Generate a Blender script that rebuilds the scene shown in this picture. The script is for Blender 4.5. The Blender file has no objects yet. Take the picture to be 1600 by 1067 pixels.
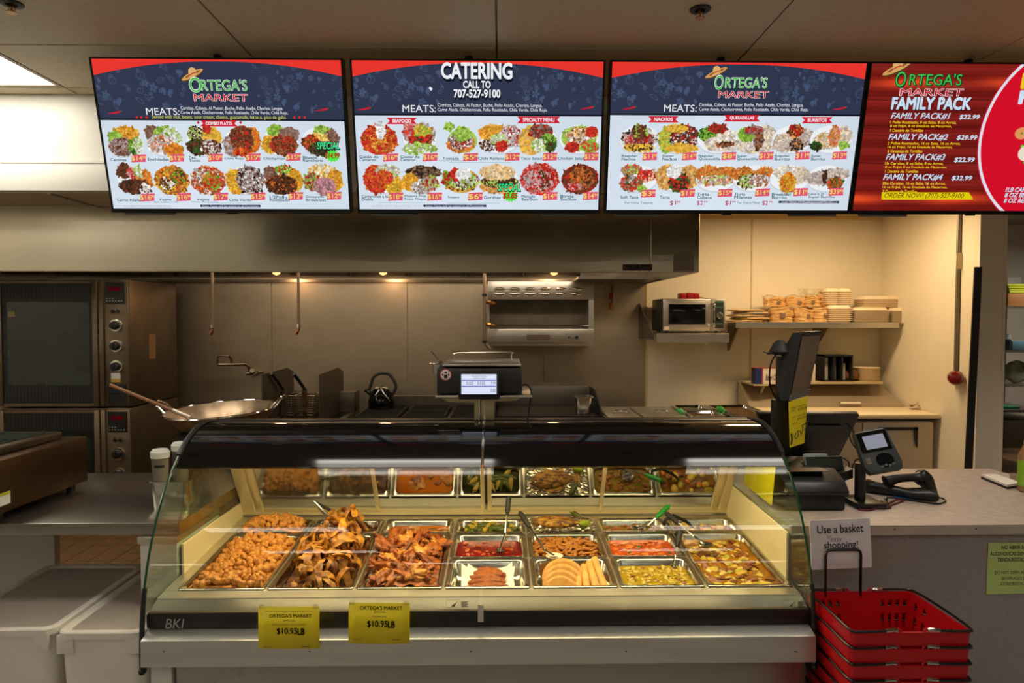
import bpy, bmesh, math, random
import numpy as np
from mathutils import Vector, Matrix, noise as mnoise

R = math.radians
random.seed(7)
SC = bpy.context.scene
COL = SC.collection

# ------------------------------------------------------------------ camera
EYE = Vector((0.0, 0.0, 1.65))
cam_d = bpy.data.cameras.new('camera')
cam_d.lens = 24.0; cam_d.sensor_width = 36.0; cam_d.clip_start = 0.05; cam_d.clip_end = 60
cam = bpy.data.objects.new('camera', cam_d); COL.objects.link(cam)
cam.location = EYE
cam.rotation_euler = (R(90 - 1.96), 0, R(-0.913))
SC.camera = cam
CAM_R = cam.rotation_euler.to_matrix()
F = 1066.67

# ------------------------------------------------------------------ world and exposure
world = bpy.data.worlds.new('world'); SC.world = world; world.use_nodes = True
bgn = world.node_tree.nodes['Background']
bgn.inputs[0].default_value = (0.9, 0.93, 1.0, 1); bgn.inputs[1].default_value = 0.05
SC.view_settings.view_transform = 'Standard'
SC.view_settings.look = 'None'
SC.view_settings.exposure = 0.0
SC.view_settings.gamma = 1.0
SC.view_settings.use_curve_mapping = False
TROFFER = 9.0        # ceiling panels
CASE_LAMP = 13.0     # warm tubes in the food case
RECESS_LAMP = 17.0   # warm tube over the prep corner
HOOD_LAMP = 5.0      # bulbs under the hood
TV_GAIN = 0.95

def area_light(name, loc, rot, sx, sy, power, color):
    d = bpy.data.lights.new(name, 'AREA'); d.shape = 'RECTANGLE'; d.size = sx; d.size_y = sy
    d.energy = power; d.color = color
    o = bpy.data.objects.new(name, d); COL.objects.link(o); o.location = loc; o.rotation_euler = rot
    return o

# warm tubes hidden up in the top of the food case, shining on the pans
area_light('case_light', (-0.075, 2.80, 1.125), (R(-4), 0, 0), 2.2, 0.07, CASE_LAMP, (1.0, 0.78, 0.42))
# warm tube on the low ceiling of the prep corner (behind the menu screens)
area_light('corner_light', (2.45, 5.15, 2.55), (0, 0, 0), 1.2, 0.25, RECESS_LAMP * 2.0, (1.0, 0.73, 0.43))
area_light('back_kitchen_light', (6.6, 7.6, 2.7), (0, 0, 0), 1.2, 0.6, 24, (1.0, 0.93, 0.82))
# unseen fill light added behind the hood's front lip to brighten the back wall
area_light('hood_fill_light', (-0.75, 4.85, 2.30), (R(24), 0, 0), 4.0, 0.12, 22, (1.0, 0.86, 0.68))
for hx in (-1.9, -1.0, 0.45):
    d = bpy.data.lights.new('hood_bulb_light', 'POINT'); d.energy = HOOD_LAMP; d.color = (1.0, 0.6, 0.3); d.shadow_soft_size = 0.04
    o = bpy.data.objects.new('hood_bulb_light', d); COL.objects.link(o); o.location = (hx, 5.82, 2.03)

# ------------------------------------------------------------------ photo geometry helpers
def ray(px, py):
    return CAM_R @ Vector((px - 800.0, 533.5 - py, -F))
def P(px, py, Y):
    d = ray(px, py); return EYE + d * (Y / d.y)
def onplane(px, py, co, no):
    d = ray(px, py); return EYE + d * ((co - EYE).dot(no) / d.dot(no))

# ------------------------------------------------------------------ materials
MATS = {}
def _nt(name):
    m = bpy.data.materials.new(name); m.use_nodes = True
    nt = m.node_tree; return m, nt, nt.nodes['Principled BSDF']
def srgb(c):
    return tuple((x / 255 / 12.92) if x / 255 <= 0.04045 else ((x / 255 + 0.055) / 1.055) ** 2.4 for x in c)
def mat(name, c, rough=0.5, metal=0.0, c2=None, scale=8.0, stretch=(1, 1, 1), bump=0.0, spec=0.5, detail=4, rv=0.0, coat=0.0, lo=0.35, hi=0.65, sss=0.0, bscale=None):
    """c, c2 in 0-255 sRGB; c2 mixes in by noise, bump is relief strength, rv varies the roughness."""
    if name in MATS: return MATS[name]
    m, nt, b = _nt(name); N = nt.nodes; L = nt.links
    b.inputs['Base Color'].default_value = (*srgb(c), 1)
    b.inputs['Roughness'].default_value = rough; b.inputs['Metallic'].default_value = metal
    b.inputs['Specular IOR Level'].default_value = spec
    if coat: b.inputs['Coat Weight'].default_value = coat; b.inputs['Coat Roughness'].default_value = 0.1
    if sss: b.inputs['Subsurface Weight'].default_value = sss; b.inputs['Subsurface Radius'].default_value = (0.02, 0.01, 0.005)
    if c2 or bump or rv:
        tc = N.new('ShaderNodeTexCoord'); mp = N.new('ShaderNodeMapping'); mp.inputs['Scale'].default_value = stretch
        L.new(tc.outputs['Object'], mp.inputs[0])
        nz = N.new('ShaderNodeTexNoise'); nz.inputs['Scale'].default_value = scale; nz.inputs['Detail'].default_value = detail
        L.new(mp.outputs[0], nz.inputs['Vector'])
        if c2:
            rp = N.new('ShaderNodeValToRGB'); rp.color_ramp.elements[0].position = lo; rp.color_ramp.elements[1].position = hi
            rp.color_ramp.elements[0].color = (*srgb(c), 1); rp.color_ramp.elements[1].color = (*srgb(c2), 1)
            L.new(nz.outputs[0], rp.inputs[0]); L.new(rp.outputs[0], b.inputs['Base Color'])
        if rv:
            mr = N.new('ShaderNodeMapRange'); mr.inputs[3].default_value = rough - rv; mr.inputs[4].default_value = rough + rv
            mr.inputs[1].default_value = 0.3; mr.inputs[2].default_value = 0.7
            L.new(nz.outputs[0], mr.inputs[0]); L.new(mr.outputs[0], b.inputs['Roughness'])
        if bump:
            src = nz
            if bscale:
                src = N.new('ShaderNodeTexNoise'); src.inputs['Scale'].default_value = bscale; src.inputs['Detail'].default_value = 3
                L.new(mp.outputs[0], src.inputs['Vector'])
            bp = N.new('ShaderNodeBump'); bp.inputs['Strength'].default_value = bump; bp.inputs['Distance'].default_value = 0.01
            L.new(src.outputs[0], bp.inputs['Height']); L.new(bp.outputs[0], b.inputs['Normal'])
    MATS[name] = m; return m
def emit(name, c, strength=1.0):
    if name in MATS: return MATS[name]
    m = bpy.data.materials.new(name); m.use_nodes = True; nt = m.node_tree; nt.nodes.clear()
    e = nt.nodes.new('ShaderNodeEmission'); o = nt.nodes.new('ShaderNodeOutputMaterial')
    e.inputs[0].default_value = (*srgb(c), 1); e.inputs[1].default_value = strength
    nt.links.new(e.outputs[0], o.inputs[0]); MATS[name] = m; return m
def glass(name, tint, f0=0.04, f90=0.96, rough=0.0, haze=0.0, hazec=(200, 190, 150)):
    """Thin glass sheet: clear see-through plus a mirror reflection that grows at grazing angles."""
    if name in MATS: return MATS[name]
    m = bpy.data.materials.new(name); m.use_nodes = True; nt = m.node_tree; nt.nodes.clear(); N = nt.nodes; L = nt.links
    t = N.new('ShaderNodeBsdfTransparent'); t.inputs[0].default_value = (*tint, 1)
    g = N.new('ShaderNodeBsdfGlossy'); g.inputs['Roughness'].default_value = rough
    lw = N.new('ShaderNodeLayerWeight'); lw.inputs[0].default_value = 0.5
    p = N.new('ShaderNodeMath'); p.operation = 'POWER'; p.inputs[1].default_value = 5
    ma = N.new('ShaderNodeMath'); ma.operation = 'MULTIPLY_ADD'; ma.inputs[1].default_value = f90; ma.inputs[2].default_value = f0
    L.new(lw.outputs['Facing'], p.inputs[0]); L.new(p.outputs[0], ma.inputs[0])
    mx = N.new('ShaderNodeMixShader'); L.new(ma.outputs[0], mx.inputs[0]); L.new(t.outputs[0], mx.inputs[1]); L.new(g.outputs[0], mx.inputs[2])
    o = N.new('ShaderNodeOutputMaterial'); out = mx
    if haze:
        df = N.new('ShaderNodeBsdfDiffuse'); df.inputs[0].default_value = (*srgb(hazec), 1)
        m2 = N.new('ShaderNodeMixShader')
        tc = N.new('ShaderNodeTexCoord'); nz = N.new('ShaderNodeTexNoise'); nz.inputs['Scale'].default_value = 3; L.new(tc.outputs['Object'], nz.inputs[0])
        mr = N.new('ShaderNodeMath'); mr.operation = 'MULTIPLY'; mr.inputs[1].default_value = haze * 2; L.new(nz.outputs[0], mr.inputs[0])
        L.new(mr.outputs[0], m2.inputs[0]); L.new(mx.outputs[0], m2.inputs[1]); L.new(df.outputs[0], m2.inputs[2]); out = m2
    L.new(out.outputs[0], o.inputs[0]); MATS[name] = m; return m

steel = mat('brushed_steel', (196, 188, 174), 0.34, 0.92, rv=0.05, scale=6, stretch=(1, 1, 8))
steel_wall = mat('wall_steel', (186, 170, 146), 0.42, 0.88, rv=0.06, scale=2, stretch=(1, 1, 2), c2=(170, 154, 130))
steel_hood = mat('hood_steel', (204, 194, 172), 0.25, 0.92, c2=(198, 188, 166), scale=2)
steel_deck = mat('deck_steel', (214, 206, 186), 0.34, 0.9, rv=0.04, scale=8, stretch=(1, 1, 1))
steel_pan = mat('pan_steel', (205, 200, 188), 0.20, 1.0, rv=0.06, scale=14)
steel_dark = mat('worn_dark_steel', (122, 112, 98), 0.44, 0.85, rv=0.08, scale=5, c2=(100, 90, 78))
steel_oven = mat('oven_steel', (132, 116, 94), 0.42, 0.88, rv=0.04, scale=4, c2=(118, 102, 82))
chrome = mat('chrome', (215, 212, 205), 0.12, 1.0)
copper = mat('copper_pipe', (170, 110, 80), 0.35, 1.0)
brass = mat('brass_fitting', (175, 125, 70), 0.35, 1.0)
alu = mat('cream_aluminium', (214, 200, 160), 0.35, 0.55, rv=0.05)
cream = mat('cream_enamel', (226, 214, 170), 0.35)
blk = mat('black_plastic', (22, 22, 23), 0.38)
blk_gloss = mat('black_gloss', (10, 10, 11), 0.08)
blk_matte = mat('black_matte', (28, 27, 26), 0.6)
grey_pl = mat('grey_plastic', (92, 96, 98), 0.45)
white_pl = mat('white_plastic', (226, 224, 216), 0.4)
red_pl = mat('red_plastic', (184, 10, 20), 0.38, spec=0.4)
wire_blk = mat('black_wire', (12, 12, 12), 0.3)
rubber = mat('rubber', (20, 20, 20), 0.7)
paper_w = mat('white_paper', (235, 232, 225), 0.7)
yellow_paper = mat('yellow_card', (238, 214, 20), 0.45)
ink = mat('black_ink', (20, 20, 18), 0.6)
ink_grey = mat('grey_ink', (120, 110, 60), 0.6)

# ------------------------------------------------------------------ mesh helpers
def BM(): return bmesh.new()
def _xf(bm, vs, M):
    if M is not None: bmesh.ops.transform(bm, matrix=M, verts=vs)
def box(bm, x0, x1, y0, y1, z0, z1, bev=0.0, M=None, seg=2):
    r = bmesh.ops.create_cube(bm, size=1.0); vs = r['verts']
    bmesh.ops.scale(bm, vec=(x1 - x0, y1 - y0, z1 - z0), verts=vs)
    bmesh.ops.translate(bm, vec=((x0 + x1) / 2, (y0 + y1) / 2, (z0 + z1) / 2), verts=vs)
    if bev:
        es = list({e for v in vs for e in v.link_edges})
        b = bmesh.ops.bevel(bm, geom=es, offset=bev, segments=seg, profile=0.5, affect='EDGES')
        vs = list({v for f in b['faces'] for v in f.verts} | {v for v in vs if v.is_valid})
        if M is not None:
            seen = set(vs); st = list(vs)
            while st:
                v = st.pop()
                for e in v.link_edges:
                    w = e.other_vert(v)
                    if w not in seen: seen.add(w); st.append(w)
            vs = list(seen)
    _xf(bm, vs, M); return vs
def basis(d):
    d = d.normalized(); a = Vector((0, 0, 1)) if abs(d.z) < 0.9 else Vector((1, 0, 0))
    u = d.cross(a).normalized(); return u, d.cross(u).normalized()
def loft(bm, loops, caps=(True, True), closed=True):
    rows = [[bm.verts.new(p) for p in lp] for lp in loops]
    n = len(rows[0])
    for a, b in zip(rows, rows[1:]):
        for i in range(n if closed else n - 1):
            j = (i + 1) % n
            try: bm.faces.new((a[i], a[j], b[j], b[i]))
            except ValueError: pass
    if caps[0]: bm.faces.new(rows[0][::-1])
    if caps[1]: bm.faces.new(rows[-1])
    return [v for r in rows for v in r]
def cyl(bm, p0, p1, r0, r1=None, seg=16, caps=True):
    p0 = Vector(p0); p1 = Vector(p1); r1 = r0 if r1 is None else r1
    u, v = basis(p1 - p0)
    lp = [[p + (u * math.cos(2 * math.pi * i / seg) + v * math.sin(2 * math.pi * i / seg)) * r for i in range(seg)] for p, r in ((p0, r0), (p1, r1))]
    return loft(bm, lp, (caps, caps))
def tube(bm, pts, r, seg=8, closed=False):
    pts = [Vector(p) for p in pts]; n = len(pts); rr = r if isinstance(r, (list, tuple)) else [r] * n
    loops = []; u = None
    for i, p in enumerate(pts):
        d = (pts[(i + 1) % n] - pts[i - 1]) if closed else (pts[min(i + 1, n - 1)] - pts[max(i - 1, 0)])
        d.normalize()
        if u is None: u, v = basis(d)
        else:
            u = (u - d * u.dot(d)).normalized(); v = d.cross(u)
        loops.append([p + (u * math.cos(2 * math.pi * k / seg) + v * math.sin(2 * math.pi * k / seg)) * rr[i] for k in range(seg)])
    if closed: loops.append(loops[0])
    return loft(bm, loops, (not closed, not closed))
def smoothpath(pts, n=6):
    pts = [Vector(p) for p in pts]; out = []
    for i in range(len(pts) - 1):
        a = pts[max(i - 1, 0)]; b = pts[i]; c = pts[i + 1]; d = pts[min(i + 2, len(pts) - 1)]
        for k in range(n):
            t = k / n
            out.append(0.5 * ((2 * b) + (c - a) * t + (2 * a - 5 * b + 4 * c - d) * t * t + (3 * b - a - 3 * c + d) * t ** 3))
    out.append(pts[-1]); return out
def lathe(bm, prof, c=(0, 0, 0), seg=24, M=None, caps=(True, True)):
    c = Vector(c)
    lp = [[c + Vector((r * math.cos(2 * math.pi * i / seg), r * math.sin(2 * math.pi * i / seg), z)) for i in range(seg)] for r, z in prof]
    vs = loft(bm, lp, caps); _xf(bm, vs, M); return vs
def prism(bm, poly, axis, a, b, M=None):
    """poly of 2-D points; axis 'x': (y,z), 'y': (x,z), 'z': (x,y)"""
    f = {'x': lambda p, t: Vector((t, p[0], p[1])), 'y': lambda p, t: Vector((p[0], t, p[1])), 'z': lambda p, t: Vector((p[0], p[1], t))}[axis]
    vs = loft(bm, [[f(p, a) for p in poly], [f(p, b) for p in poly]]); _xf(bm, vs, M); return vs
def rrect(x0, x1, y0, y1, r, z, k=4):
    out = []
    for cx, cy, a0 in ((x1 - r, y1 - r, 0), (x0 + r, y1 - r, 90), (x0 + r, y0 + r, 180), (x1 - r, y0 + r, 270)):
        for i in range(k + 1):
            a = R(a0 + 90 * i / k); out.append(Vector((cx + r * math.cos(a), cy + r * math.sin(a), z)))
    return out
def blob(bm, c, rad, amp=0.25, freq=1.6, sub=2, seed=0, M=None):
    r = bmesh.ops.create_icosphere(bm, subdivisions=sub, radius=1.0); vs = r['verts']
    off = Vector((seed * 3.7, seed * 1.3, seed * 7.1))
    for v in vs:
        n = mnoise.noise(v.co * freq + off) + 0.5 * mnoise.noise(v.co * freq * 2.3 + off)
        v.co = v.co * (1 + amp * n); v.co = Vector((v.co.x * rad[0], v.co.y * rad[1], v.co.z * rad[2]))
    _xf(bm, vs, M); bmesh.ops.translate(bm, vec=c, verts=vs); return vs
def me_of(name, bm, m, smooth=35):
    bmesh.ops.recalc_face_normals(bm, faces=bm.faces)
    me = bpy.data.meshes.new(name); bm.to_mesh(me); bm.free()
    if m: me.materials.append(m)
    if smooth: me.shade_smooth(); me.set_sharp_from_angle(angle=R(smooth))
    return me
def matof(o):
    M = o.matrix_basis.copy()
    while o.parent: o = o.parent; M = o.matrix_basis @ M
    return M
def obj(name, bm, m, parent=None, local=False, smooth=35):
    """link a mesh; world coordinates are brought into the parent's frame unless local."""
    if parent is not None and not local: bmesh.ops.transform(bm, matrix=matof(parent).inverted(), verts=bm.verts)
    o = bpy.data.objects.new(name, me_of(name, bm, m, smooth)); COL.objects.link(o)
    if parent is not None: o.parent = parent
    return o
def tag(o, label, cat, group=None, kind=None):
    if label: o['label'] = label
    if cat: o['category'] = cat
    if group: o['group'] = group
    if kind: o['kind'] = kind
    return o
def thing(name, label, cat, loc=(0, 0, 0), rot=(0, 0, 0), group=None):
    o = bpy.data.objects.new(name, None); COL.objects.link(o); o.location = loc
    o.rotation_euler = rot if isinstance(rot, tuple) else (0, 0, rot); o.empty_display_size = 0.05
    return tag(o, label, cat, group)
def struct(name, bm, m, parent=None):
    o = obj(name, bm, m, parent)
    if parent is None: o['kind'] = 'structure'
    return o
def inst(name, me, parent=None, M=None):
    o = bpy.data.objects.new(name, me); COL.objects.link(o)
    if parent is not None: o.parent = parent
    if M is not None: o.matrix_basis = M
    return o
def dup(root, loc=None, rot=None, label=None):
    def cp(o, par):
        c = o.copy(); COL.objects.link(c); c.parent = par
        for ch in [q for q in bpy.data.objects if q.parent == o and q != c]: cp(ch, c)
        return c
    kids = [q for q in bpy.data.objects if q.parent == root]
    c = root.copy(); COL.objects.link(c)
    for k in kids: cp(k, c)
    if loc is not None: c.location = loc
    if rot is not None: c.rotation_euler = rot
    if label: c['label'] = label
    return c
def RT(loc, rx=0, ry=0, rz=0, s=1.0):
    return Matrix.Translation(loc) @ Matrix.Rotation(rz, 4, 'Z') @ Matrix.Rotation(ry, 4, 'Y') @ Matrix.Rotation(rx, 4, 'X') @ Matrix.Scale(s, 4)

# lettering is gathered and made in one go at the end
TXT = []
def text(s, frame, x0, x1, z0, z1, m, parent, bold=0.0, y=-0.0015, name='lettering', shear=0.0, depth=0.0):
    """s fitted into the box x0..x1, z0..z1 of an upright local plane facing -Y (frame: extra matrix or None)."""
    TXT.append((s, frame, x0, x1, z0, z1, m, parent, bold, y, name, shear, depth))
def flush_text():
    tmp = []
    for t in TXT:
        cu = bpy.data.curves.new('t', 'FONT'); cu.body = t[0]; cu.resolution_u = 3; cu.shear = t[11]
        o = bpy.data.objects.new('t', cu); COL.objects.link(o); tmp.append(o)
    dg = bpy.context.evaluated_depsgraph_get(); dg.update()
    groups = {}
    for t, o in zip(TXT, tmp):
        me = o.evaluated_get(dg).to_mesh(); n = len(me.vertices)
        co = np.empty(n * 3, np.float32); me.vertices.foreach_get('co', co); co = co.reshape(-1, 3)
        fs = [tuple(p.vertices) for p in me.polygons]; o.evaluated_get(dg).to_mesh_clear()
        if n == 0: continue
        mn, mx = co.min(0), co.max(0); bo = t[8]; sh_ = [(0, 0)]
        if bo >= 0.008:
            kk = 8 if bo > 0.025 else 4
            sh_ = ([(0, 0)] if kk == 8 else []) + [(bo * math.cos((q + 0.5) * 2 * math.pi / kk), bo * math.sin((q + 0.5) * 2 * math.pi / kk)) for q in range(kk)]
        s, fr, x0, x1, z0, z1, m, par, bold, y, name, sh, dp = t
        g = groups.setdefault((par.name, m.name, name), [par, m, name, [], []])
        for ddx, ddy in sh_:
            X = x0 + (co[:, 0] - mn[0] + ddx) / max(mx[0] - mn[0], 1e-6) * (x1 - x0)
            Zc = z0 + (co[:, 1] - mn[1] + ddy) / max(mx[1] - mn[1], 1e-6) * (z1 - z0)
            base = len(g[3])
            for a, b in zip(X, Zc):
                v = Vector((float(a), y, float(b)))
                g[3].append(fr @ v if fr is not None else v)
            g[4] += [tuple(base + i for i in f) for f in fs]
    for o in tmp:
        d = o.data; bpy.data.objects.remove(o); bpy.data.curves.remove(d)
    for par, m, name, vs, fs in groups.values():
        me = bpy.data.meshes.new(name); me.from_pydata([tuple(v) for v in vs], [], fs); me.materials.append(m)
        o = bpy.data.objects.new(name, me); COL.objects.link(o); o.parent = par; o['kind'] = 'stuff'
# ================================================================== THE SETTING
m_tile = mat('ceiling_tile_vinyl', (198, 182, 150), 0.55, c2=(190, 174, 140), scale=30, bump=0.05)
m_grid = mat('ceiling_grid', (150, 138, 112), 0.5)
m_wallc = mat('cream_wall_panel', (228, 216, 188), 0.5, c2=(225, 212, 183), scale=3)
m_wallw = mat('white_wall', (214, 208, 194), 0.6)
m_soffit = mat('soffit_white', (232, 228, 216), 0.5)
m_store = mat('store_wall', (206, 196, 172), 0.8)
m_grout = mat('floor_grout', (70, 52, 34), 0.8)
m_quarry = mat('quarry_tile', (128, 92, 54), 0.45, c2=(106, 76, 44), scale=9, bump=0.05)

def floor_mat():
    m, nt, b = _nt('quarry_floor'); N = nt.nodes; L = nt.links
    tc = N.new('ShaderNodeTexCoord'); br = N.new('ShaderNodeTexBrick'); br.offset = 0.0
    br.inputs['Scale'].default_value = 1.0; br.inputs['Brick Width'].default_value = 0.155; br.inputs['Row Height'].default_value = 0.155
    br.inputs['Mortar Size'].default_value = 0.004; br.inputs['Color1'].default_value = (*srgb((138, 90, 48)), 1)
    br.inputs['Color2'].default_value = (*srgb((118, 76, 40)), 1); br.inputs['Mortar'].default_value = (*srgb((70, 52, 34)), 1)
    L.new(tc.outputs['Object'], br.inputs[0]); L.new(br.outputs[0], b.inputs['Base Color']); b.inputs['Roughness'].default_value = 0.5
    return m
bm = BM(); box(bm, -5.6, 8.5, 2.46, 10.2, -0.1, 0.0)
floor = struct('floor', bm, floor_mat())
bm = BM(); box(bm, -5.6, 8.5, -5.6, 2.458, -0.1, 0.0); struct('floor_store', bm, mat('store_vinyl_floor', (160, 156, 150), 0.35, c2=(150, 146, 140), scale=3))
# the patch of floor seen under the steel counter: every tile its own piece
bm = BM(); box(bm, -0.0745, 0.0745, -0.0745, 0.0745, 0, 0.010, bev=0.002, seg=1); me_t = me_of('tile', bm, m_quarry)
for i in range(13):
    for j in range(12):
        inst('tile', me_t, floor, RT((-3.95 + i * 0.155, 3.72 + j * 0.155, 0.0 + 0.0004 * ((i * 7 + j * 3) % 3)), rz=R(((i * 5 + j * 3) % 3 - 1) * 0.4)))

# main ceiling: slab, recessed joints, 4 x 2 ft tiles, light panels in every other tile
CZ = 2.95
bm = BM(); box(bm, -5.6, 8.5, -5.6, 10.2, CZ + 0.022, CZ + 0.15)
ceiling = struct('ceiling', bm, m_grid)
bm = BM(); box(bm, -0.606, 0.606, -0.301, 0.301, 0, 0.018, bev=0.003, seg=1); me_c = me_of('ceiling_tile', bm, m_tile)
LIGHTS = {(-5, -2), (-5, -6), (-4, -2), (-3, 0), (-1, -2), (1, -2), (-4, -4), (-2, -6), (1, -6), (4, -4), (-4, -8), (-2, -9), (1, -9), (4, -8), (-4, -12), (-1, -12), (2, -12)}  # the first few, far left, are unseen, added to brighten hood and left counter
def diffuser_mat():
    m = bpy.data.materials.new('light_diffuser'); m.use_nodes = True; nt = m.node_tree; nt.nodes.clear()
    N = nt.nodes; L = nt.links
    tc = N.new('ShaderNodeTexCoord'); sp = N.new('ShaderNodeSeparateXYZ'); L.new(tc.outputs['Object'], sp.inputs[0])
    w = N.new('ShaderNodeMath'); w.operation = 'MULTIPLY'; w.inputs[1].default_value = 2 * math.pi / 0.185
    c = N.new('ShaderNodeMath'); c.operation = 'COSINE'; L.new(sp.outputs[1], w.inputs[0]); L.new(w.outputs[0], c.inputs[0])
    mr = N.new('ShaderNodeMapRange'); mr.inputs[1].default_value = -1; mr.inputs[2].default_value = 1
    mr.inputs[3].default_value = 0.45 * TROFFER; mr.inputs[4].default_value = 1.55 * TROFFER; L.new(c.outputs[0], mr.inputs[0])
    e = N.new('ShaderNodeEmission'); e.inputs[0].default_value = (1.0, 0.94, 0.82, 1); L.new(mr.outputs[0], e.inputs[1])
    o = N.new('ShaderNodeOutputMaterial'); L.new(e.outputs[0], o.inputs[0]); return m
m_diff = diffuser_mat()
def troffer(cx, cy, lab):
    t = thing('ceiling_light', lab, 'ceiling light', (cx, cy, CZ), group=None)
    bm = BM()
    for (a, b_, c_, d_) in ((-0.606, 0.606, -0.301, -0.275), (-0.606, 0.606, 0.275, 0.301), (-0.606, -0.58, -0.275, 0.275), (0.58, 0.606, -0.275, 0.275)):
        box(bm, a, b_, c_, d_, 0.0, 0.02)
    obj('frame', bm, m_grid, t, local=True)
    bm = BM(); box(bm, -0.58, 0.58, -0.275, 0.275, 0.006, 0.012); obj('diffuser', bm, m_diff, t, local=True); return t
for i in range(-5, 7):
    for j in range(-14, 1):
        cx = -0.02 + (i + 0.5) * 1.22; cy = 3.33 + (j + 0.5) * 0.61
        if cx > 7.9: continue
        if (i, j) in LIGHTS:
            tl_ = troffer(cx, cy, 'bright rectangular ceiling light panel beside the leftmost menu screen' if (i, j) == (-3, 0) else 'rectangular ceiling light panel over the customer side, out of frame')
            if (i, j) != (-3, 0): tl_['group'] = 'ceiling lights over the customer side'
        else: inst('ceiling_tile', me_c, ceiling, RT((cx, cy, CZ)))
        if (i, j) in LIGHTS and j <= -4:          # narrower strip fixtures further back
            tl_.scale = (1, 0.5, 1)
            for s_ in (-1, 1): inst('ceiling_tile', me_c, ceiling, RT((cx, cy + s_ * 0.2275, CZ)) @ Matrix.Diagonal((1, 0.245, 1, 1)))
bm = BM(); box(bm, -0.606, 0.606, -0.055, 0.055, 0, 0.018, bev=0.003, seg=1); me_c2 = me_of('ceiling_tile_strip', bm, m_tile)
for i in range(-5, 7):
    inst('ceiling_tile', me_c2, ceiling, RT((-0.02 + (i + 0.5) * 1.22, 4.0, CZ)))

# soffit above the hood, fascia over the prep corner, low ceiling behind it
bm = BM(); box(bm, -5.6, 1.32, 4.06, 4.56, 2.39, CZ + 0.02)
soffit = struct('wall_front', bm, m_soffit)
bm = BM(); box(bm, -5.6, 1.32, 4.03, 4.062, 2.55, 2.562); box(bm, -5.6, 1.32, 4.035, 4.062, 2.39, 2.55, bev=0.002)
struct('trim_1', bm, m_soffit)
bm = BM(); box(bm, 1.32, 8.0, 4.06, 4.2, 2.58, CZ + 0.02); struct('trim_2', bm, m_wallc)
bm = BM(); box(bm, 1.30, 3.47, 4.2, 6.2, 2.58, 2.62); struct('ceiling_corner', bm, m_tile)
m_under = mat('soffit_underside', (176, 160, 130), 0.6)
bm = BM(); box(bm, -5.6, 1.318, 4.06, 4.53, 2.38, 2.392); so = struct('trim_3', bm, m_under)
bm = BM(); box(bm, -2.66, -2.63, 4.06, 4.53, 2.372, 2.381); struct('trim_4', bm, m_grid)

# walls
bm = BM(); box(bm, -5.6, 3.47, 6.2, 6.3, 0, CZ); struct('wall_back', bm, m_wallc)
bm = BM()
for sx in (1.317, 2.275): box(bm, sx, sx + 0.012, 6.192, 6.2, 0, 2.58)
box(bm, 1.33, 3.47, 6.185, 6.2, 2.545, 2.58)
struct('trim_5', bm, mat('cream_batten', (214, 186, 130), 0.5))
for k, (a, b_) in enumerate(((-5.0, -3.29), (-3.285, -2.07), (-2.065, -0.85), (-0.845, 0.385), (0.39, 1.31))):
    bm = BM(); box(bm, a, b_, 6.188, 6.198, 0, 1.975, bev=0.001, seg=1); struct('wall_back_panel', bm, steel_wall)
bm = BM(); box(bm, -5.0, 1.31, 6.165, 6.197, 1.972, 2.0); struct('trim_6', bm, steel)
bm = BM(); box(bm, 3.47, 3.64, 4.92, 6.3, 0, CZ); struct('wall_right', bm, m_wallc)
bm = BM(); box(bm, 3.642, 3.662, 4.90, 4.93, 0, CZ); box(bm, 3.47, 3.645, 4.912, 4.922, 0, CZ); struct('trim_7', bm, mat('wall_end_panel', (232, 224, 206), 0.5))
bm = BM(); prism(bm, [(3.385, 0.35), (3.440, 0.35), (3.482, 2.02), (3.428, 2.02)], 'y', 4.900, 4.912)
struct('trim_8', bm, blk_matte)
bm = BM(); box(bm, 3.64, 8.5, 9.6, 9.7, 0, CZ + 0.1); struct('wall_kitchen', bm, m_wallw)
bm = BM(); box(bm, -5.7, -5.6, -5.6, 4.0, 0, CZ + 0.1); box(bm, -5.7, -5.6, 4.0, 6.3, 0, CZ + 0.1); struct('wall_left', bm, mat('pale_wall', (232, 226, 210), 0.8))
bm = BM(); box(bm, 8.4, 8.5, -5.6, 9.7, 0, CZ + 0.1); struct('wall_store_right', bm, m_store)
bm = BM(); box(bm, -5.7, 8.5, -5.7, -5.6, 0, CZ + 0.1); struct('wall_store', bm, m_store)

# sprinkler heads
def sprinkler(px, py, lab):
    p = onplane(px, py, Vector((0, 0, CZ)), Vector((0, 0, 1)))
    t = thing('sprinkler_head', lab, 'sprinkler', (p.x, p.y, CZ))
    bm = BM(); lathe(bm, [(0.045, 0.0), (0.043, -0.006), (0.022, -0.008), (0.02, 0.0)], seg=20); obj('escutcheon', bm, blk_matte, t, local=True)
    bm = BM(); cyl(bm, (0, 0, 0), (0, 0, -0.02), 0.010); lathe(bm, [(0.004, -0.02), (0.004, -0.035), (0.02, -0.037), (0.02, -0.04)], seg=12)
    tube(bm, [(0.01, 0, -0.018), (0.014, 0, -0.028), (0.003, 0, -0.036)], 0.002, 6); tube(bm, [(-0.01, 0, -0.018), (-0.014, 0, -0.028), (-0.003, 0, -0.036)], 0.002, 6)
    obj('deflector', bm, brass, t, local=True)
sprinkler(1094, 14, 'small dark sprinkler head in the ceiling above the third menu screen')
sprinkler(18, 5, 'small dark sprinkler head in the top left ceiling corner')

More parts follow.
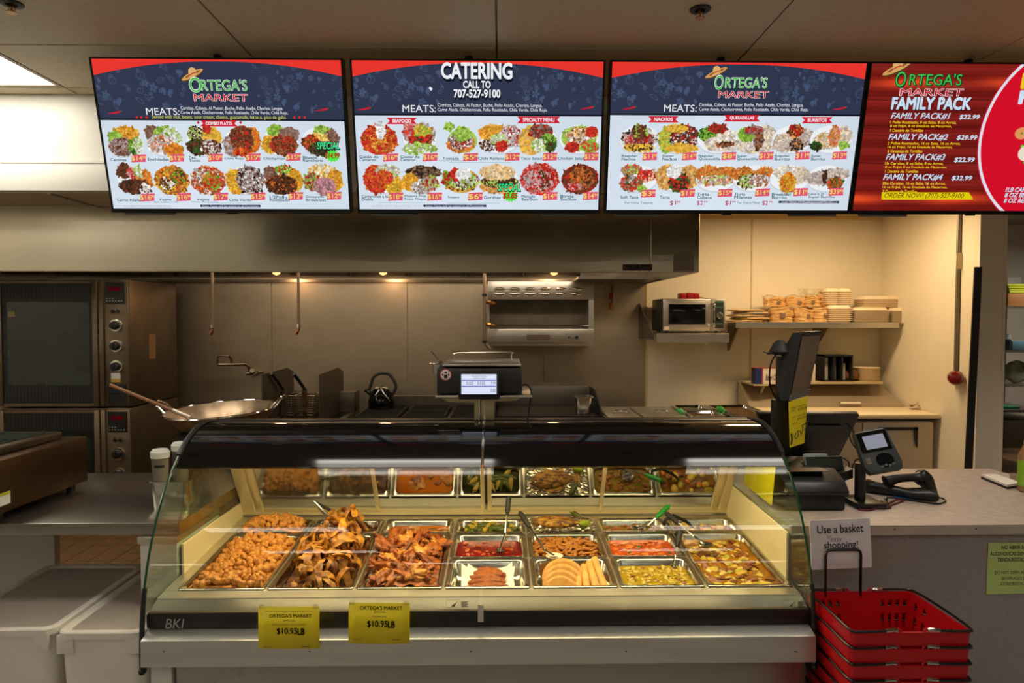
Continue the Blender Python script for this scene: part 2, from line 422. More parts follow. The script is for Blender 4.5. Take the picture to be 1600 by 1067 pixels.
# ================================================================== HOOD
hood = thing('exhaust_hood', 'long stainless steel exhaust hood above the cooking line', 'hood', (-1.5, 5.3, 1.955))
bm = BM(); box(bm, -5.0, 0.99, 4.53, 4.56, 1.955, 2.385, bev=0.003, seg=1); obj('front_panel', bm, steel_hood, hood)
bm = BM(); box(bm, 0.993, 1.317, 4.53, 4.56, 1.955, 2.385, bev=0.003, seg=1); obj('front_panel', bm, steel_hood, hood)
bm = BM(); box(bm, 1.295, 1.317, 4.56, 6.18, 1.955, 2.385); box(bm, -5.0, -4.98, 4.56, 6.18, 1.955, 2.385); obj('end_panel', bm, steel_hood, hood)
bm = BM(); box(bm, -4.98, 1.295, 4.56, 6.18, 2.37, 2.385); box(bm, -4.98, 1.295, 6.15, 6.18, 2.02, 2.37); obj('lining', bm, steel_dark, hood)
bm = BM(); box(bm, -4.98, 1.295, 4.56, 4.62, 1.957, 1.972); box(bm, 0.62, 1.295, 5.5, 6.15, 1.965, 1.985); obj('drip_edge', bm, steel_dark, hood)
for k in range(10):                                          # baffle filters leaning over the back of the hood
    x0 = -4.3 + k * 0.5
    bm = BM(); M = RT((x0, 5.95, 2.03), rx=R(-50))
    box(bm, 0, 0.02, 0, 0.02, 0, 0.46, M=M); box(bm, 0.47, 0.49, 0, 0.02, 0, 0.46, M=M); box(bm, 0, 0.49, 0, 0.02, 0, 0.02, M=M)
    for q in range(7): box(bm, 0.03 + q * 0.065, 0.06 + q * 0.065, 0, 0.015, 0.02, 0.46, M=M)
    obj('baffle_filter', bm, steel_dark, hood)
for hx in (-1.9, -1.0, 0.45):
    bm = BM(); lathe(bm, [(0.0, -0.09), (0.03, -0.075), (0.035, -0.04), (0.02, 0.0)], (hx, 5.82, 2.10), 14); obj('bulb', bm, emit('warm_bulb', (255, 176, 100), 3.0), hood)
# maker's plate and data sheet
a = P(973, 422.5, 4.529); b_ = P(1019, 413, 4.529)
bm = BM(); box(bm, a.x, b_.x, 4.5265, 4.53, a.z, b_.z); pl = obj('name_plate', bm, mat('maroon_plate', (58, 14, 12), 0.35), hood)
fr = Matrix.Translation((-hood.location.x, -hood.location.y, -hood.location.z))
text('CAPTIVEAIRE', fr, a.x + 0.008, b_.x - 0.008, a.z + 0.012, b_.z - 0.012, mat('silver_print', (225, 220, 210), 0.4), hood, 0.02, 4.5262, 'plate_lettering', 0.25)
a = P(1052, 424, 4.529); b_ = P(1084, 397, 4.529)
bm = BM(); box(bm, a.x, b_.x, 4.5275, 4.53, a.z, b_.z); obj('data_sheet', bm, mat('faded_label', (150, 142, 126), 0.5), hood)
for k in range(4):
    text('MODEL  SERIAL  CFM  WATTS', fr, a.x + 0.02, b_.x - 0.02, b_.z - 0.045 - k * 0.018, b_.z - 0.038 - k * 0.018, mat('label_print', (95, 88, 76), 0.6), hood, 0, 4.5270, 'sheet_lettering')
text('HOOD DATA', fr, a.x + 0.035, b_.x - 0.035, b_.z - 0.028, b_.z - 0.018, MATS['label_print'], hood, 0, 4.5270, 'sheet_lettering')

# fire-suppression drops
def drop(px, y1, lab):
    Y = 5.15; p = P(px, y1, Y)
    t = thing('fire_nozzle_pipe', lab, 'pipe', (p.x, Y, p.z))
    bm = BM(); cyl(bm, (0, 0, 0.045), (0, 0, 2.36 - p.z), 0.011, seg=12); obj('pipe', bm, mat('pipe_grey', (150, 128, 104), 0.35, 0.8), t, local=True)
    bm = BM(); cyl(bm, (0, 0, 0.035), (0, 0, 0.062), 0.016, seg=8); obj('coupling', bm, chrome, t, local=True)
    bm = BM(); tube(bm, [(0, 0, 0.04), (0, 0, 0.018), (-0.012, 0, 0.004), (-0.018, 0, -0.004)], 0.010, 8); cyl(bm, (-0.01, 0, 0.01), (-0.024, 0, -0.012), 0.014, 0.016, 8); obj('nozzle', bm, copper, t, local=True)
drop(333, 520, 'thin steel pipe with copper nozzle hanging under the hood above the big steel pan')
drop(467, 519, 'thin steel pipe with copper nozzle hanging under the hood above the fryer baskets')

# ================================================================== COOKING LINE
# double-stacked rotisserie / combi oven
OX0, OX1, OY = -3.80, -2.815, 5.2
oven = thing('rotisserie_oven', 'tall double-stacked dark steel rotisserie oven with glass doors left of the stove wall', 'oven', (-3.3, 5.6, 0.0))
bm = BM(); box(bm, OX0, OX1, OY + 0.03, 5.97, 0.975, 1.94, bev=0.006); box(bm, OX0, OX1, OY + 0.03, 5.97, 0.12, 0.965, bev=0.006); obj('body', bm, steel_oven, oven)
m_og = mat('dark_oven_glass', (26, 28, 24), 0.08, c2=(40, 52, 40), scale=3, spec=0.6)
m_vent = mat('perforated_black', (17, 17, 16), 0.4)
for (z0, z1, k) in ((0.985, 1.93, 0), (0.14, 0.955, 1)):
    dr = obj('door', (lambda bm: (box(bm, OX0 + 0.005, OX0 + 0.05, OY - 0.02, OY + 0.03, z0, z1, bev=0.004), box(bm, -3.075, -3.035, OY - 0.02, OY + 0.03, z0, z1, bev=0.004), box(bm, OX0 + 0.05, -3.075, OY - 0.015, OY + 0.03, z1 - 0.02, z1), box(bm, OX0 + 0.05, -3.075, OY - 0.015, OY + 0.03, z0, z0 + 0.02), bm)[-1])(BM()), steel_oven, oven)
    bm = BM(); box(bm, OX0 + 0.05, -3.075, OY - 0.008, OY + 0.02, z0 + 0.02, z1 - 0.02); g = obj('door_glass', bm, m_vent, oven)
    bm = BM(); box(bm, OX0 + 0.09, -3.10, OY - 0.011, OY - 0.007, z0 + 0.16, z1 - 0.16); obj('window', bm, m_og, oven)
    bm = BM()
    for q in range(26): box(bm, OX0 + 0.06 + q * 0.026, OX0 + 0.068 + q * 0.026, OY - 0.010, OY - 0.007, z1 - 0.15, z1 - 0.03); box(bm, OX0 + 0.06 + q * 0.026, OX0 + 0.068 + q * 0.026, OY - 0.010, OY - 0.007, z0 + 0.03, z0 + 0.15)
    o = obj('vent_slots', bm, mat('vent_grey', (44, 43, 38), 0.5), oven); o['kind'] = 'stuff'
    bm = BM(); box(bm, -3.03, -2.995, OY - 0.012, OY + 0.03, z0, z1, bev=0.003); box(bm, -2.995, OX1, OY + 0.0, OY + 0.03, z0, z1, bev=0.004); obj('control_column', bm, steel_oven, oven)
    bm = BM(); box(bm, -2.98, -2.835, OY - 0.006, OY + 0.004, z1 - 0.17, z1 - 0.012, bev=0.002, seg=1); dsp = obj('display_panel', bm, blk, oven)
    bm = BM()
    for q in range(6): box(bm, -2.972 + q * 0.022, -2.962 + q * 0.022, OY - 0.0075, OY - 0.005, z1 - 0.155, z1 - 0.147)
    for q in range(3): box(bm, -2.972 + q * 0.022, -2.962 + q * 0.022, OY - 0.0075, OY - 0.005, z1 - 0.135, z1 - 0.127)
    obj('buttons', bm, mat('button_grey', (150, 150, 140), 0.5), dsp)
    bm = BM(); box(bm, -2.955, -2.865, OY - 0.0075, OY - 0.005, z1 - 0.075, z1 - 0.045); obj('digits', bm, emit('red_digit', (90, 12, 14), 0.5), dsp)
    bm = BM()
    for q in (-2.93, -2.89): prism(bm, [(q - 0.016, z1 - 0.23), (q, z1 - 0.246), (q + 0.016, z1 - 0.23), (q, z1 - 0.214)], 'y', OY - 0.01, OY)
    obj('rocker_buttons', bm, blk, oven)
    for q in range(3):
        zc = z1 - 0.335 - q * 0.155
        bm = BM(); lathe(bm, [(0.05, 0), (0.047, 0.012), (0.033, 0.014)], seg=24, M=RT((-2.905, OY, zc), rx=R(90))); bz = obj('knob', bm, chrome, oven)
        bm = BM(); lathe(bm, [(0.033, 0.0), (0.03, 0.035), (0.026, 0.04)], seg=20, M=RT((-2.905, OY - 0.012, zc), rx=R(90))); box(bm, -2.911, -2.899, OY - 0.058, OY - 0.04, zc - 0.028, zc + 0.028, bev=0.003); obj('knob_grip', bm, blk, bz)
bm = BM(); box(bm, -2.95, -2.88, OY - 0.003, OY, 1.19, 1.235); obj('label_sticker', bm, paper_w, oven)
bm = BM(); box(bm, -2.95, -2.88, OY - 0.0035, OY, 1.165, 1.19); obj('label_sticker', bm, mat('dull_yellow', (190, 160, 40), 0.6), oven)
bm = BM(); box(bm, -2.975, -2.835, OY - 0.004, OY, 0.995, 1.15); npl = obj('name_plate', bm, blk, oven)
text('HOBART', Matrix.Translation((3.3, -5.6, 0)), -2.96, -2.85, 1.065, 1.09, mat('plate_print', (170, 170, 160), 0.5), oven, 0.02, OY - 0.0045, 'plate_lettering')
bm = BM(); box(bm, OX0 + 0.10, OX0 + 0.15, OY - 0.013, OY - 0.011, 1.66, 1.70); obj('door_sticker', bm, mat('worn_sticker', (180, 160, 110), 0.6), oven)
bm = BM(); box(bm, OX1, OX1 + 0.002, 5.5, 5.6, 1.32, 1.52); obj('rating_plate', bm, mat('rating_plate', (140, 104, 64), 0.4), oven)
bm = BM()
for xx in (OX0 + 0.08, OX1 - 0.08):
    for yy in (5.3, 5.9): cyl(bm, (xx, yy, 0), (xx, yy, 0.13), 0.025)
obj('feet', bm, blk, oven)

# wide steel pan (cazo) on a stand, tipped, with long paddle
cz = thing('large_frying_pan', 'very wide round steel cooking pan with loop handle left of the fryer', 'pan', (0, 0, 0))
c = P(346, 640, 4.66); cz.location = c; cz.scale = (0.942,) * 3; cz.rotation_euler = (R(3), R(-2.5), 0)
prof = [(0.05, -0.17), (0.18, -0.15), (0.30, -0.08), (0.365, 0.0), (0.385, 0.006), (0.385, 0.0), (0.37, -0.008), (0.305, -0.09), (0.18, -0.16), (0.05, -0.18)]
bm = BM(); lathe(bm, [(0.001, -0.17)] + prof + [(0.001, -0.18)], seg=56, caps=(False, False)); obj('bowl', bm, mat('cazo_steel', (206, 184, 156), 0.34, 0.75, c2=(150, 128, 104), scale=9, stretch=(1, 1, 0.3)), cz, local=True)
bm = BM(); tube(bm, [(0.385 * math.cos(R(a)), 0.385 * math.sin(R(a)), 0.003) for a in range(0, 360, 8)], 0.009, 8, closed=True); obj('rim', bm, chrome, cz, local=True)
for s in (1, -1):
    bm = BM(); tube(bm, smoothpath([(-0.375 * s, -0.07, 0.0), (-0.43 * s, -0.06, 0.06), (-0.455 * s, 0, 0.085), (-0.43 * s, 0.06, 0.06), (-0.375 * s, 0.07, 0.0)]), 0.009, 8); obj('handle', bm, chrome, cz, local=True)
bm = BM()
for a in range(0, 360, 90):
    x_, y_ = 0.24 * math.cos(R(a + 45)), 0.24 * math.sin(R(a + 45)); cyl(bm, (c.x + x_, 4.66 + y_, c.z - 0.15), (c.x + x_ * 1.3, 4.66 + y_ * 1.3, 0.0), 0.015, seg=8)
tube(bm, [(c.x + 0.27 * math.cos(R(a)), 4.66 + 0.27 * math.sin(R(a)), c.z - 0.165) for a in range(0, 360, 15)], 0.014, 8, closed=True)
tag(obj('burner_stand', bm, blk_matte), 'black iron burner stand under the very wide steel pan', 'stand')
pd = thing('long_paddle', 'long wooden-handled stirring paddle leaning out of the wide steel pan', 'paddle', P(171, 601, 4.43))
a = pd.location; e = P(296, 652, 4.56)
bm = BM(); tube(bm, [a, a.lerp(e, 0.8)], 0.012, 10); obj('shaft', bm, mat('paddle_wood', (150, 104, 70), 0.5), pd)
bm = BM(); tube(bm, [a.lerp(e, 0.78), e], 0.014, 10); blob(bm, e + Vector((0.07, 0.0, -0.03)), (0.09, 0.05, 0.012), 0.05, M=Matrix.Rotation(R(22), 4, 'Y')); obj('blade', bm, steel, pd)

# pot filler tap on the wall
q = lambda px, py, Y=6.1: P(px, py, Y)
pf = thing('pot_filler_tap', 'thin folding wall tap above the wide steel pan', 'tap', q(395, 582, 6.18))
bm = BM(); tube(bm, [q(343, 570, 5.9), q(340, 569, 5.9), q(341, 556, 5.9), q(357, 556, 5.9), q(361, 560, 5.95), q(362, 570, 5.98)], 0.012, 8); tube(bm, [q(341, 569.5, 5.9), q(383, 569, 6.02), q(389, 573, 6.05), q(390, 580, 6.08)], 0.012, 8); obj('spout', bm, mat('worn_chrome', (160, 145, 125), 0.3, 1.0), pf)
bm = BM(); cyl(bm, q(385, 583, 6.08), q(403, 583, 6.08), 0.022); cyl(bm, q(395, 583, 6.05), q(395, 583, 6.19), 0.026); cyl(bm, q(394, 579, 6.02), q(394, 583, 6.06), 0.02); obj('valve', bm, MATS['worn_chrome'], pf)
bm = BM(); tube(bm, [q(403, 583, 6.04), q(412, 582, 6.0)], 0.008, 8); obj('lever', bm, MATS['worn_chrome'], pf)

# fryer with two hanging baskets and splash guards
fy = thing('deep_fryer', 'dark steel deep fryer with side splash guards', 'fryer', (-1.65, 5.4, 0.0))
fx0, fx1 = P(410, 640, 5.2).x, P(530, 640, 5.2).x
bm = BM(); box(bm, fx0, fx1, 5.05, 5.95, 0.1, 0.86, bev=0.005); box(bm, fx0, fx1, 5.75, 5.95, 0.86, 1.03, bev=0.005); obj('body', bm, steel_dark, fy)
for (pl_, pr_) in ((411, 449), (500, 528)):
    a1 = P(pl_, 583, 5.15); a2 = P(pr_, 575, 5.95)
    xg = a1.x if pl_ == 411 else P(500, 583, 5.15).x
    bm = BM(); prism(bm, [(5.12, 0.86), (5.12, P(0, 586, 5.12).z), (5.72, P(0, 575, 5.72).z), (5.9, 1.19), (5.9, 0.86)], 'x', xg - 0.003, xg + 0.003); obj('splash_guard', bm, mat('guard_steel', (110, 98, 82), 0.4, 0.8), fy)
bm = BM(); box(bm, fx0 + 0.05, fx1 - 0.04, 5.2, 5.7, 0.845, 0.865); obj('oil_well', bm, blk_gloss, fy)
bm = BM()
for xx in (fx0 + 0.05, fx1 - 0.05):
    for yy in (5.12, 5.88): cyl(bm, (xx, yy, 0), (xx, yy, 0.11), 0.02)
obj('feet', bm, blk, fy)
def fry_basket(pxa, pxb, hx, hy, lab):
    Y = 5.62; a = P(pxa, 616, Y); b_ = P(pxb, 616, Y); zb = P(pxa, 646, Y).z
    t = thing('fryer_basket', lab, 'basket', ((a.x + b_.x) / 2, Y, zb), group='fryer baskets')
    t['label'] = lab
    bm = BM(); ins = 0.02
    top = [(a.x, Y - 0.1, a.z), (b_.x, Y - 0.1, a.z), (b_.x, Y + 0.1, a.z), (a.x, Y + 0.1, a.z)]
    bot = [(a.x + ins, Y - 0.08, zb), (b_.x - ins, Y - 0.08, zb), (b_.x - ins, Y + 0.08, zb), (a.x + ins, Y + 0.08, zb)]
    tube(bm, top, 0.004, 6, closed=True); tube(bm, bot, 0.003, 6, closed=True)
    for s in range(4):
        t0, t1 = Vector(top[s]), Vector(top[(s + 1) % 4]); b0, b1 = Vector(bot[s]), Vector(bot[(s + 1) % 4])
        for k in range(0, 9): cyl(bm, t0.lerp(t1, k / 8), b0.lerp(b1, k / 8), 0.0011, seg=4)
        for k in range(1, 8): cyl(bm, t0.lerp(b0, k / 8), t1.lerp(b1, k / 8), 0.0011, seg=4)
    for k in range(1, 8):
        cyl(bm, Vector(bot[0]).lerp(Vector(bot[1]), k / 8), Vector(bot[3]).lerp(Vector(bot[2]), k / 8), 0.0011, seg=4)
    w = obj('wire_mesh', bm, mat('basket_wire', (190, 170, 140), 0.3, 0.9), t); w['kind'] = 'stuff'
    xm = (a.x + b_.x) / 2
    bm = BM(); box(bm, xm - 0.02, xm + 0.02, Y - 0.11, Y - 0.1, zb, a.z + 0.05); obj('clip', bm, chrome, t)
    h = P(hx, hy, Y - 0.35)
    bm = BM(); tube(bm, [(xm, Y - 0.1, a.z + 0.05), ((xm + h.x) / 2, Y - 0.22, (a.z + 0.05 + h.z) / 2), h], 0.013, 8)
    obj('handle', bm, blk, t)
fry_basket(433, 465, 424, 583, 'left wire fryer basket hanging in the fryer, black handle up')
fry_basket(467, 497, 459, 584, 'right wire fryer basket hanging in the fryer, black handle up')

# stove with kettle, griddle
st = thing('gas_range', 'black-topped gas range with steel front rail in the middle of the cooking line', 'stove', (-0.8, 5.4, 0))
sx0, sx1 = P(548, 650, 5.1).x, P(768, 650, 5.1).x
bm = BM(); box(bm, sx0, sx1, 5.1, 5.95, 0.1, 0.87, bev=0.004); box(bm, sx0, sx1, 5.85, 5.95, 0.87, 0.98); obj('body', bm, steel_dark, st)
bm = BM(); box(bm, sx0, sx1, 5.0, 5.1, 0.845, 0.885, bev=0.012); obj('front_rail', bm, steel, st)
for i in range(3):
    for j in range(2):
        gx = sx0 + 0.18 + i * 0.36; gy = 5.3 + j * 0.34; bm = BM()
        for k in range(5):
            box(bm, gx - 0.16, gx + 0.16, gy - 0.152 + k * 0.075, gy - 0.142 + k * 0.075, 0.895, 0.91)
        for s in (-1, 1): box(bm, gx + s * 0.155 - 0.006, gx + s * 0.155 + 0.006, gy - 0.155, gy + 0.155, 0.87, 0.91)
        lathe(bm, [(0.05, 0.87), (0.05, 0.89), (0.02, 0.895)], (gx, gy, 0), 16)
        obj('grate', bm, mat('cast_iron', (34, 28, 24), 0.6, 0.3), st)
bm = BM()
for xx in (sx0 + 0.06, sx1 - 0.06):
    for yy in (5.15, 5.9): cyl(bm, (xx, yy, 0), (xx, yy, 0.11), 0.02)
obj('feet', bm, blk, st)

kt = thing('kettle', 'black stovetop kettle with arched handle on the gas range', 'kettle', P(596, 638.5, 5.64))
kt.location.z = 0.91
bm = BM(); lathe(bm, [(0.02, 0.0), (0.098, 0.0), (0.108, 0.02), (0.104, 0.07), (0.085, 0.125), (0.06, 0.155), (0.058, 0.16)], seg=28); obj('body', bm, blk_gloss, kt, local=True)
bm = BM(); lathe(bm, [(0.06, 0.158), (0.045, 0.17), (0.012, 0.174), (0.014, 0.19), (0.001, 0.192)], seg=20); obj('lid', bm, chrome, kt, local=True)
bm = BM(); tube(bm, smoothpath([(-0.07, 0, 0.10), (-0.11, 0, 0.135), (-0.135, 0, 0.15)]), [0.02] * 6 + [0.016] * 6 + [0.014], 10); obj('spout', bm, blk, kt, local=True)
bm = BM(); tube(bm, smoothpath([(0.085, 0, 0.10), (0.12, 0, 0.18), (0.07, 0, 0.27), (0.0, 0, 0.285), (-0.06, 0, 0.255), (-0.085, 0, 0.19), (-0.1, 0, 0.15)]), 0.013, 8); obj('handle', bm, blk_matte, kt, local=True)

gr = thing('flat_top_griddle', 'long steel flat-top griddle behind the scale', 'griddle', (0.3, 5.4, 0))
gx0, gx1 = P(772, 645, 5.1).x, P(945, 645, 5.1).x
bm = BM(); box(bm, gx0, gx1, 5.1, 5.95, 0.1, 0.86, bev=0.004); obj('body', bm, steel_dark, gr)
bm = BM(); box(bm, gx0 + 0.02, gx1 - 0.02, 5.2, 5.9, 0.88, 0.90); obj('cooking_plate', bm, mat('griddle_plate', (60, 50, 44), 0.35, 0.8), gr)
bm = BM(); box(bm, gx0, gx1, 5.0, 5.12, 0.85, 0.90, bev=0.008); obj('front_rail', bm, steel, gr)
bm = BM(); box(bm, gx0, gx1 - 0.02, 5.9, 5.93, 0.86, 1.06, bev=0.004); obj('back_splash', bm, mat('splash_steel', (130, 122, 110), 0.4, 0.9), gr)
for xx in (gx0, gx1 - 0.012):
    bm = BM(); prism(bm, [(5.2, 0.86), (5.2, 0.93), (5.6, 1.06), (5.93, 1.06), (5.93, 0.86)], 'x', xx, xx + 0.01); obj('side_splash', bm, blk_matte, gr)
bm = BM()
for xx in (gx0 + 0.06, gx1 - 0.06):
    for yy in (5.15, 5.9): cyl(bm, (xx, yy, 0), (xx, yy, 0.11), 0.02)
obj('feet', bm, blk, gr)
def gn(name, lab, x, y, z, w, d, h, rz=0.0, m=None, r=0.03):
    t = thing(name, lab, 'container', (x, y, z), rz)
    bm = BM()
    loft(bm, [rrect(-w/2 - 0.012, w/2 + 0.012, -d/2 - 0.012, d/2 + 0.012, r + 0.01, h - 0.004), rrect(-w/2 - 0.012, w/2 + 0.012, -d/2 - 0.012, d/2 + 0.012, r + 0.01, h),
              rrect(-w/2 + 0.004, w/2 - 0.004, -d/2 + 0.004, d/2 - 0.004, r, h), rrect(-w/2 * 0.86, w/2 * 0.86, -d/2 * 0.86, d/2 * 0.86, r, 0.004)], (False, True))
    loft(bm, [rrect(-w/2 + 0.002, w/2 - 0.002, -d/2 + 0.002, d/2 - 0.002, r, h - 0.004), rrect(-w/2 * 0.87, w/2 * 0.87, -d/2 * 0.87, d/2 * 0.87, r, 0.0)], (False, True))
    obj('pan_body', bm, m or steel_pan, t, local=True); return t
gp = P(911, 622, 5.35); gn('steel_container', 'small deep steel container hung at the right end of the griddle', gp.x, 5.35, 0.905, 0.13, 0.15, 0.13)

# salamander broiler with gas pipe
sb = thing('salamander_broiler', 'steel wall-mounted broiler with louvred top and wire rack', 'broiler', (0.3, 5.95, 1.4))
bx0, bx1 = P(762, 480, 5.8).x, P(928, 480, 5.8).x; bz0, bz1 = P(800, 540.5, 5.8).z, P(800, 439, 5.8).z
zt0 = P(800, 468, 5.8).z; zm = P(800, 514, 5.8).z
bm = BM(); box(bm, bx0, bx1, 5.8, 6.18, zt0, bz1, bev=0.004); box(bm, bx0, bx1, 5.8, 6.18, bz0, zm, bev=0.004)
box(bm, bx0, bx0 + 0.015, 5.8, 6.18, zm, zt0); box(bm, bx1 - 0.045, bx1, 5.8, 6.18, zm, zt0); obj('body', bm, steel, sb)
bm = BM(); box(bm, bx0 + 0.015, bx1 - 0.045, 6.05, 6.17, zm, zt0); obj('back_panel', bm, steel_dark, sb)
m_lv = mat('louvre_steel', (200, 192, 178), 0.22, 1.0)
for i in range(6):
    for j in range(2):
        lx = P(780 + i * 24.4, 0, 5.8).x; lz = P(0, 451 + j * 7.5, 5.8).z
        bm = BM(); lathe(bm, [(0.001, 0.010), (0.02, 0.009), (0.04, 0.004), (0.048, 0.0)], seg=16, M=Matrix.Translation((lx, 5.8, lz)) @ Matrix.Diagonal((1, 1, 0.30, 1)) @ Matrix.Rotation(R(90), 4, 'X')); obj('louvre', bm, m_lv, sb)
bm = BM()
zr = P(0, 508, 5.8).z
for k in range(30): xk = bx0 + 0.03 + k * (bx1 - bx0 - 0.09) / 29; cyl(bm, (xk, 5.79, zr), (xk, 6.04, zr + 0.01), 0.0028, seg=5)
for yy in (5.79, 5.92, 6.04): cyl(bm, (bx0 + 0.02, yy, zr - 0.004), (bx1 - 0.05, yy, zr - 0.004), 0.005, seg=6)
o = obj('wire_rack', bm, chrome, sb); o['kind'] = 'stuff'
bm = BM(); box(bm, bx0 + 0.02, bx1 - 0.05, 5.785, 5.80, bz0 + 0.03, zm - 0.005, bev=0.003); dp = obj('drip_tray', bm, steel, sb)
a, b_ = P(823, 530, 5.78), P(859, 523, 5.78)
bm = BM(); box(bm, a.x, b_.x, 5.778, 5.786, a.z, b_.z); obj('name_plate', bm, mat('brown_plate', (90, 74, 58), 0.4), sb)
bm = BM()
for px_ in (889, 901): kx = P(px_, 527, 5.78); cyl(bm, (kx.x, 5.785, kx.z), (kx.x, 5.76, kx.z), 0.008 if px_ == 889 else 0.014, seg=12)
obj('knob', bm, blk, sb)
gpz = thing('gas_supply_pipe', 'grey gas pipe with brass valves down the left side of the broiler', 'pipe', P(756.5, 480, 5.7))
bm = BM(); tube(bm, [P(757, 427, 5.7), P(757, 532, 5.7), P(759, 538, 5.7), P(766, 545, 5.7)], 0.014, 10); obj('pipe', bm, MATS['pipe_grey'], gpz)
for yy_ in (472, 507):
    bm = BM(); tube(bm, [P(757, yy_, 5.7), P(772, yy_ + 1.5, 5.74), P(773, yy_ + 1.5, 5.81)], 0.013, 8); cyl(bm, P(762, yy_, 5.7), P(767, yy_, 5.7), 0.02, seg=8); obj('elbow', bm, brass, gpz)
for yy_ in (461, 534):
    bm = BM(); cyl(bm, P(757, yy_ - 2, 5.7), P(757, yy_ + 2, 5.7), 0.02, seg=8); obj('coupling', bm, blk, gpz)
gv = thing('gas_valve_pipe', 'short pipe with red-handled valve right of the broiler', 'pipe', P(955, 480, 6.1))
bm = BM(); tube(bm, smoothpath([P(920, 439, 6.1), P(945, 440, 6.1), P(955, 442, 6.1), P(958, 450, 6.1), P(957, 476, 6.1)], 4), 0.015, 8); obj('pipe', bm, MATS['pipe_grey'], gv)
bm = BM()
for a_ in (924, 932, 940): cyl(bm, P(a_ - 2, 440, 6.1), P(a_ + 2, 440, 6.1), 0.024, seg=8)
obj('union', bm, steel_dark, gv)
a = P(954, 466, 6.05); bm = BM(); box(bm, a.x - 0.012, a.x + 0.010, 6.045, 6.06, a.z - 0.01, a.z + 0.05, bev=0.003); obj('valve_handle', bm, mat('red_lever', (170, 20, 20), 0.4), gv)
bm = BM(); cyl(bm, P(956, 474, 6.1), P(955, 484, 6.1), 0.022, seg=10); obj('valve_body', bm, brass, gv)

# steam table right of the griddle
stx0, stx1 = gx1 + 0.006, P(1205, 655, 5.0).x
tb = thing('steam_table', 'long steel steam table with lidded pans right of the griddle', 'steam table', ((stx0 + stx1) / 2, 5.3, 0))
bm = BM(); box(bm, stx0, stx1, 4.9, 5.75, 0.15, 0.90, bev=0.006); obj('body', bm, steel, tb)
bm = BM(); box(bm, stx0, stx1, 4.88, 4.92, 0.87, 0.915, bev=0.01); obj('front_rail', bm, steel_dark, tb)
bm = BM()
for xx in (stx0 + 0.06, stx1 - 0.06):
    for yy in (4.98, 5.68): cyl(bm, (xx, yy, 0), (xx, yy, 0.16), 0.02)
obj('legs', bm, steel_dark, tb)
def flat_lid(pa, pb, lab):
    x0 = P(pa, 650, 5.2).x; x1 = P(pb, 650, 5.2).x
    t = thing('pan_lid', lab, 'lid', ((x0 + x1) / 2, 5.3, 0.901))
    bm = BM(); box(bm, x0, x1, 4.98, 5.62, 0.901, 0.916, bev=0.006); obj('lid_plate', bm, steel, t)
    xm = (x0 + x1) / 2; bm = BM(); tube(bm, [(xm - 0.05, 5.2, 0.914), (xm - 0.045, 5.2, 0.94), (xm + 0.045, 5.2, 0.94), (xm + 0.05, 5.2, 0.914)], 0.006, 8); obj('handle', bm, chrome, t)
flat_lid(945, 995, 'flat steel pan lid next to the griddle end')
flat_lid(1000, 1066, 'flat steel pan lid with small handle, left of the green-handled spoons')
def st_pan(pa, pb, y0, y1, lab, liq):
    x0 = P(pa, 650, 5.2).x; x1 = P(pb, 650, 5.2).x
    t = thing('steam_pan', lab, 'pan', ((x0 + x1) / 2, (y0 + y1) / 2, 0.90))
    bm = BM(); loft(bm, [rrect(x0, x1, y0, y1, 0.02, 0.901), rrect(x0, x1, y0, y1, 0.02, 0.93), rrect(x0 + 0.02, x1 - 0.02, y0 + 0.02, y1 - 0.02, 0.02, 0.93), rrect(x0 + 0.03, x1 - 0.03, y0 + 0.03, y1 - 0.03, 0.02, 0.902)], (False, True)); obj('pan_body', bm, chrome, t)
    bm = BM(); prism(bm, [(p.x, p.y) for p in rrect(x0 + 0.026, x1 - 0.026, y0 + 0.026, y1 - 0.026, 0.02, 0)], 'z', 0.904, 0.912); obj('contents', bm, liq, t)
m_sauce = mat('dark_sauce', (70, 40, 20), 0.2, c2=(96, 70, 30), scale=20)
st_pan(1068, 1122, 4.98, 5.28, 'open steel pan on the steam table with green-handled spoon', m_sauce)
st_pan(1068, 1122, 5.32, 5.62, 'rear open steel pan on the steam table behind the green-handled spoon', mat('green_sauce', (50, 54, 24), 0.25, c2=(80, 84, 40), scale=20))
st_pan(1126, 1196, 4.98, 5.62, 'wide open steel pan at the right end of the steam table', m_sauce)
grn = mat('green_handle', (30, 150, 50), 0.35)
def spoon_g(p0, p1, lab):
    t = thing('green_handled_spoon', lab, 'spoon', p0)
    a, b_ = Vector(p0), Vector(p1); m = a.lerp(b_, 0.45)
    bm = BM(); tube(bm, [a, a.lerp(m, 0.5) + Vector((0, 0, 0.008)), m], [0.013, 0.02, 0.011], 10); obj('handle', bm, grn, t)
    bm = BM(); tube(bm, [m, b_], 0.006, 8); blob(bm, b_, (0.035, 0.028, 0.014), 0.0); obj('bowl', bm, chrome, t)
spoon_g(P(1058, 641, 5.2) + Vector((0, 0, 0.0)), P(1082, 652, 5.1), 'green-handled spoon lying across the open steam pan beside the flat lids')
spoon_g(P(1120, 637, 5.3), P(1150, 651, 5.2), 'green-handled spoon lying between the two open steam pans')

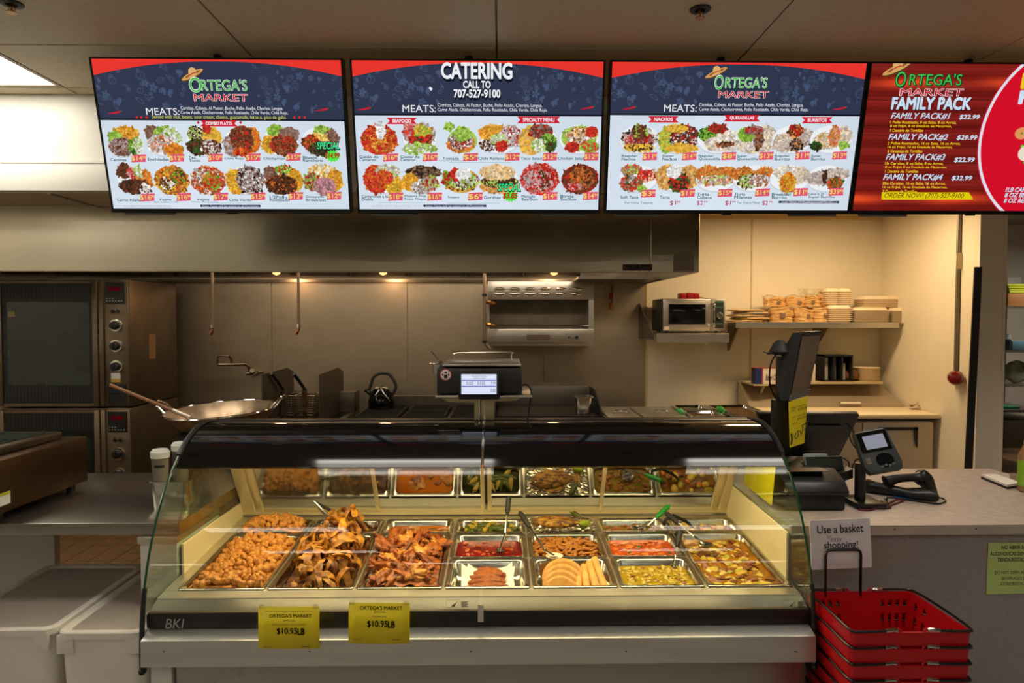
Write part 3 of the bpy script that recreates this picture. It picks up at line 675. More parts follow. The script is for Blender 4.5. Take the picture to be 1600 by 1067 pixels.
# microwave on its shelf
mw = thing('microwave_oven', 'steel microwave oven with red timer on top, on a wall shelf', 'microwave', (1.55, 5.9, 1.545))
mx0, mx1 = P(1036, 500, 5.7).x, P(1133, 500, 5.7).x; mz0, mz1 = P(0, 518, 5.7).z, P(0, 466, 5.7).z
bm = BM(); box(bm, mx0, mx1, 5.71, 6.12, mz0, mz1, bev=0.006); obj('case', bm, mat('microwave_body', (84, 78, 70), 0.4, 0.6), mw)
bm = BM(); box(bm, mx0, mx1 - 0.125, 5.70, 5.715, mz0 + 0.004, mz1 - 0.004, bev=0.004); obj('door', bm, steel, mw)
bm = BM(); box(bm, mx0 + 0.045, mx1 - 0.165, 5.695, 5.702, mz0 + 0.06, mz1 - 0.045, bev=0.004); obj('window', bm, blk_gloss, mw)
bm = BM(); box(bm, mx1 - 0.125, mx1, 5.70, 5.715, mz0 + 0.004, mz1 - 0.004, bev=0.003); obj('control_surround', bm, steel, mw)
bm = BM(); box(bm, mx1 - 0.085, mx1 - 0.015, 5.695, 5.702, mz0 + 0.025, mz1 - 0.02); obj('control_panel', bm, mat('dark_panel', (40, 42, 38), 0.4), mw)
bm = BM(); lathe(bm, [(0.026, 0), (0.026, 0.012), (0.018, 0.022)], seg=20, M=RT((mx1 - 0.05, 5.695, (mz0 + mz1) / 2 - 0.005), rx=R(90))); obj('dial', bm, chrome, mw)
bm = BM(); tube(bm, smoothpath([(mx1 - 0.105, 5.70, mz0 + 0.045), (mx1 - 0.105, 5.66, mz0 + 0.06), (mx1 - 0.105, 5.66, mz1 - 0.055), (mx1 - 0.105, 5.70, mz1 - 0.04)], 4), 0.010, 8); obj('handle', bm, chrome, mw)
bm = BM()
for (z_, h_) in ((mz1 - 0.035, 0.008), (mz1 - 0.075, 0.006), (mz0 + 0.06, 0.006)): box(bm, mx1 - 0.078, mx1 - 0.022, 5.6935, 5.696, z_, z_ + h_)
obj('green_marks', bm, mat('panel_green', (40, 110, 80), 0.5), mw)
bm = BM(); box(bm, mx0 + 0.008, mx0 + 0.05, 5.697, 5.70, mz0 + 0.012, mz0 + 0.04); obj('badge', bm, mat('badge_print', (190, 170, 150), 0.4), mw)
bm = BM()
for xx in (mx0 + 0.05, mx1 - 0.05):
    for yy in (5.78, 6.05): cyl(bm, (xx, yy, mz0 - 0.012), (xx, yy, mz0 + 0.002), 0.015, seg=10)
obj('feet', bm, blk, mw)
ms = thing('microwave_shelf', 'steel bracket shelf holding the microwave', 'shelf', (1.55, 5.9, 1.5))
zs = mz0 - 0.014; sx_ = P(1026, 530, 5.55).x
bm = BM(); box(bm, sx_, P(1139, 530, 5.55).x, 5.55, 6.18, zs - 0.012, zs - 0.002, bev=0.002, seg=1); box(bm, sx_, P(1139, 530, 5.55).x, 5.545, 5.556, zs - 0.075, zs - 0.002, bev=0.002, seg=1); obj('shelf_board', bm, steel, ms)
for xx in (sx_ + 0.01, P(1139, 530, 5.55).x - 0.02):
    bm = BM(); prism(bm, [(5.6, zs - 0.002), (6.18, zs + 0.26 if xx < 1.5 else zs - 0.002), (6.18, zs - 0.06), (5.6, zs - 0.05)], 'x', xx - 0.03, xx - 0.022); obj('bracket', bm, steel_dark, ms)
tm = thing('timer', 'red plastic kitchen timer on top of the microwave', 'timer', (P(1076, 463, 5.85).x, 5.85, mz1))
bm = BM(); box(bm, -0.085, -0.03, -0.05, 0.05, 0, 0.05, bev=0.004); box(bm, -0.028, 0.03, -0.055, 0.045, 0, 0.056, bev=0.004); box(bm, 0.032, 0.08, -0.05, 0.05, 0, 0.05, bev=0.004); obj('case', bm, mat('dark_red_plastic', (150, 14, 14), 0.35), tm, local=True)
bm = BM(); tube(bm, smoothpath([(0.08, 0, 0.02), (0.13, 0.02, 0.012), (0.19, 0.05, 0.004), (0.19, 0.12, 0.004)]), 0.003, 6); obj('cord', bm, wire_blk, tm, local=True)

# long wall shelf with tortilla bags and takeout boxes
SZ = P(0, 503.5, 5.83).z
sh = thing('storage_shelf', 'long steel wall shelf full of tortilla bags and takeout boxes', 'shelf', (2.7, 6.0, SZ))
lx0, lx1 = P(1149, 508, 5.82).x, 3.46
bm = BM(); box(bm, P(1112, 508, 6.1).x, lx1, 5.82, 6.18, SZ - 0.006, SZ, bev=0.001, seg=1); box(bm, lx0, lx1 - 0.04, 5.812, 5.822, SZ - 0.05, SZ, bev=0.002, seg=1); obj('shelf_board', bm, steel, sh)
for px_ in (1153, 1292):
    xx = P(px_, 520, 5.9).x
    bm = BM(); prism(bm, [(5.84, SZ - 0.006), (6.18, SZ - 0.006), (6.18, SZ - 0.26), (6.15, SZ - 0.26)], 'x', xx, xx + 0.012); obj('bracket', bm, mat('bracket_steel', (140, 124, 98), 0.4, 0.7), sh)
m_tort = mat('corn_tortilla', (236, 196, 130), 0.6, c2=(222, 174, 104), scale=30)
m_flour = mat('flour_tortilla', (224, 196, 150), 0.6, c2=(196, 150, 96), scale=40)
m_bag = glass('clear_bag', (0.97, 0.95, 0.9), 0.09, 0.9, 0.16)
m_bagink = mat('bag_print', (120, 90, 66), 0.5)
def tortilla_bag(px, py, Y, r, h, lab, kind='stack', rz=0.0, seed=0):
    p = P(px, py, Y); r *= 1.12; h *= 1.45; t = thing('tortilla_bag', lab, 'tortilla bag', (p.x, Y, SZ + max(0, round((p.z - SZ) / 0.001) * 0.001)), rz, group='bags of tortillas on the long shelf')
    n = max(3, int(h / 0.011)); bm = BM(); rnd = random.Random(seed)
    for k in range(n):
        dx, dy = rnd.uniform(-0.004, 0.004), rnd.uniform(-0.004, 0.004)
        lathe(bm, [(r * 0.96, k * h / n + 0.001), (r, k * h / n + h / n * 0.5), (r * 0.96, (k + 1) * h / n - 0.0005)], (dx, dy, 0), 20)
    for v in bm.verts: v.co = Vector((v.co.x * 1.12, v.co.y, v.co.z)) + Vector((mnoise.noise(v.co * 14 + Vector((seed, 0, 0))) * 0.022, mnoise.noise(v.co * 14 + Vector((0, seed, 0))) * 0.014, mnoise.noise(Vector((v.co.x, v.co.y, 0)) * 14 + Vector((0, 0, seed))) * 0.034 * v.co.z / h))
    o = obj('tortillas', bm, m_tort if kind == 'stack' else m_flour, t, local=True)
    bm = BM(); lathe(bm, [(r * 1.02, 0.0), (r * 1.08, 0.004), (r * 1.06, h * 0.5), (r * 1.03, h * 1.02), (r * 0.55, h * 1.14), (r * 0.15, h * 1.12)], seg=24, caps=(False, True))
    for v in bm.verts: v.co += Vector((mnoise.noise(v.co * 40 + Vector((seed, 0, 0))), mnoise.noise(v.co * 40 + Vector((9, seed, 0))), mnoise.noise(v.co * 40 + Vector((0, 5, seed))))) * 0.006
    for v in bm.verts: v.co = Vector((v.co.x * 1.14, v.co.y * 1.03, v.co.z)) + Vector((mnoise.noise(v.co * 14 + Vector((seed, 0, 0))) * 0.022, mnoise.noise(v.co * 14 + Vector((0, seed, 0))) * 0.014, mnoise.noise(Vector((v.co.x, v.co.y, 0)) * 14 + Vector((0, 0, seed))) * 0.034 * v.co.z / h))
    obj('bag', bm, m_bag, t, local=True)
    bm = BM(); s = r * 1.10
    lathe(bm, [(s, h * 0.3), (s, h * 0.6)], seg=40, caps=(False, False))
    bmesh.ops.delete(bm, geom=[f for f in bm.faces if not (f.calc_center_median().y < -s * 0.82 and abs(f.calc_center_median().x - s * 0.2 * (seed % 3 - 1)) < s * 0.2)], context='FACES')
    obj('bag_print', bm, m_bagink, t, local=True)
    return t
bags = [(1220, 504, 5.98, .082, .085, 'lower tortilla bag next to the flat pile of loose tortillas'), (1256, 504, 5.98, .075, .08, 'lower tortilla bag, second from the flat pile'),
        (1281, 504, 5.95, .062, .085, 'lower tortilla bag with a dark label in the middle of the row'), (1303, 504, 5.98, .058, .09, 'lower tortilla bag beside the takeout box tower'),
        (1210, 479, 6.02, .078, .055, 'upper tortilla bag at the left end of the top row'), (1240, 479, 6.02, .072, .055, 'upper tortilla bag, second of the top row'),
        (1268, 479, 6.0, .055, .06, 'upper tortilla bag with gathered plastic neck'), (1289, 479, 6.0, .052, .065, 'upper tortilla bag leaning on the takeout box tower')]
for k, (px_, py_, Y_, r_, h_, lab_) in enumerate(bags): tortilla_bag(px_, py_, Y_, r_, h_, lab_, seed=k + 3)
def bag_neck(px, py, Y, lab):
    p = P(px, py, Y); bm = BM()
    lathe(bm, [(0.012, -0.005), (0.02, 0.02), (0.035, 0.05), (0.042, 0.075)], seg=14, caps=(False, False))
    for v in bm.verts: v.co += Vector((mnoise.noise(v.co * 60), mnoise.noise(v.co * 60 + Vector((3, 3, 3))), 0)) * 0.02
    bmesh.ops.translate(bm, vec=p, verts=bm.verts); tag(obj('bag_neck', bm, m_bag), lab, 'plastic bag')
bag_neck(1255, 464, 6.0, 'gathered clear plastic neck sticking up from the upper tortilla bags, left one')
bag_neck(1277, 464, 6.0, 'gathered clear plastic neck sticking up near the takeout box tower')
for k in range(5):       # flat wide packs at the left end of the shelf
    zz = SZ + k * 0.0235; p = P(1166 + (k % 2) * 7, 500, 5.97)
    t = thing('flat_tortilla_pack', 'flat wide pack of tortillas in the low pile beside the microwave, %s' % ['bottom', 'second from bottom', 'middle', 'second from top', 'top'][k], 'tortilla pack', (p.x, 5.98, zz), R(5 * k), group='flat tortilla packs beside the microwave')
    bm = BM(); lathe(bm, [(0.10, 0.001), (0.125, 0.004), (0.13, 0.010), (0.122, 0.017), (0.08, 0.019)], seg=26)
    for v in bm.verts: v.co += Vector((mnoise.noise(v.co * 20 + Vector((k, 0, 0))) * 0.02, 0, mnoise.noise(v.co * 30 + Vector((k, 2, 0))) * 0.004)); v.co.x *= 1.35
    obj('tortillas', bm, m_flour, t, local=True)
    bm = BM(); lathe(bm, [(0.102, 0.0005), (0.13, 0.003), (0.136, 0.010), (0.127, 0.0185), (0.08, 0.0205)], seg=26)
    for v in bm.verts: v.co += Vector((mnoise.noise(v.co * 20 + Vector((k, 0, 0))) * 0.024, 0, mnoise.noise(v.co * 30 + Vector((k, 2, 0))) * 0.004)); v.co.x *= 1.38
    obj('bag', bm, m_bag, t, local=True)
# clamshell takeout boxes: every box of a stack is its own
m_clam = mat('takeout_pulp', (226, 206, 172), 0.7)
def clam_mesh(w, d, h, top=False):
    bm = BM(); r = 0.02
    lp = [rrect(-w/2 + 0.012, w/2 - 0.012, -d/2 + 0.012, d/2 - 0.012, r, 0.0, 2), rrect(-w/2 + 0.006, w/2 - 0.006, -d/2 + 0.006, d/2 - 0.006, r, h * 0.5, 2), rrect(-w/2 - 0.004, w/2 + 0.004, -d/2 - 0.004, d/2 + 0.004, r, h * 0.8, 2), rrect(-w/2 - 0.004, w/2 + 0.004, -d/2 - 0.004, d/2 + 0.004, r, h, 2)]
    if top: lp += [rrect(-w/2 + 0.006, w/2 - 0.006, -d/2 + 0.006, d/2 - 0.006, r, h + 0.002, 2), rrect(-w/2 + 0.02, w/2 - 0.02, -d/2 + 0.02, d/2 - 0.02, r, h + 0.026, 2)]
    loft(bm, lp); return me_of('takeout_box', bm, m_clam)
CL = {}
def clam_stack(px0, px1, pyb, pyt, Y, d, where, n, single_lid=True):
    a = P(px0, pyb, Y); b_ = P(px1, pyt, Y); w = b_.x - a.x - 0.008; h = (b_.z - a.z - 0.028) / n
    key = (round(w, 3), round(h, 4), d)
    if key not in CL: CL[key] = (clam_mesh(w, d, h), clam_mesh(w, d, h, True))
    base = SZ if abs(a.z - SZ) < 0.03 else a.z
    for k in range(n):
        o = inst('takeout_box', CL[key][1 if k == n - 1 else 0], None, RT(((a.x + b_.x) / 2 + ((k * 7) % 3 - 1) * 0.0015, Y + d / 2 + 0.004, base + k * h), rz=R(((k * 5) % 3 - 1) * 0.5)))
        tag(o, ('top takeout box with raised lid, ' if k == n - 1 else 'thin pale takeout box nested in ') + where, 'takeout box', 'takeout boxes in ' + where)
clam_stack(1296, 1334, 503, 476, 5.84, 0.16, 'the lower part of the tall tower', 7)
clam_stack(1290, 1316, 476, 450, 5.90, 0.15, 'the upper left of the tall tower', 7)
clam_stack(1312, 1335, 476, 450, 5.86, 0.15, 'the upper right of the tall tower', 7)
clam_stack(1336, 1392, 503, 479, 5.84, 0.20, 'the short stack in front', 10)
clam_stack(1394, 1431, 503, 480, 5.86, 0.20, 'the lower stack by the wall corner', 10)
clam_stack(1349, 1431, 480, 462, 5.92, 0.20, 'the wide upper stack by the wall corner', 5)

# prep table (refrigerated) with cutting board and sloping lid
PT = thing('prep_refrigerator', 'steel prep refrigerator with sloping lid and cutting board in the corner', 'prep refrigerator', (2.9, 5.7, 0))
px0 = P(1195, 650, 5.3).x; px1 = min(P(1478, 655, 5.31).x, 3.462)
m_fr = mat('fridge_steel', (188, 174, 152), 0.45, 0.55)
bm = BM(); box(bm, px0, px1 - 0.04, 5.35, 6.15, 0.1, 0.86, bev=0.004); obj('body', bm, m_fr, PT)
bm = BM(); box(bm, px0, px1, 5.30, 5.75, 0.86, 0.892, bev=0.006); obj('cutting_board', bm, mat('cutting_board', (232, 214, 172), 0.45), PT)
bm = BM(); box(bm, px0, px1 - 0.02, 5.33, 5.36, 0.835, 0.858); obj('shadow_gap', bm, blk_matte, PT)
for a_, b_ in ((px0 + 0.02, P(1357, 0, 5.34).x), (P(1359, 0, 5.34).x, px1 - 0.04)):
    bm = BM(); box(bm, a_, b_, 5.325, 5.35, 0.14, 0.825, bev=0.004); d_ = obj('door', bm, m_fr, PT)
    if a_ > px0 + 0.1:
        h0, h1 = P(1385, 0, 5.32).x, P(1447, 0, 5.32).x; zt = P(0, 671, 5.32).z
        bm = BM(); box(bm, h0, h1, 5.31, 5.326, zt - 0.022, zt); prism(bm, [(h1 - 0.028, zt), (h1, zt), (h1, zt - 0.16), (h1 - 0.012, zt - 0.13)], 'y', 5.31, 5.326); obj('handle', bm, blk, d_)
lz = P(0, 635, 5.78).z
bm = BM(); xa, xb, xc, xd = px0 + 0.05, 3.44, P(1398, 0, 6.12).x, px0 + 0.08
loft(bm, [[Vector((xa, 5.76, 0.895)), Vector((xb, 5.76, 0.895)), Vector((min(xc, 3.4), 6.14, 1.09)), Vector((xd, 6.14, 1.09))], [Vector((xa, 5.76, 0.875)), Vector((xb, 5.76, 0.875)), Vector((min(xc, 3.4), 6.14, 0.88)), Vector((xd, 6.14, 0.88))]])
obj('sloping_lid', bm, mat('lid_steel', (190, 174, 148), 0.42, 0.7), PT)
bm = BM(); hx_ = P(1328, 633, 5.76).x; tube(bm, [(hx_ - 0.09, 5.79, 0.908), (hx_ - 0.085, 5.755, 0.925), (hx_ + 0.085, 5.755, 0.925), (hx_ + 0.09, 5.79, 0.908)], 0.011, 8); obj('lid_handle', bm, chrome, PT)
bm = BM()
for xx in (px0 + 0.06, px1 - 0.1):
    for yy in (5.42, 6.08): cyl(bm, (xx, yy, 0), (xx, yy, 0.11), 0.02)
obj('casters', bm, blk, PT)
rg = thing('cleaning_cloth', 'crumpled beige cloth on the cutting board corner', 'cloth', (P(1448, 641, 5.6).x, 5.6, 0.893))
bm = BM(); blob(bm, Vector((0, 0, 0.015)), (0.13, 0.05, 0.018), 0.5, 2.5, 3, 5); blob(bm, Vector((-0.07, 0.02, 0.03)), (0.06, 0.04, 0.025), 0.5, 2.5, 3, 8); obj('cloth', bm, mat('cloth', (206, 186, 150), 0.9, c2=(180, 160, 126), scale=30), rg, local=True)
# little shelf over the lid
S2 = P(0, 598.5, 5.85).z
s2 = thing('narrow_shelf', 'narrow cream shelf above the sloping lid of the prep refrigerator', 'shelf', (2.9, 6.0, S2))
a_, b_ = P(1200, 0, 5.85).x, P(1391, 0, 5.85).x
bm = BM(); box(bm, a_, b_, 5.85, 6.18, S2 - 0.02, S2, bev=0.002, seg=1); obj('shelf_board', bm, mat('shelf_cream', (196, 178, 140), 0.45, 0.3), s2)
bm = BM(); tube(bm, [(a_ + 0.02, 5.88, S2 - 0.03), (a_ + 0.03, 6.17, S2 - 0.32)], 0.012, 8); obj('bracket', bm, MATS['shelf_cream'], s2)
def onshelf(px0, px1, pyt, Y): a = P(px0, pyt, Y); b = P(px1, pyt, Y); return a.x, b.x, a.z - S2
x0_, x1_, h_ = onshelf(1287, 1333, 555, 5.87)
t = thing('cup_dispenser', 'black upright rack with white sleeves on the narrow cream shelf', 'dispenser', ((x0_ + x1_) / 2, 5.97, S2)); w_ = x1_ - x0_
bm = BM()
box(bm, -w_/2, w_/2, 0.09, 0.10, 0, h_)
for xx in (-w_/2, -w_/2 + w_ * 0.33, -w_/2 + w_ * 0.62, w_/2 - 0.012): box(bm, xx, xx + 0.012, -0.1, 0.09, 0, h_)
box(bm, -w_/2, w_/2, -0.1, 0.09, h_ - 0.012, h_); box(bm, -w_/2, w_/2, -0.1, 0.09, 0, 0.012); obj('rack', bm, blk, t, local=True)
for k, xx in enumerate((-w_ * 0.30, -w_ * 0.02, w_ * 0.30)):
    bm = BM(); cyl(bm, (xx, -0.03, 0.013), (xx, -0.03, h_ * (0.9 if k < 2 else 0.68)), w_ * 0.085, w_ * 0.075, 14); obj('sleeve', bm, grey_pl if k == 1 else mat('pale_grey', (176, 172, 164), 0.5), t, local=True)
for k, px_ in enumerate((1266, 1272, 1279)):
    x_ = P(px_, 0, 5.9).x; bm = BM(); box(bm, x_ - 0.014, x_ + 0.014, 5.88, 6.05, S2 + 0.0005, S2 + 0.16 - k * 0.004, bev=0.003)
    tag(obj('paper_packet', bm, mat('packet_cream', (206, 196, 176), 0.7)), 'upright pale paper packet left of the black rack, %s of three' % ['left', 'middle', 'right'][k], 'packet', 'paper packets left of the black rack')
x_ = P(1341, 0, 5.95).x; bm = BM(); lathe(bm, [(0.03, 0.0), (0.068, 0.02), (0.072, 0.05), (0.05, 0.095), (0.015, 0.105)], (x_, 5.97, S2), 22)
tag(obj('brown_bun_bag', bm, mat('brown_bread', (120, 72, 30), 0.6, c2=(90, 52, 22), scale=14)), 'brown rounded loaf bag between the black rack and the white bowls', 'bread')
for k in range(9):
    x_ = P(1367, 0, 5.95).x; bm = BM(); z_ = S2 + k * 0.013
    lathe(bm, [(0.095, z_ + 0.0005), (0.108, z_ + 0.011), (0.112, z_ + 0.0125), (0.09, z_ + 0.0125)], (x_ + 0.001 * (k % 2), 5.98, 0), 28)
    tag(obj('paper_bowl', bm, m_clam), 'round white paper bowl in the nested stack at the right end of the narrow shelf', 'bowl', 'stack of paper bowls')
p_ = P(1180, 600, 5.8); bt = thing('foil_box', 'long blue and white carton with red script, left end of the narrow shelf', 'box', (p_.x, 5.8, p_.z))
w_ = P(1216, 0, 5.8).x - p_.x; h_ = P(0, 577, 5.8).z - p_.z
bm = BM(); box(bm, 0, w_ + 0.12, 0, 0.09, 0, h_, bev=0.002, seg=1); obj('carton', bm, mat('carton_white', (214, 204, 190), 0.5), bt, local=True)
bm = BM(); box(bm, -0.001, 0.055, -0.0015, 0.0905, 0.0, h_ + 0.001); obj('blue_end', bm, mat('carton_blue', (30, 40, 96), 0.5), bt, local=True)
bm = BM(); box(bm, 0.055, 0.065, -0.0015, 0.0, 0.0, h_ + 0.001); box(bm, 0.0, w_ + 0.12, -0.001, 0.09, h_, h_ + 0.002); obj('red_band', bm, mat('carton_red', (150, 30, 40), 0.5), bt, local=True)
text('Baker Chef', None, 0.09, w_ + 0.05, h_ * 0.25, h_ * 0.62, MATS['carton_red'], bt, 0.01, -0.002, 'script_lettering', 0.3)
bm = BM(); box(bm, p_.x + 0.02, 3.3, 5.75, 5.9, p_.z - 0.012, p_.z - 0.001); bmesh.ops.delete(bm, geom=[], context='VERTS')
bm.free()
bm = BM(); box(bm, p_.x - 0.02, a_ + 0.02, 5.78, 6.18, p_.z - 0.014, p_.z - 0.001); obj('side_ledge', bm, MATS['shelf_cream'], s2)

# conduit, paper tag and fire alarm on the right wall
cd = thing('conduit', 'grey electrical conduit running down the cream right wall', 'conduit', (3.45, 5.1, 1.2))
bm = BM(); cyl(bm, (3.452, 5.12, P(1503, 585, 5.12).z), (3.452, 5.12, 2.57), 0.014, seg=12); obj('pipe', bm, mat('conduit_grey', (130, 118, 96), 0.4, 0.7), cd)
p_ = P(1503, 407, 5.08); bm = BM(); prism(bm, [(p_.x - 0.034, p_.z - 0.062), (p_.x + 0.034, p_.z - 0.062), (p_.x + 0.026, p_.z + 0.058), (p_.x - 0.03, p_.z + 0.06)], 'y', 5.096, 5.099)
tag(obj('paper_tag', bm, mat('tag_cream', (214, 198, 160), 0.7)), 'small cream paper tag stuck on the grey conduit', 'tag')
p_ = P(1499, 590, 5.08); t = thing('fire_alarm_button', 'round red emergency button at the bottom of the conduit', 'alarm button', (3.46, 5.08, p_.z))
bm = BM(); box(bm, -0.035, 0.009, -0.01, 0.07, -0.045, 0.045, bev=0.008); obj('back_box', bm, grey_pl, t, local=True)
bm = BM(); lathe(bm, [(0.052, 0), (0.056, 0.02), (0.045, 0.045), (0.02, 0.055)], seg=18, M=RT((-0.035, -0.005, 0), rx=R(90), rz=R(-45))); obj('button_cover', bm, mat('clear_red', (120, 18, 14), 0.2, coat=0.4), t, local=True)

# far kitchen through the opening at the right edge
def far(name, x0, x1, y0, y1, pyt, pyb, m, lab, cat, Y=None, bev=0.004):
    Yf = y0; a = P(x0, pyb, Yf); b_ = P(x1, pyt, Yf)
    bm = BM(); box(bm, a.x, b_.x, y0, y1, a.z, b_.z, bev=bev); return tag(obj(name, bm, m), lab, cat)
rk = thing('kitchen_rack', 'steel kitchen shelving seen through the doorway at the right edge', 'shelving', (P(1585, 0, 8).x, 8.2, 0))
bm = BM()
for py_ in (478, 548, 601): a = P(1574, py_ + 3, 8.0); b_ = P(1640, py_, 8.0); box(bm, a.x, b_.x, 8.0, 8.6, a.z, b_.z)
obj('shelf_board', bm, steel, rk)
bm = BM(); x_ = P(1571, 0, 8.0).x
for xx in (x_ + 0.02, P(1640, 0, 8).x): 
    for yy in (8.02, 8.58): cyl(bm, (xx, yy, 0), (xx, yy, P(0, 440, 8.0).z), 0.02, seg=8)
obj('upright', bm, steel_dark, rk)
far('cardboard_box', 1575, 1612, 8.05, 8.4, 458.5, 478, mat('cardboard', (166, 112, 60), 0.8), 'brown cardboard box on the top shelf through the doorway', 'box')
for k in range(4): far('flat_tray', 1575 + k, 1612, 8.05, 8.4, 444 + k * 3.6, 446.8 + k * 3.6, mat('lime_tray', (190, 196, 40), 0.5), 'lime yellow flat tray stacked on the cardboard box, %s' % ['top', 'second', 'third', 'bottom'][k], 'tray', bev=0.001)
far('notice_board', 1575, 1596, 9.5, 9.58, 433, 446, paper_w, 'small white notice on the far kitchen wall', 'notice')
far('black_bin', 1572, 1581, 8.05, 8.3, 530, 547.5, blk, 'black appliance side below the shelf through the doorway', 'appliance')
far('monitor_screen', 1582, 1612, 7.9, 7.95, 533, 548, mat('pale_blue', (120, 170, 190), 0.4), 'pale blue and white panel on the middle shelf through the doorway', 'panel')
far('green_board', 1571, 1594, 7.3, 7.7, 636, 639, mat('green_board', (20, 140, 90), 0.5), 'thin green cutting board on the far steel table', 'cutting board', bev=0.002)
ft = thing('far_steel_table', 'steel sink table seen through the doorway at the right edge', 'table', (P(1590, 0, 7.3).x, 7.6, 0))
bm = BM(); a = P(1569, 700, 7.3); b_ = P(1640, 656, 7.3); box(bm, a.x, b_.x, 7.3, 8.0, a.z, b_.z, bev=0.004); a = P(1569, 656, 7.25); b_ = P(1640, 640, 7.25); box(bm, a.x, b_.x, 7.25, 8.0, b_.z - 0.03, b_.z, bev=0.004); obj('sink_body', bm, mat('far_steel', (120, 116, 106), 0.4, 0.5), ft)
bm = BM(); 
for xx in (P(1572, 0, 7.35).x, P(1635, 0, 7.35).x): cyl(bm, (xx, 7.35, 0), (xx, 7.35, 0.6), 0.02, seg=8); cyl(bm, (xx, 7.9, 0), (xx, 7.9, 0.6), 0.02, seg=8)
obj('legs', bm, steel, ft)
p_ = P(1588, 548, 8.1); bm = BM(); lathe(bm, [(0.05, 0), (0.055, 0.1), (0.03, 0.16), (0.03, 0.2)], (p_.x - 0.03, 8.2, p_.z), 16); tag(obj('white_jug', bm, white_pl), 'white plastic jug on the far middle shelf', 'jug')
p_ = P(1598, 600, 8.1); bm = BM(); blob(bm, p_ + Vector((0, 0.1, 0.14)), (0.14, 0.1, 0.14), 0.2, 2, 3, 4); tag(obj('produce_bag', bm, mat('bag_green', (110, 130, 80), 0.4, c2=(190, 190, 180), scale=9)), 'white and green produce bag on the far lower shelf', 'bag')
# ================================================================== FOOD CASE
CX0, CX1 = -1.257, 1.111
PROF = [(Y_, P(783, py_, Y_).z) for Y_, py_ in ((2.374, 1045), (2.392, 975), (2.404, 900), (2.435, 860), (2.493, 820), (2.574, 760), (2.667, 710), (2.777, 680), (2.994, 658))]
def prof_pts(n=8): return [(p.x, p.y) for p in smoothpath([Vector((a, b, 0)) for a, b in PROF], n)]
_q = [Vector((a, b)) for a, b in PROF]; _s = [0.0]
for _a, _b in zip(_q, _q[1:]): _s.append(_s[-1] + (_b - _a).length)
_fy = np.polyfit(_s, [v.x for v in _q], 4); _fz = np.polyfit(_s, [v.y for v in _q], 4)
PP = [(float(np.polyval(_fy, u)), float(np.polyval(_fz, u))) for u in np.linspace(0, _s[-1], 64)]
def sheet(bm, x0, x1, pts, th=0.006):
    n = len(pts); off = []
    for i, (y, z) in enumerate(pts):
        a = Vector(pts[max(i - 1, 0)]); b = Vector(pts[min(i + 1, n - 1)]); d = (b - a).normalized(); off.append((y + d.y * th, z - d.x * th))
    poly = list(pts) + off[::-1]
    return prism(bm, poly, 'x', x0, x1)
m_glass = glass('case_glass', (0.96, 0.98, 0.955), 0.018, 0.7)
m_endglass = glass('end_glass', (0.90, 0.95, 0.90), 0.04, 0.85)
m_green_edge = mat('glass_edge_green', (24, 70, 40), 0.15)
YG0, YG1 = 2.403, 2.640
case = thing('hot_food_case', 'long curved-glass hot food display case with black top in the centre', 'display case', (-0.073, 2.9, 0.0))
gp_ = [p for p in PP if YG0 - 0.012 <= p[0] <= YG1]
zdeckfront = P(783, 953, 2.40).z
gp_ = [(2.398, zdeckfront)] + [p for p in gp_ if p[1] > zdeckfront + 0.01]
for (a, b_) in ((CX0 + 0.004, -0.078), (-0.068, CX1 - 0.004)):
    bm = BM(); sheet(bm, a, b_, gp_); obj('curved_glass', bm, m_glass, case, smooth=60)
bp_ = [gp_[-1]] + [p for p in PP if p[0] > YG1] + [(3.03, PP[-1][1] + 0.001)]
for (a, b_) in ((CX0 + 0.004, -0.0745), (-0.0715, CX1 - 0.004)):
    bm = BM(); sheet(bm, a, b_, bp_, 0.010); obj('black_top_glass', bm, blk_gloss, case, smooth=60)
bm = BM(); box(bm, CX0, CX1, 2.985, 3.06, PP[-1][1] - 0.03, PP[-1][1] + 0.006, bev=0.004); obj('top_rail', bm, blk, case)
bm = BM(); tube(bm, [(-0.073, y - 0.003, z + 0.003) for y, z in bp_], 0.006, 8); obj('glass_joint', bm, chrome, case)
bm = BM(); box(bm, -0.083, -0.063, 2.385, 2.392, P(0, 976, 2.39).z, P(0, 951, 2.39).z); obj('rail_clip', bm, chrome, case)
# end glasses with green edge and black trim
for s, X_ in ((-1, CX0), (1, CX1)):
    ep = [p for p in PP if p[1] > 0.60] + [(3.36, PP[-1][1]), (3.36, 0.60)]
    bm = BM(); prism(bm, ep, 'x', X_ - 0.003, X_ + 0.003); obj('end_glass', bm, m_endglass, case)
    bm = BM(); tube(bm, [(X_ + s * 0.004, y - 0.002, z + 0.001) for y, z in PP if 0.6 < z < 1.12], 0.0045, 8); obj('glass_edge', bm, m_green_edge, case)
    bm = BM(); tube(bm, [(X_ + s * 0.004, y, z) for y, z in PP if z < 0.70], 0.009, 8); tube(bm, [(X_ + s * 0.004, y, z + 0.003) for y, z in PP if z > 1.10] + [(X_ + s * 0.004, 3.05, PP[-1][1] + 0.003)], 0.010, 8)
    blob(bm, Vector((X_ + s * 0.004, PROF[0][0] + 0.006, PROF[0][1])), (0.013, 0.018, 0.014), 0.0); obj('end_trim', bm, blk, case)
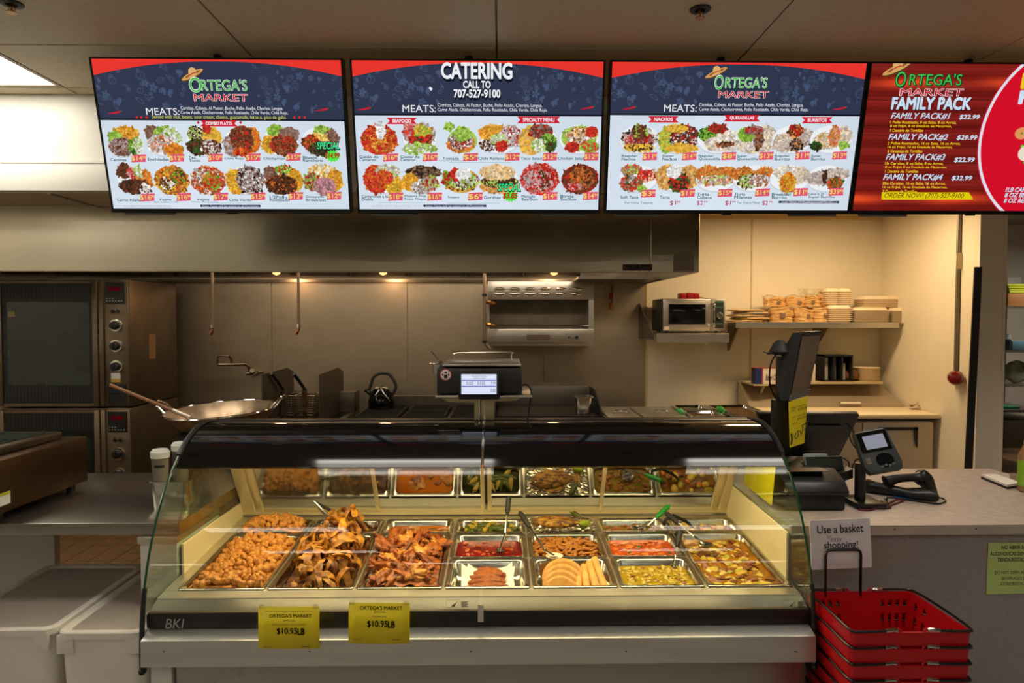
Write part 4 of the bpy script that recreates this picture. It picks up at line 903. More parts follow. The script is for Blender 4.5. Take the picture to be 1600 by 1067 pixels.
# cream side liners below the glass
DZ0 = P(783, 920, 2.52).z; TILT = 4.23
DM = Matrix.Translation((0, 2.52, DZ0)) @ Matrix.Rotation(R(TILT), 4, 'X')
def deck(u, v, w=0.0): return DM @ Vector((u, v, w))
bm = BM(); prism(bm, [(2.667, deck(0, .147, -.02).z), (2.667, 0.765), (3.36, 0.765), (3.36, 0.66)], 'x', CX0 + 0.004, CX0 + 0.012); obj('side_liner', bm, cream, case)
bm = BM(); prism(bm, [(2.585, deck(0, .065, -.02).z), (2.585, 0.825), (3.36, 0.855), (3.36, 0.66)], 'x', CX1 - 0.012, CX1 - 0.004); obj('side_liner', bm, cream, case)
# deck
def dobj(name, bm, m, parent, **k):
    bmesh.ops.transform(bm, matrix=DM, verts=bm.verts); return obj(name, bm, m, parent, **k)
U0, PW = -1.208, 0.3303
def ucol(k): return U0 + k * PW
bm = BM()
box(bm, CX0 + 0.005, CX1 - 0.005, -0.055, 0.002, -0.02, -0.001, bev=0.002, seg=1)
box(bm, CX0 + 0.005, CX1 - 0.005, 0.712, 0.790, -0.02, -0.001, bev=0.002, seg=1)
box(bm, CX0 + 0.005, U0 + 0.004, 0.002, 0.712, -0.02, -0.001); box(bm, ucol(7) - 0.002, CX1 - 0.005, 0.002, 0.712, -0.02, -0.001)
for k in range(1, 7): box(bm, ucol(k) - 0.007, ucol(k) + 0.007, 0.002, 0.712, -0.02, -0.0015)
for v_ in (0.532,): box(bm, U0, ucol(7), v_ - 0.005, v_ + 0.005, -0.02, -0.002)
for k in (3, 4, 5): box(bm, ucol(k), ucol(k + 1), 0.262, 0.268, -0.02, -0.002)
dobj('deck', bm, steel_deck, case)
bm = BM(); box(bm, U0 - 0.01, ucol(7) + 0.01, 0.0, 0.715, -0.135, -0.125); box(bm, CX0 + 0.01, CX1 - 0.01, -0.05, -0.04, -0.12, -0.02); dobj('well_liner', bm, steel_dark, case)
# front curb, black rail, ledge, fascia, skirt
a = deck(0, -0.055, -0.004)
zt_, zb_ = a.z, P(783, 953, 2.41).z
bm = BM(); prism(bm, [(a.y, a.z), (2.415, zb_), (2.43, zb_ - 0.02), (a.y + 0.03, a.z - 0.01)], 'x', CX0 + 0.006, CX1 - 0.006); obj('front_curb', bm, mat('curb_steel', (124, 119, 108), 0.32, 0.92, c2=(112, 107, 96), scale=4), case)
zr1 = P(783, 976, 2.392).z
bm = BM(); box(bm, CX0 + 0.004, CX1 - 0.004, 2.392, 2.425, zr1 - 0.006, zb_ + 0.001, bev=0.006); obj('black_rail', bm, blk, case)
bm = BM(); box(bm, CX0 + 0.01, CX1 - 0.01, 2.395, 2.41, zb_ + 0.001, zb_ + 0.005); obj('rail_bead', bm, steel_dark, case)
ze = P(783, 998, 2.335).z; zf = P(783, 1038, 2.335).z
bm = BM(); prism(bm, [(2.405, zr1 - 0.004), (2.335, ze), (2.333, zf), (2.352, zf - 0.003), (2.45, zf + 0.005), (2.45, zr1 - 0.004)], 'x', CX0 + 0.014, CX1 - 0.010); obj('steel_ledge', bm, mat('ledge_steel', (206, 203, 198), 0.36, 0.9, c2=(198, 195, 190), scale=5, stretch=(0.5, 1, 6)), case, smooth=20)
bm = BM(); box(bm, CX0 + 0.03, CX1 - 0.03, 2.40, 2.44, zf - 0.03, zf + 0.01); obj('recess', bm, mat('recess_brown', (96, 76, 60), 0.4, 0.7), case)
bm = BM(); box(bm, CX0 + 0.11, CX1 - 0.03, 2.385, 2.41, 0.06, zf - 0.022, bev=0.003); obj('skirt', bm, mat('skirt_steel', (170, 165, 158), 0.30, 0.9, rv=0.05, scale=3), case)
bm = BM(); box(bm, CX0 + 0.02, CX0 + 0.095, 2.385, 2.45, 0.06, zf - 0.004, bev=0.004); obj('corner_post', bm, mat('enamel_white', (206, 204, 196), 0.4), case)
bm = BM(); box(bm, CX0 + 0.02, CX1 - 0.02, 2.45, 3.36, 0.06, 0.50); box(bm, CX0 + 0.03, CX1 - 0.03, 2.47, 3.33, 0.0, 0.07); obj('cabinet_body', bm, MATS['enamel_white'], case)
bm = BM(); box(bm, CX0, CX1, 3.34, 3.36, 0.5, 0.73); obj('rear_wall', bm, steel, case)
# labels printed on curb and fascia
def curbmat(): return None
for px_, w_ in ((697, 20), (1226, 18)):
    a = P(px_, 949, 2.412); b_ = P(px_ + w_, 939, 2.412)
    bm = BM()
    cm = P(px_ + 2, 948, 2.417); tube(bm, [(a.x, 2.414, a.z), (b_.x, 2.414, a.z), (b_.x, 2.424, b_.z), (a.x, 2.424, b_.z)], 0.0007, 4, closed=True)
    prism(bm, [(a.x + 0.018, a.z + 0.004), (b_.x - 0.004, b_.z - 0.002), (b_.x - 0.012, (a.z + b_.z) / 2), (b_.x - 0.004 - 0.012, a.z + 0.002)], 'y', 2.412, 2.4165)
    for q in range(5): box(bm, b_.x + 0.008, b_.x + 0.034 - (q % 2) * 0.006, 2.4125, 2.416, a.z + 0.001 + q * 0.0045, a.z + 0.003 + q * 0.0045)
    o = obj('maker_print', bm, mat('grey_print', (90, 86, 78), 0.6), case)
text('BKI', Matrix.Translation(-case.location), P(258, 975, 2.385).x, P(288, 975, 2.385).x, P(270, 982, 2.385).z, P(270, 967, 2.385).z, mat('badge_outline', (170, 166, 160), 0.3), case, 0.0, 2.385, 'badge_lettering', 0.2)
for px_ in (256, 484, 736, 978, 1242, 1245):
    bm = BM(); s_ = P(px_, 1018, 2.333); cyl(bm, s_, s_ + Vector((0, -0.002, 0)), 0.0022, seg=8); obj('screw', bm, blk, case)
# rear mirrored sliding doors leaning toward the customers
DB = Vector((0, 3.297, 0.712)); DT = Vector((0, 3.297 - (PP[-1][1] - 0.01 - 0.712) * math.tan(R(32)), PP[-1][1] - 0.01))
dtilt = math.atan2(DB.y - DT.y, DT.z - DB.z); DH = (DT - DB).length
rd = Matrix.Translation(DB) @ Matrix.Rotation(dtilt, 4, 'X')
def robj(name, bm, m): bmesh.ops.transform(bm, matrix=rd, verts=bm.verts); return obj(name, bm, m, case)
bm = BM()
box(bm, -1.245, 1.10, -0.008, 0.012, 0.0, 0.020, bev=0.002, seg=1); box(bm, -1.245, 1.10, -0.022, -0.008, 0.0, 0.009); box(bm, -1.245, 1.10, -0.008, 0.012, DH - 0.03, DH)
for a, b_ in ((-1.245, -1.185), (-1.172, -1.145), (1.02, 1.047), (1.06, 1.10)): box(bm, a, b_, -0.010, 0.012, 0.0, DH, bev=0.003, seg=1)
box(bm, -1.185, -1.172, 0.0, 0.012, 0.0, DH); box(bm, 1.047, 1.06, 0.0, 0.012, 0.0, DH)
robj('door_frame', bm, alu)
bm = BM()
for a, b_ in ((-0.605, -0.588), (-0.098, -0.078), (-0.066, -0.046), (0.475, 0.492)): box(bm, a, b_, -0.012, 0.006, 0.012, DH - 0.01, bev=0.003, seg=1)
box(bm, -1.145, -0.60, -0.010, 0.0, 0.016, 0.03); box(bm, -0.05, 0.48, -0.010, 0.0, 0.016, 0.03)
robj('door_mullion', bm, alu)
m_mir = glass('door_mirror_glass', (0.16, 0.15, 0.10), 0.62, 0.30, rough=0.01)
m_mirh = glass('hazed_door_glass', (0.16, 0.15, 0.10), 0.50, 0.30, rough=0.10, haze=0.10)
for (a, b_, m_) in ((-1.145, -0.605, m_mirh), (-0.588, -0.098, m_mir), (-0.046, 0.475, m_mir), (0.492, 1.02, m_mir)):
    bm = BM(); box(bm, a, b_, 0.001, 0.004, 0.02, DH - 0.03); robj('sliding_door_glass', bm, m_)
bm = BM(); box(bm, -1.18, 1.03, 2.775, 2.83, 1.135, 1.16, bev=0.004); obj('lamp_housing', bm, alu, case)

# ------------------------------------------------------------------ pans
def hotpan(name, lab, k, v0, v1, depth=0.065, group=None):
    u0, u1 = ucol(k) + 0.003, ucol(k + 1) - 0.003
    cu, cv = (u0 + u1) / 2, (v0 + v1) / 2; w, d = u1 - u0, v1 - v0
    t = thing(name, lab, 'food pan'); t.matrix_basis = DM @ Matrix.Translation((cu, cv, 0)); t.rotation_mode = 'XYZ'
    bm = BM(); a, b = w / 2, d / 2
    def q(i, r, z): return rrect(-a + i, a - i, -b + i, b - i, r, z, 5)
    loft(bm, [q(0.003, 0.015, -0.004), q(0, 0.015, -0.001), q(0.001, 0.015, 0.004), q(0.004, 0.015, 0.0055), q(0.008, 0.016, 0.004), q(0.017, 0.024, 0.003), q(0.021, 0.028, -0.002), q(0.027, 0.032, -depth + 0.015), q(0.033, 0.036, -depth + 0.003), q(0.045, 0.036, -depth)], (False, True))
    loft(bm, [q(0.020, 0.026, -0.004), q(0.026, 0.03, -depth), q(0.045, 0.034, -depth - 0.003)], (False, True))
    obj('pan_body', bm, steel_pan, t, local=True, smooth=50)
    return t, cu, cv, w, d
V = {'full': (0.002, 0.529), 'front': (0.002, 0.2635), 'mid': (0.2675, 0.529), 'back': (0.537, 0.708)}
PAN = {}
names = {(0, 'full'): 'full-size steel pan heaped with pork rind bites, far left', (0, 'back'): 'small rear pan of pork rind bites in the far left column',
 (1, 'full'): 'full-size steel pan of curled chicharron strips', (1, 'back'): 'small rear pan of chicharron strips with the tongs',
 (2, 'full'): 'full-size steel pan of shredded carnitas', (2, 'back'): 'small rear pan of orange broth behind the carnitas',
 (3, 'front'): 'front half pan with breaded pieces on white paper', (3, 'mid'): 'half pan of bright red chile stew', (3, 'back'): 'small rear pan of green jalapenos behind the red stew',
 (4, 'front'): 'front half pan of taco shells and rolled taquitos', (4, 'mid'): 'half pan of brown meat strips with a white spoon', (4, 'back'): 'small rear pan lined with foil under a whole fish',
 (5, 'front'): 'front half pan of green bean-like stew with meat', (5, 'mid'): 'half pan of orange stew', (5, 'back'): 'small rear pan of green stew with the green-handled ladle',
 (6, 'full'): 'full-size steel pan of yellow vegetable soup, far right', (6, 'back'): 'small rear pan of vegetable soup in the far right column'}
for (k, s), lab in names.items(): PAN[(k, s)] = hotpan('food_pan', lab, k, *V[s])

# ------------------------------------------------------------------ food
rnd = random.Random(11)
def in_deck(u, v, w, rx=0, ry=0, rz=0, s=1.0): return DM @ RT((u, v, w), rx, ry, rz, s)
m_bite = mat('pork_rind', (232, 164, 66), 0.6, c2=(164, 92, 26), scale=60, bump=0.5, sss=0.1, lo=0.3, hi=0.75)
m_strip = mat('chicharron', (226, 158, 50), 0.42, c2=(118, 56, 20), scale=24, bump=0.3, lo=0.36, hi=0.62, detail=5)
m_carn = mat('carnitas', (196, 108, 28), 0.42, c2=(104, 44, 12), scale=30, bump=0.5, lo=0.32, hi=0.66, detail=6)
m_carn2 = mat('carnitas_fat', (226, 168, 74), 0.4, c2=(176, 96, 30), scale=36, bump=0.4, detail=6)
def mesh_blob(name, m, rad, amp, freq, sub, seed):
    bm = BM(); blob(bm, Vector((0, 0, 0)), rad, amp, freq, sub, seed); return me_of(name, bm, m, smooth=80)
bites = [mesh_blob('pork_rind_bite', m_bite, (0.0165 * a, 0.0135, 0.012), 0.5, 1.5, 2, i) for i, a in enumerate((1, 1.15, 0.9, 1.3, 1.0, 1.1))]
def scatter(n, meshes, k, s, hfun, lab, cat, group, size=(0.8, 1.25), margin=0.035, jit=0.4, tilt=1.0, name=None, r_=None):
    t, cu, cv, w, d = PAN[(k, s)]
    aw, ad = w - 2 * margin, d - 2 * margin; nx = max(1, round(math.sqrt(n * aw / ad))); ny = max(1, round(n / nx))
    for i in range(nx):
        for j in range(ny):
            x = -aw / 2 + aw * (i + 0.5 + rnd.uniform(-jit, jit)) / nx; y = -ad / 2 + ad * (j + 0.5 + rnd.uniform(-jit, jit)) / ny
            me = meshes[rnd.randrange(len(meshes))]
            o = inst(name or me.name, me, None, in_deck(cu + x, cv + y, hfun(x / w * 2, y / d * 2) + rnd.uniform(-0.004, 0.005), rnd.uniform(-tilt, tilt), rnd.uniform(-tilt, tilt), rnd.uniform(0, 6.28), rnd.uniform(*size)))
            tag(o, lab, cat, group)
def mound(k, s, hfun, m, lab, cat, margin=0.028, n=22, amp=0.004, name='filling', kind='stuff'):
    t, cu, cv, w, d = PAN[(k, s)]
    bm = BM(); nu, nv = n, int(n * d / w) + 1; g = []
    for j in range(nv + 1):
        row = []
        for i in range(nu + 1):
            x = -w / 2 + margin + (w - 2 * margin) * i / nu; y = -d / 2 + margin + (d - 2 * margin) * j / nv
            r_ = 0.028
            ax, ay = w / 2 - margin - r_, d / 2 - margin - r_
            ox, oy = max(abs(x) - ax, 0), max(abs(y) - ay, 0); L_ = math.hypot(ox, oy)
            if L_ > r_: ox *= r_ / L_; oy *= r_ / L_; x = math.copysign(ax + ox, x) if abs(x) > ax else x; y = math.copysign(ay + oy, y) if abs(y) > ay else y
            z = hfun(x / w * 2, y / d * 2) + amp * mnoise.noise(Vector((x * 40, y * 40, k * 3.1)))
            row.append(bm.verts.new((cu + x, cv + y, z)))
        g.append(row)
    for j in range(nv):
        for i in range(nu):
            try: bm.faces.new((g[j][i], g[j][i + 1], g[j + 1][i + 1], g[j + 1][i]))
            except ValueError: pass
    bmesh.ops.transform(bm, matrix=DM, verts=bm.verts)
    o = obj(name, bm, m, smooth=80); tag(o, lab, cat, kind=kind)
    return o
def dome(h0, h1, p=2): return lambda a, b: h0 + (h1 - h0) * max(0.0, (1 - abs(a) ** p)) * max(0.0, (1 - abs(b) ** (p + 1)))
hb = lambda a, b: -0.012 + 0.026 * (1 - a * a) * (0.75 + 0.55 * (b * 0.5 + 0.5)) if True else 0
mound(0, 'full', lambda a, b: hb(a, b) - 0.012, m_bite, 'underlying heap of golden pork rind bites in the far left pan', 'pork rinds', amp=0.008, name='pork_rind_heap')
scatter(235, bites, 0, 'full', hb, 'golden puffed pork rind bite heaped in the full-size far left pan', 'pork rind', 'pork rind bites in the far left pan', margin=0.038, tilt=3, size=(0.6, 1.35))
hb2 = lambda a, b: -0.006 + 0.05 * (1 - a * a) * (1 - b * b)
mound(0, 'back', lambda a, b: hb2(a, b) - 0.012, m_bite, 'underlying heap of pork rind bites in the small rear pan', 'pork rinds', amp=0.008, name='pork_rind_heap')
scatter(72, bites, 0, 'back', hb2, 'golden pork rind bite in the small rear pan of the far left column', 'pork rind', 'pork rind bites in the small rear pan', margin=0.034, tilt=3)

def strip_mesh(seed):
    r2 = random.Random(seed * 17 + 3); bm = BM(); n = 30; rows = []
    L = r2.uniform(0.20, 0.32); curl = r2.uniform(3.0, 5.4); wd = r2.uniform(0.011, 0.018); ph = r2.uniform(0, 6)
    p = Vector((0, 0, 0)); a = r2.uniform(-0.5, 0.5)
    for i in range(n + 1):
        t = i / n; a += curl / n * (1 + 0.8 * math.sin(t * 5 + ph)); p = p + Vector((math.cos(a), 0, math.sin(a) * 0.75)) * (L / n)
        nrm = Vector((-math.sin(a), 0, math.cos(a))); tw = 0.5 * math.sin(t * 4 + ph)
        side = (Vector((0, 1, 0)) * math.cos(tw) + nrm * math.sin(tw)).normalized(); up = side.cross(Vector((math.cos(a), 0, math.sin(a)))).normalized()
        wv = wd * (0.55 + 0.45 * math.sin(math.pi * min(1, max(0.02, t * 0.96 + 0.02)))) * (1 + 0.18 * math.sin(t * 38 + ph)); th = 0.0055
        c = p + Vector((0, 0.012 * math.sin(t * 3 + ph), 0)); ring = []
        for q in range(10):
            an = 2 * math.pi * q / 10; ff = 1 + 0.15 * mnoise.noise(Vector((t * 14, q, seed)))
            ring.append(c + side * math.cos(an) * wv * ff + up * (math.sin(an) * th + 0.006 * math.cos(an) ** 2 + 0.003 * mnoise.noise(Vector((t * 22, q * 2.1, seed)))))
        rows.append(ring)
    loft(bm, rows)
    cen = sum((v.co for v in bm.verts), Vector()) / len(bm.verts); bmesh.ops.translate(bm, vec=-cen, verts=bm.verts)
    return me_of('chicharron_strip', bm, m_strip, smooth=60)
strips = [strip_mesh(i) for i in range(9)]
mound(1, 'full', lambda a, b: -0.045 + 0.02 * (1 - a * a) + 0.02 * (b > 0.1), mat('dark_rind', (120, 66, 26), 0.5, c2=(70, 34, 14), scale=30, bump=0.5), 'dark fried crumbs at the bottom of the chicharron strip pan', 'fried crumbs', amp=0.012, name='fried_crumbs')
mound(1, 'back', dome(-0.04, -0.02), MATS['dark_rind'], 'dark fried crumbs at the bottom of the small rear chicharron pan', 'fried crumbs', amp=0.012, name='fried_crumbs')
t, cu, cv, w, d = PAN[(1, 'full')]
for i in range(78):
    lv = i / 78; x = rnd.uniform(-0.112, 0.112); y = (((i * 0.618) % 1.0) - 0.5) * 0.46 + rnd.uniform(-0.02, 0.02); zz = -0.02 + 0.085 * lv * (0.45 + 0.55 * (y + 0.23) / 0.46)
    if i > 56: x *= 0.75; y = -0.12 + 0.34 * ((i * 0.618) % 1.0)
    o = inst('chicharron_strip', strips[i % 9], None, in_deck(cu + x * (1 - 0.2 * lv), cv + y, zz, rnd.uniform(-0.9, 0.9), rnd.uniform(-0.7, 0.7), rnd.uniform(0, 6.28), rnd.uniform(0.8, 1.12)))
    tag(o, 'curled fried chicharron strip piled in the second full-size pan', 'chicharron', 'chicharron strips in the full-size pan')
t, cu, cv, w, d = PAN[(1, 'back')]
for i in range(12):
    o = inst('chicharron_strip', strips[(i * 4) % 9], None, in_deck(cu + rnd.uniform(-0.09, 0.09), cv + rnd.uniform(-0.05, 0.03), 0.0 + 0.055 * i / 12, rnd.uniform(-0.8, 0.8), rnd.uniform(-0.6, 0.6), rnd.uniform(0, 6.28), rnd.uniform(0.85, 1.1)))
    tag(o, 'curled fried chicharron strip in the small rear pan by the tongs', 'chicharron', 'chicharron strips in the small rear pan')
chunks = [mesh_blob('carnitas_chunk', (m_carn, m_carn, m_carn2)[i % 3], (0.034 * a, 0.019, 0.014), 0.75, 1.9, 3, i + 20) for i, a in enumerate((1, 1.3, 0.8, 1.1, 1.5, 0.9, 1.2, 1.0, 0.85))]
hc = lambda a, b: -0.014 + 0.045 * max(0, 1 - a * a) * (0.55 + 0.45 * (b * 0.5 + 0.5)) * (1 if b < 0.75 else max(0, (1 - b) * 4))
mound(2, 'full', lambda a, b: hc(a, b) - 0.010, m_carn, 'shredded carnitas meat filling the third pan', 'carnitas', amp=0.014, name='carnitas_heap', n=34)
scatter(64, chunks, 2, 'full', hc, 'reddish brown chunk of carnitas in the third full-size pan', 'carnitas', 'carnitas chunks in the third pan', margin=0.05, size=(0.75, 1.35), tilt=0.7)
scatter(60, chunks, 2, 'full', lambda a, b: hc(a, b) + 0.003, 'shred of carnitas meat in the third full-size pan', 'carnitas', 'carnitas shreds in the third pan', margin=0.05, size=(0.35, 0.6), tilt=1.2, name='carnitas_shred')

def soup_mat(name, c, c2, sc=26, rough=0.12):
    return mat(name, c, rough + 0.08, c2=c2, scale=sc, bump=0.12, spec=0.3, lo=0.42, hi=0.62, detail=5)
def soup(k, s, m, lab, bits, h=-0.022, cat='stew'):
    """flat liquid in a pan; bits = [(part name, material, count, radius, flat, amp)]"""
    t, cu, cv, w, d = PAN[(k, s)]
    root = thing('stew', lab, cat); root.matrix_basis = DM @ Matrix.Translation((cu, cv, h))
    a, b = w / 2 - 0.0245, d / 2 - 0.0245
    bm = BM(); loft(bm, [rrect(-a * 0.985, a * 0.985, -b * 0.985, b * 0.985, 0.03, -0.02, 5), rrect(-a, a, -b, b, 0.03, 0.0, 5)], (True, True)); obj('broth', bm, m, root, local=True, smooth=20)
    for (nm, mm, cnt, rad, flat, amp) in bits:
        vs = [mesh_blob(nm, mm, (rad, rad * 0.8, rad * flat), amp, 1.5, 2, i + cnt) for i in range(3)]
        nx = max(1, round(math.sqrt(cnt * a / b))); ny = max(1, round(cnt / nx))
        for i in range(nx):
            for j in range(ny):
                x = (-a + 2 * a * (i + 0.5 + rnd.uniform(-0.45, 0.45)) / nx) * 0.9; y = (-b + 2 * b * (j + 0.5 + rnd.uniform(-0.45, 0.45)) / ny) * 0.9
                inst(nm, vs[rnd.randrange(3)], root, RT((x, y, rnd.uniform(-0.002, 0.003)), rnd.uniform(-0.3, 0.3), rnd.uniform(-0.3, 0.3), rnd.uniform(0, 6.28), rnd.uniform(0.7, 1.3)))
    return root
m_meat = mat('stewed_meat', (164, 100, 46), 0.4, c2=(120, 62, 26), scale=40, bump=0.3)
m_potato = mat('potato', (228, 194, 84), 0.4, c2=(204, 160, 50), scale=20, sss=0.1)
m_zuc = mat('zucchini', (196, 176, 50), 0.35, c2=(150, 142, 34), scale=24)
m_fat = mat('cooked_bean', (214, 190, 84), 0.4, c2=(184, 150, 50), scale=30)
m_carrot = mat('carrot', (226, 120, 44), 0.4)
soup(3, 'mid', soup_mat('red_chile', (128, 4, 3), (88, 2, 2), rough=0.3), 'bright red chile stew with a dark-handled ladle in it', [('meat_piece', mat('red_meat', (160, 50, 20), 0.3, c2=(206, 120, 60), scale=40), 36, 0.010, 0.25, 0.8)])
soup(5, 'mid', soup_mat('orange_chile', (196, 80, 14), (166, 56, 8), rough=0.3), 'orange stew with meat pieces, second row right of the meat strips', [('meat_piece', mat('orange_meat', (222, 142, 62), 0.35, c2=(190, 98, 36), scale=40), 44, 0.012, 0.22, 0.9), ('herb', mat('herb', (70, 90, 30), 0.5), 5, 0.009, 0.3, 0.4)])
soup(5, 'front', soup_mat('green_chile', (176, 146, 30), (150, 118, 20)), 'yellow green stew with pale chunks in the front row', [('meat_piece', m_fat, 80, 0.010, 0.35, 0.9), ('meat_piece', m_meat, 20, 0.009, 0.3, 0.8)])
soup(5, 'back', soup_mat('green_guisado', (110, 96, 24), (150, 120, 40)), 'dark green stew in the small rear pan with the green-handled ladle', [('meat_piece', m_meat, 36, 0.013, 0.5, 0.5)])
soup(2, 'back', soup_mat('orange_broth', (196, 110, 24), (170, 88, 16), 8), 'clear orange broth with one meat piece in the small rear pan', [('meat_piece', mat('boiled_meat', (214, 150, 78), 0.4, c2=(170, 104, 44), scale=40, bump=0.4), 2, 0.042, 0.28, 1.0), ('meat_piece', m_meat, 3, 0.022, 0.3, 0.8)], h=-0.02)
soup(6, 'full', soup_mat('golden_broth', (176, 118, 22), (140, 86, 14), 18, 0.04), 'golden vegetable soup with potato and squash pieces in the far right pan', [('potato', m_potato, 16, 0.023, 0.38, 0.6), ('squash_slice', m_zuc, 26, 0.018, 0.35, 0.3), ('meat_piece', m_meat, 44, 0.018, 0.40, 0.9), ('carrot_slice', m_carrot, 8, 0.013, 0.35, 0.3), ('onion_strip', mat('onion', (222, 190, 96), 0.25), 50, 0.016, 0.22, 0.9)])
soup(6, 'back', soup_mat('golden_broth_dark', (150, 104, 30), (110, 70, 20), 18), 'vegetable soup with round squash slices in the small far right rear pan', [('squash_slice', m_zuc, 8, 0.019, 0.4, 0.15), ('potato', m_potato, 5, 0.019, 0.6, 0.3), ('meat_piece', m_meat, 8, 0.022, 0.5, 0.6), ('carrot_slice', m_carrot, 5, 0.013, 0.5, 0.2)])
# jalapenos
m_jal = mat('jalapeno', (70, 84, 22), 0.25, c2=(96, 100, 34), scale=12); m_jal2 = mat('yellow_pepper', (190, 160, 50), 0.3, c2=(150, 130, 30), scale=12)
def jal(m):
    bm = BM(); tube(bm, smoothpath([(-0.035, 0, 0), (-0.02, 0.003, 0), (0.01, 0, 0), (0.035, -0.006, 0)], 4), [0.004, 0.009, 0.012, 0.0135, 0.014, 0.014, 0.0135, 0.0125, 0.011, 0.009, 0.006, 0.004, 0.002], 10); cyl(bm, (-0.033, 0, 0), (-0.045, 0, 0.003), 0.0035, seg=6); return me_of('jalapeno', bm, m, smooth=60)
jm = [jal(m_jal), jal(m_jal), jal(m_jal2)]
soup(3, 'back', soup_mat('pepper_oil', (60, 64, 18), (44, 48, 14)), 'oily green liquid under the jalapenos', [], h=-0.03)
scatter(30, jm, 3, 'back', lambda a, b: -0.020 + 0.012 * (1 - a * a), 'cooked green jalapeno in the small rear pan behind the red stew', 'pepper', 'jalapenos in the rear pan', margin=0.05, size=(0.8, 1.1), tilt=0.2)
# meat strips pan
mstr = []
for i in range(5):
    bm = BM(); r2 = random.Random(i); tube(bm, smoothpath([(r2.uniform(-.004, .004) + (q - 1.5) * 0.013, r2.uniform(-0.008, 0.008), r2.uniform(-0.004, 0.004)) for q in range(4)], 3), [0.003 + 0.003 * math.sin(math.pi * q / 9) + 0.001 for q in range(10)], 7); mstr.append(me_of('meat_strip', bm, mat('meat_strip_brown', (186, 118, 36), 0.35, c2=(124, 66, 18), scale=40, bump=0.3), smooth=60))
mound(4, 'mid', dome(-0.03, -0.008), MATS['meat_strip_brown'], 'brown saucy mass under the meat strips', 'meat stew', amp=0.008, name='meat_stew')
scatter(120, mstr, 4, 'mid', dome(-0.026, 0.002), 'small brown strip of meat in the half pan with the white spoon', 'meat', 'meat strips in the half pan', margin=0.032, size=(0.8, 1.3), tilt=0.4)
# breaded pieces on paper
t, cu, cv, w, d = PAN[(3, 'front')]
bm = BM()
for (x0, x1, y0, y1, z, rz) in ((-0.105, 0.10, -0.09, 0.085, -0.045, 0.05), (-0.09, 0.10, -0.10, 0.06, -0.040, -0.12)):
    n = 8; g = [[bm.verts.new(Matrix.Rotation(rz, 3, 'Z') @ Vector((x0 + (x1 - x0) * i / n, y0 + (y1 - y0) * j / n, z + 0.028 * max(0, abs((i / n) * 2 - 1) ** 3) + 0.02 * max(0, (j / n) * 2 - 1) ** 3 + 0.003 * mnoise.noise(Vector((i * .7, j * .7, z * 90)))))) for i in range(n + 1)] for j in range(n + 1)]
    for j in range(n):
        for i in range(n): bm.faces.new((g[j][i], g[j][i + 1], g[j + 1][i + 1], g[j + 1][i]))
bmesh.ops.transform(bm, matrix=DM @ Matrix.Translation((cu, cv, 0)), verts=bm.verts)
o = obj('paper_liner', bm, mat('absorbent_paper', (240, 236, 222), 0.8), smooth=60); sm = o.modifiers.new('s', 'SOLIDIFY'); sm.thickness = 0.0006
tag(o, 'white absorbent paper under the breaded pieces', 'paper')
m_bread = mat('breaded_crust', (184, 96, 10), 0.6, c2=(130, 58, 4), scale=60, bump=0.35)
for i in range(6):
    me = mesh_blob('breaded_piece', m_bread, (0.078 - 0.004 * i, 0.024, 0.019), 0.18, 2.2, 3, i + 40)
    o = inst('breaded_piece', me, None, in_deck(cu + rnd.uniform(-0.006, 0.006), cv - 0.075 + i * 0.025, -0.022 + 0.010 * math.sin(i * 0.62), rnd.uniform(-0.2, 0.2), rnd.uniform(-0.1, 0.1), rnd.uniform(-0.12, 0.12)))
    tag(o, 'brown breaded piece in the overlapping row on white paper, %s' % ['frontmost', 'second from the front', 'third from the front', 'fourth from the front', 'fifth from the front', 'rearmost'][i], 'fried food', 'breaded pieces on paper')
# taco shells and taquitos
t, cu, cv, w, d = PAN[(4, 'front')]
m_shell = mat('taco_shell', (230, 172, 80), 0.55, c2=(206, 140, 50), scale=24)
def shell():
    bm = BM(); n = 20; rows = []
    for j in range(7):
        rr = 0.068 * j / 6; rows.append([Vector((rr * math.cos(math.pi * i / n), rr * math.sin(math.pi * i / n) * 0.98, 0.006 * math.sin(math.pi * i / n) * (j / 6) + 0.0015 * mnoise.noise(Vector((i, j, 1))))) for i in range(n + 1)])
    for a_, b_ in zip(rows[1:], rows[2:]):
        va = [bm.verts.new(p) for p in a_]; vb = [bm.verts.new(p) for p in b_]
        for i in range(n): bm.faces.new((va[i], va[i + 1], vb[i + 1], vb[i]))
    va = [bm.verts.new(p) for p in rows[1]]; c_ = bm.verts.new((0, 0, 0))
    for i in range(n): bm.faces.new((c_, va[i], va[i + 1]))
    bmesh.ops.remove_doubles(bm, verts=bm.verts, dist=1e-5)
    return me_of('taco_shell', bm, m_shell, smooth=40)
me = shell()
for i in range(4):
    o = inst('taco_shell', me, None, in_deck(cu - 0.052 + 0.006 * i, cv - 0.095 + i * 0.026, -0.038 + 0.006 * i, R(38), 0, R(-4 + 2 * i), 1.02 + 0.08 * i))
    o.modifiers.new('s', 'SOLIDIFY').thickness = 0.004
    tag(o, 'folded yellow corn taco leaning in the front half pan, %s' % ['frontmost', 'second from the front', 'third from the front', 'rearmost'][i], 'taco', 'tacos in the front half pan')
m_taq = mat('taquito', (234, 182, 94), 0.55, c2=(216, 154, 64), scale=20)
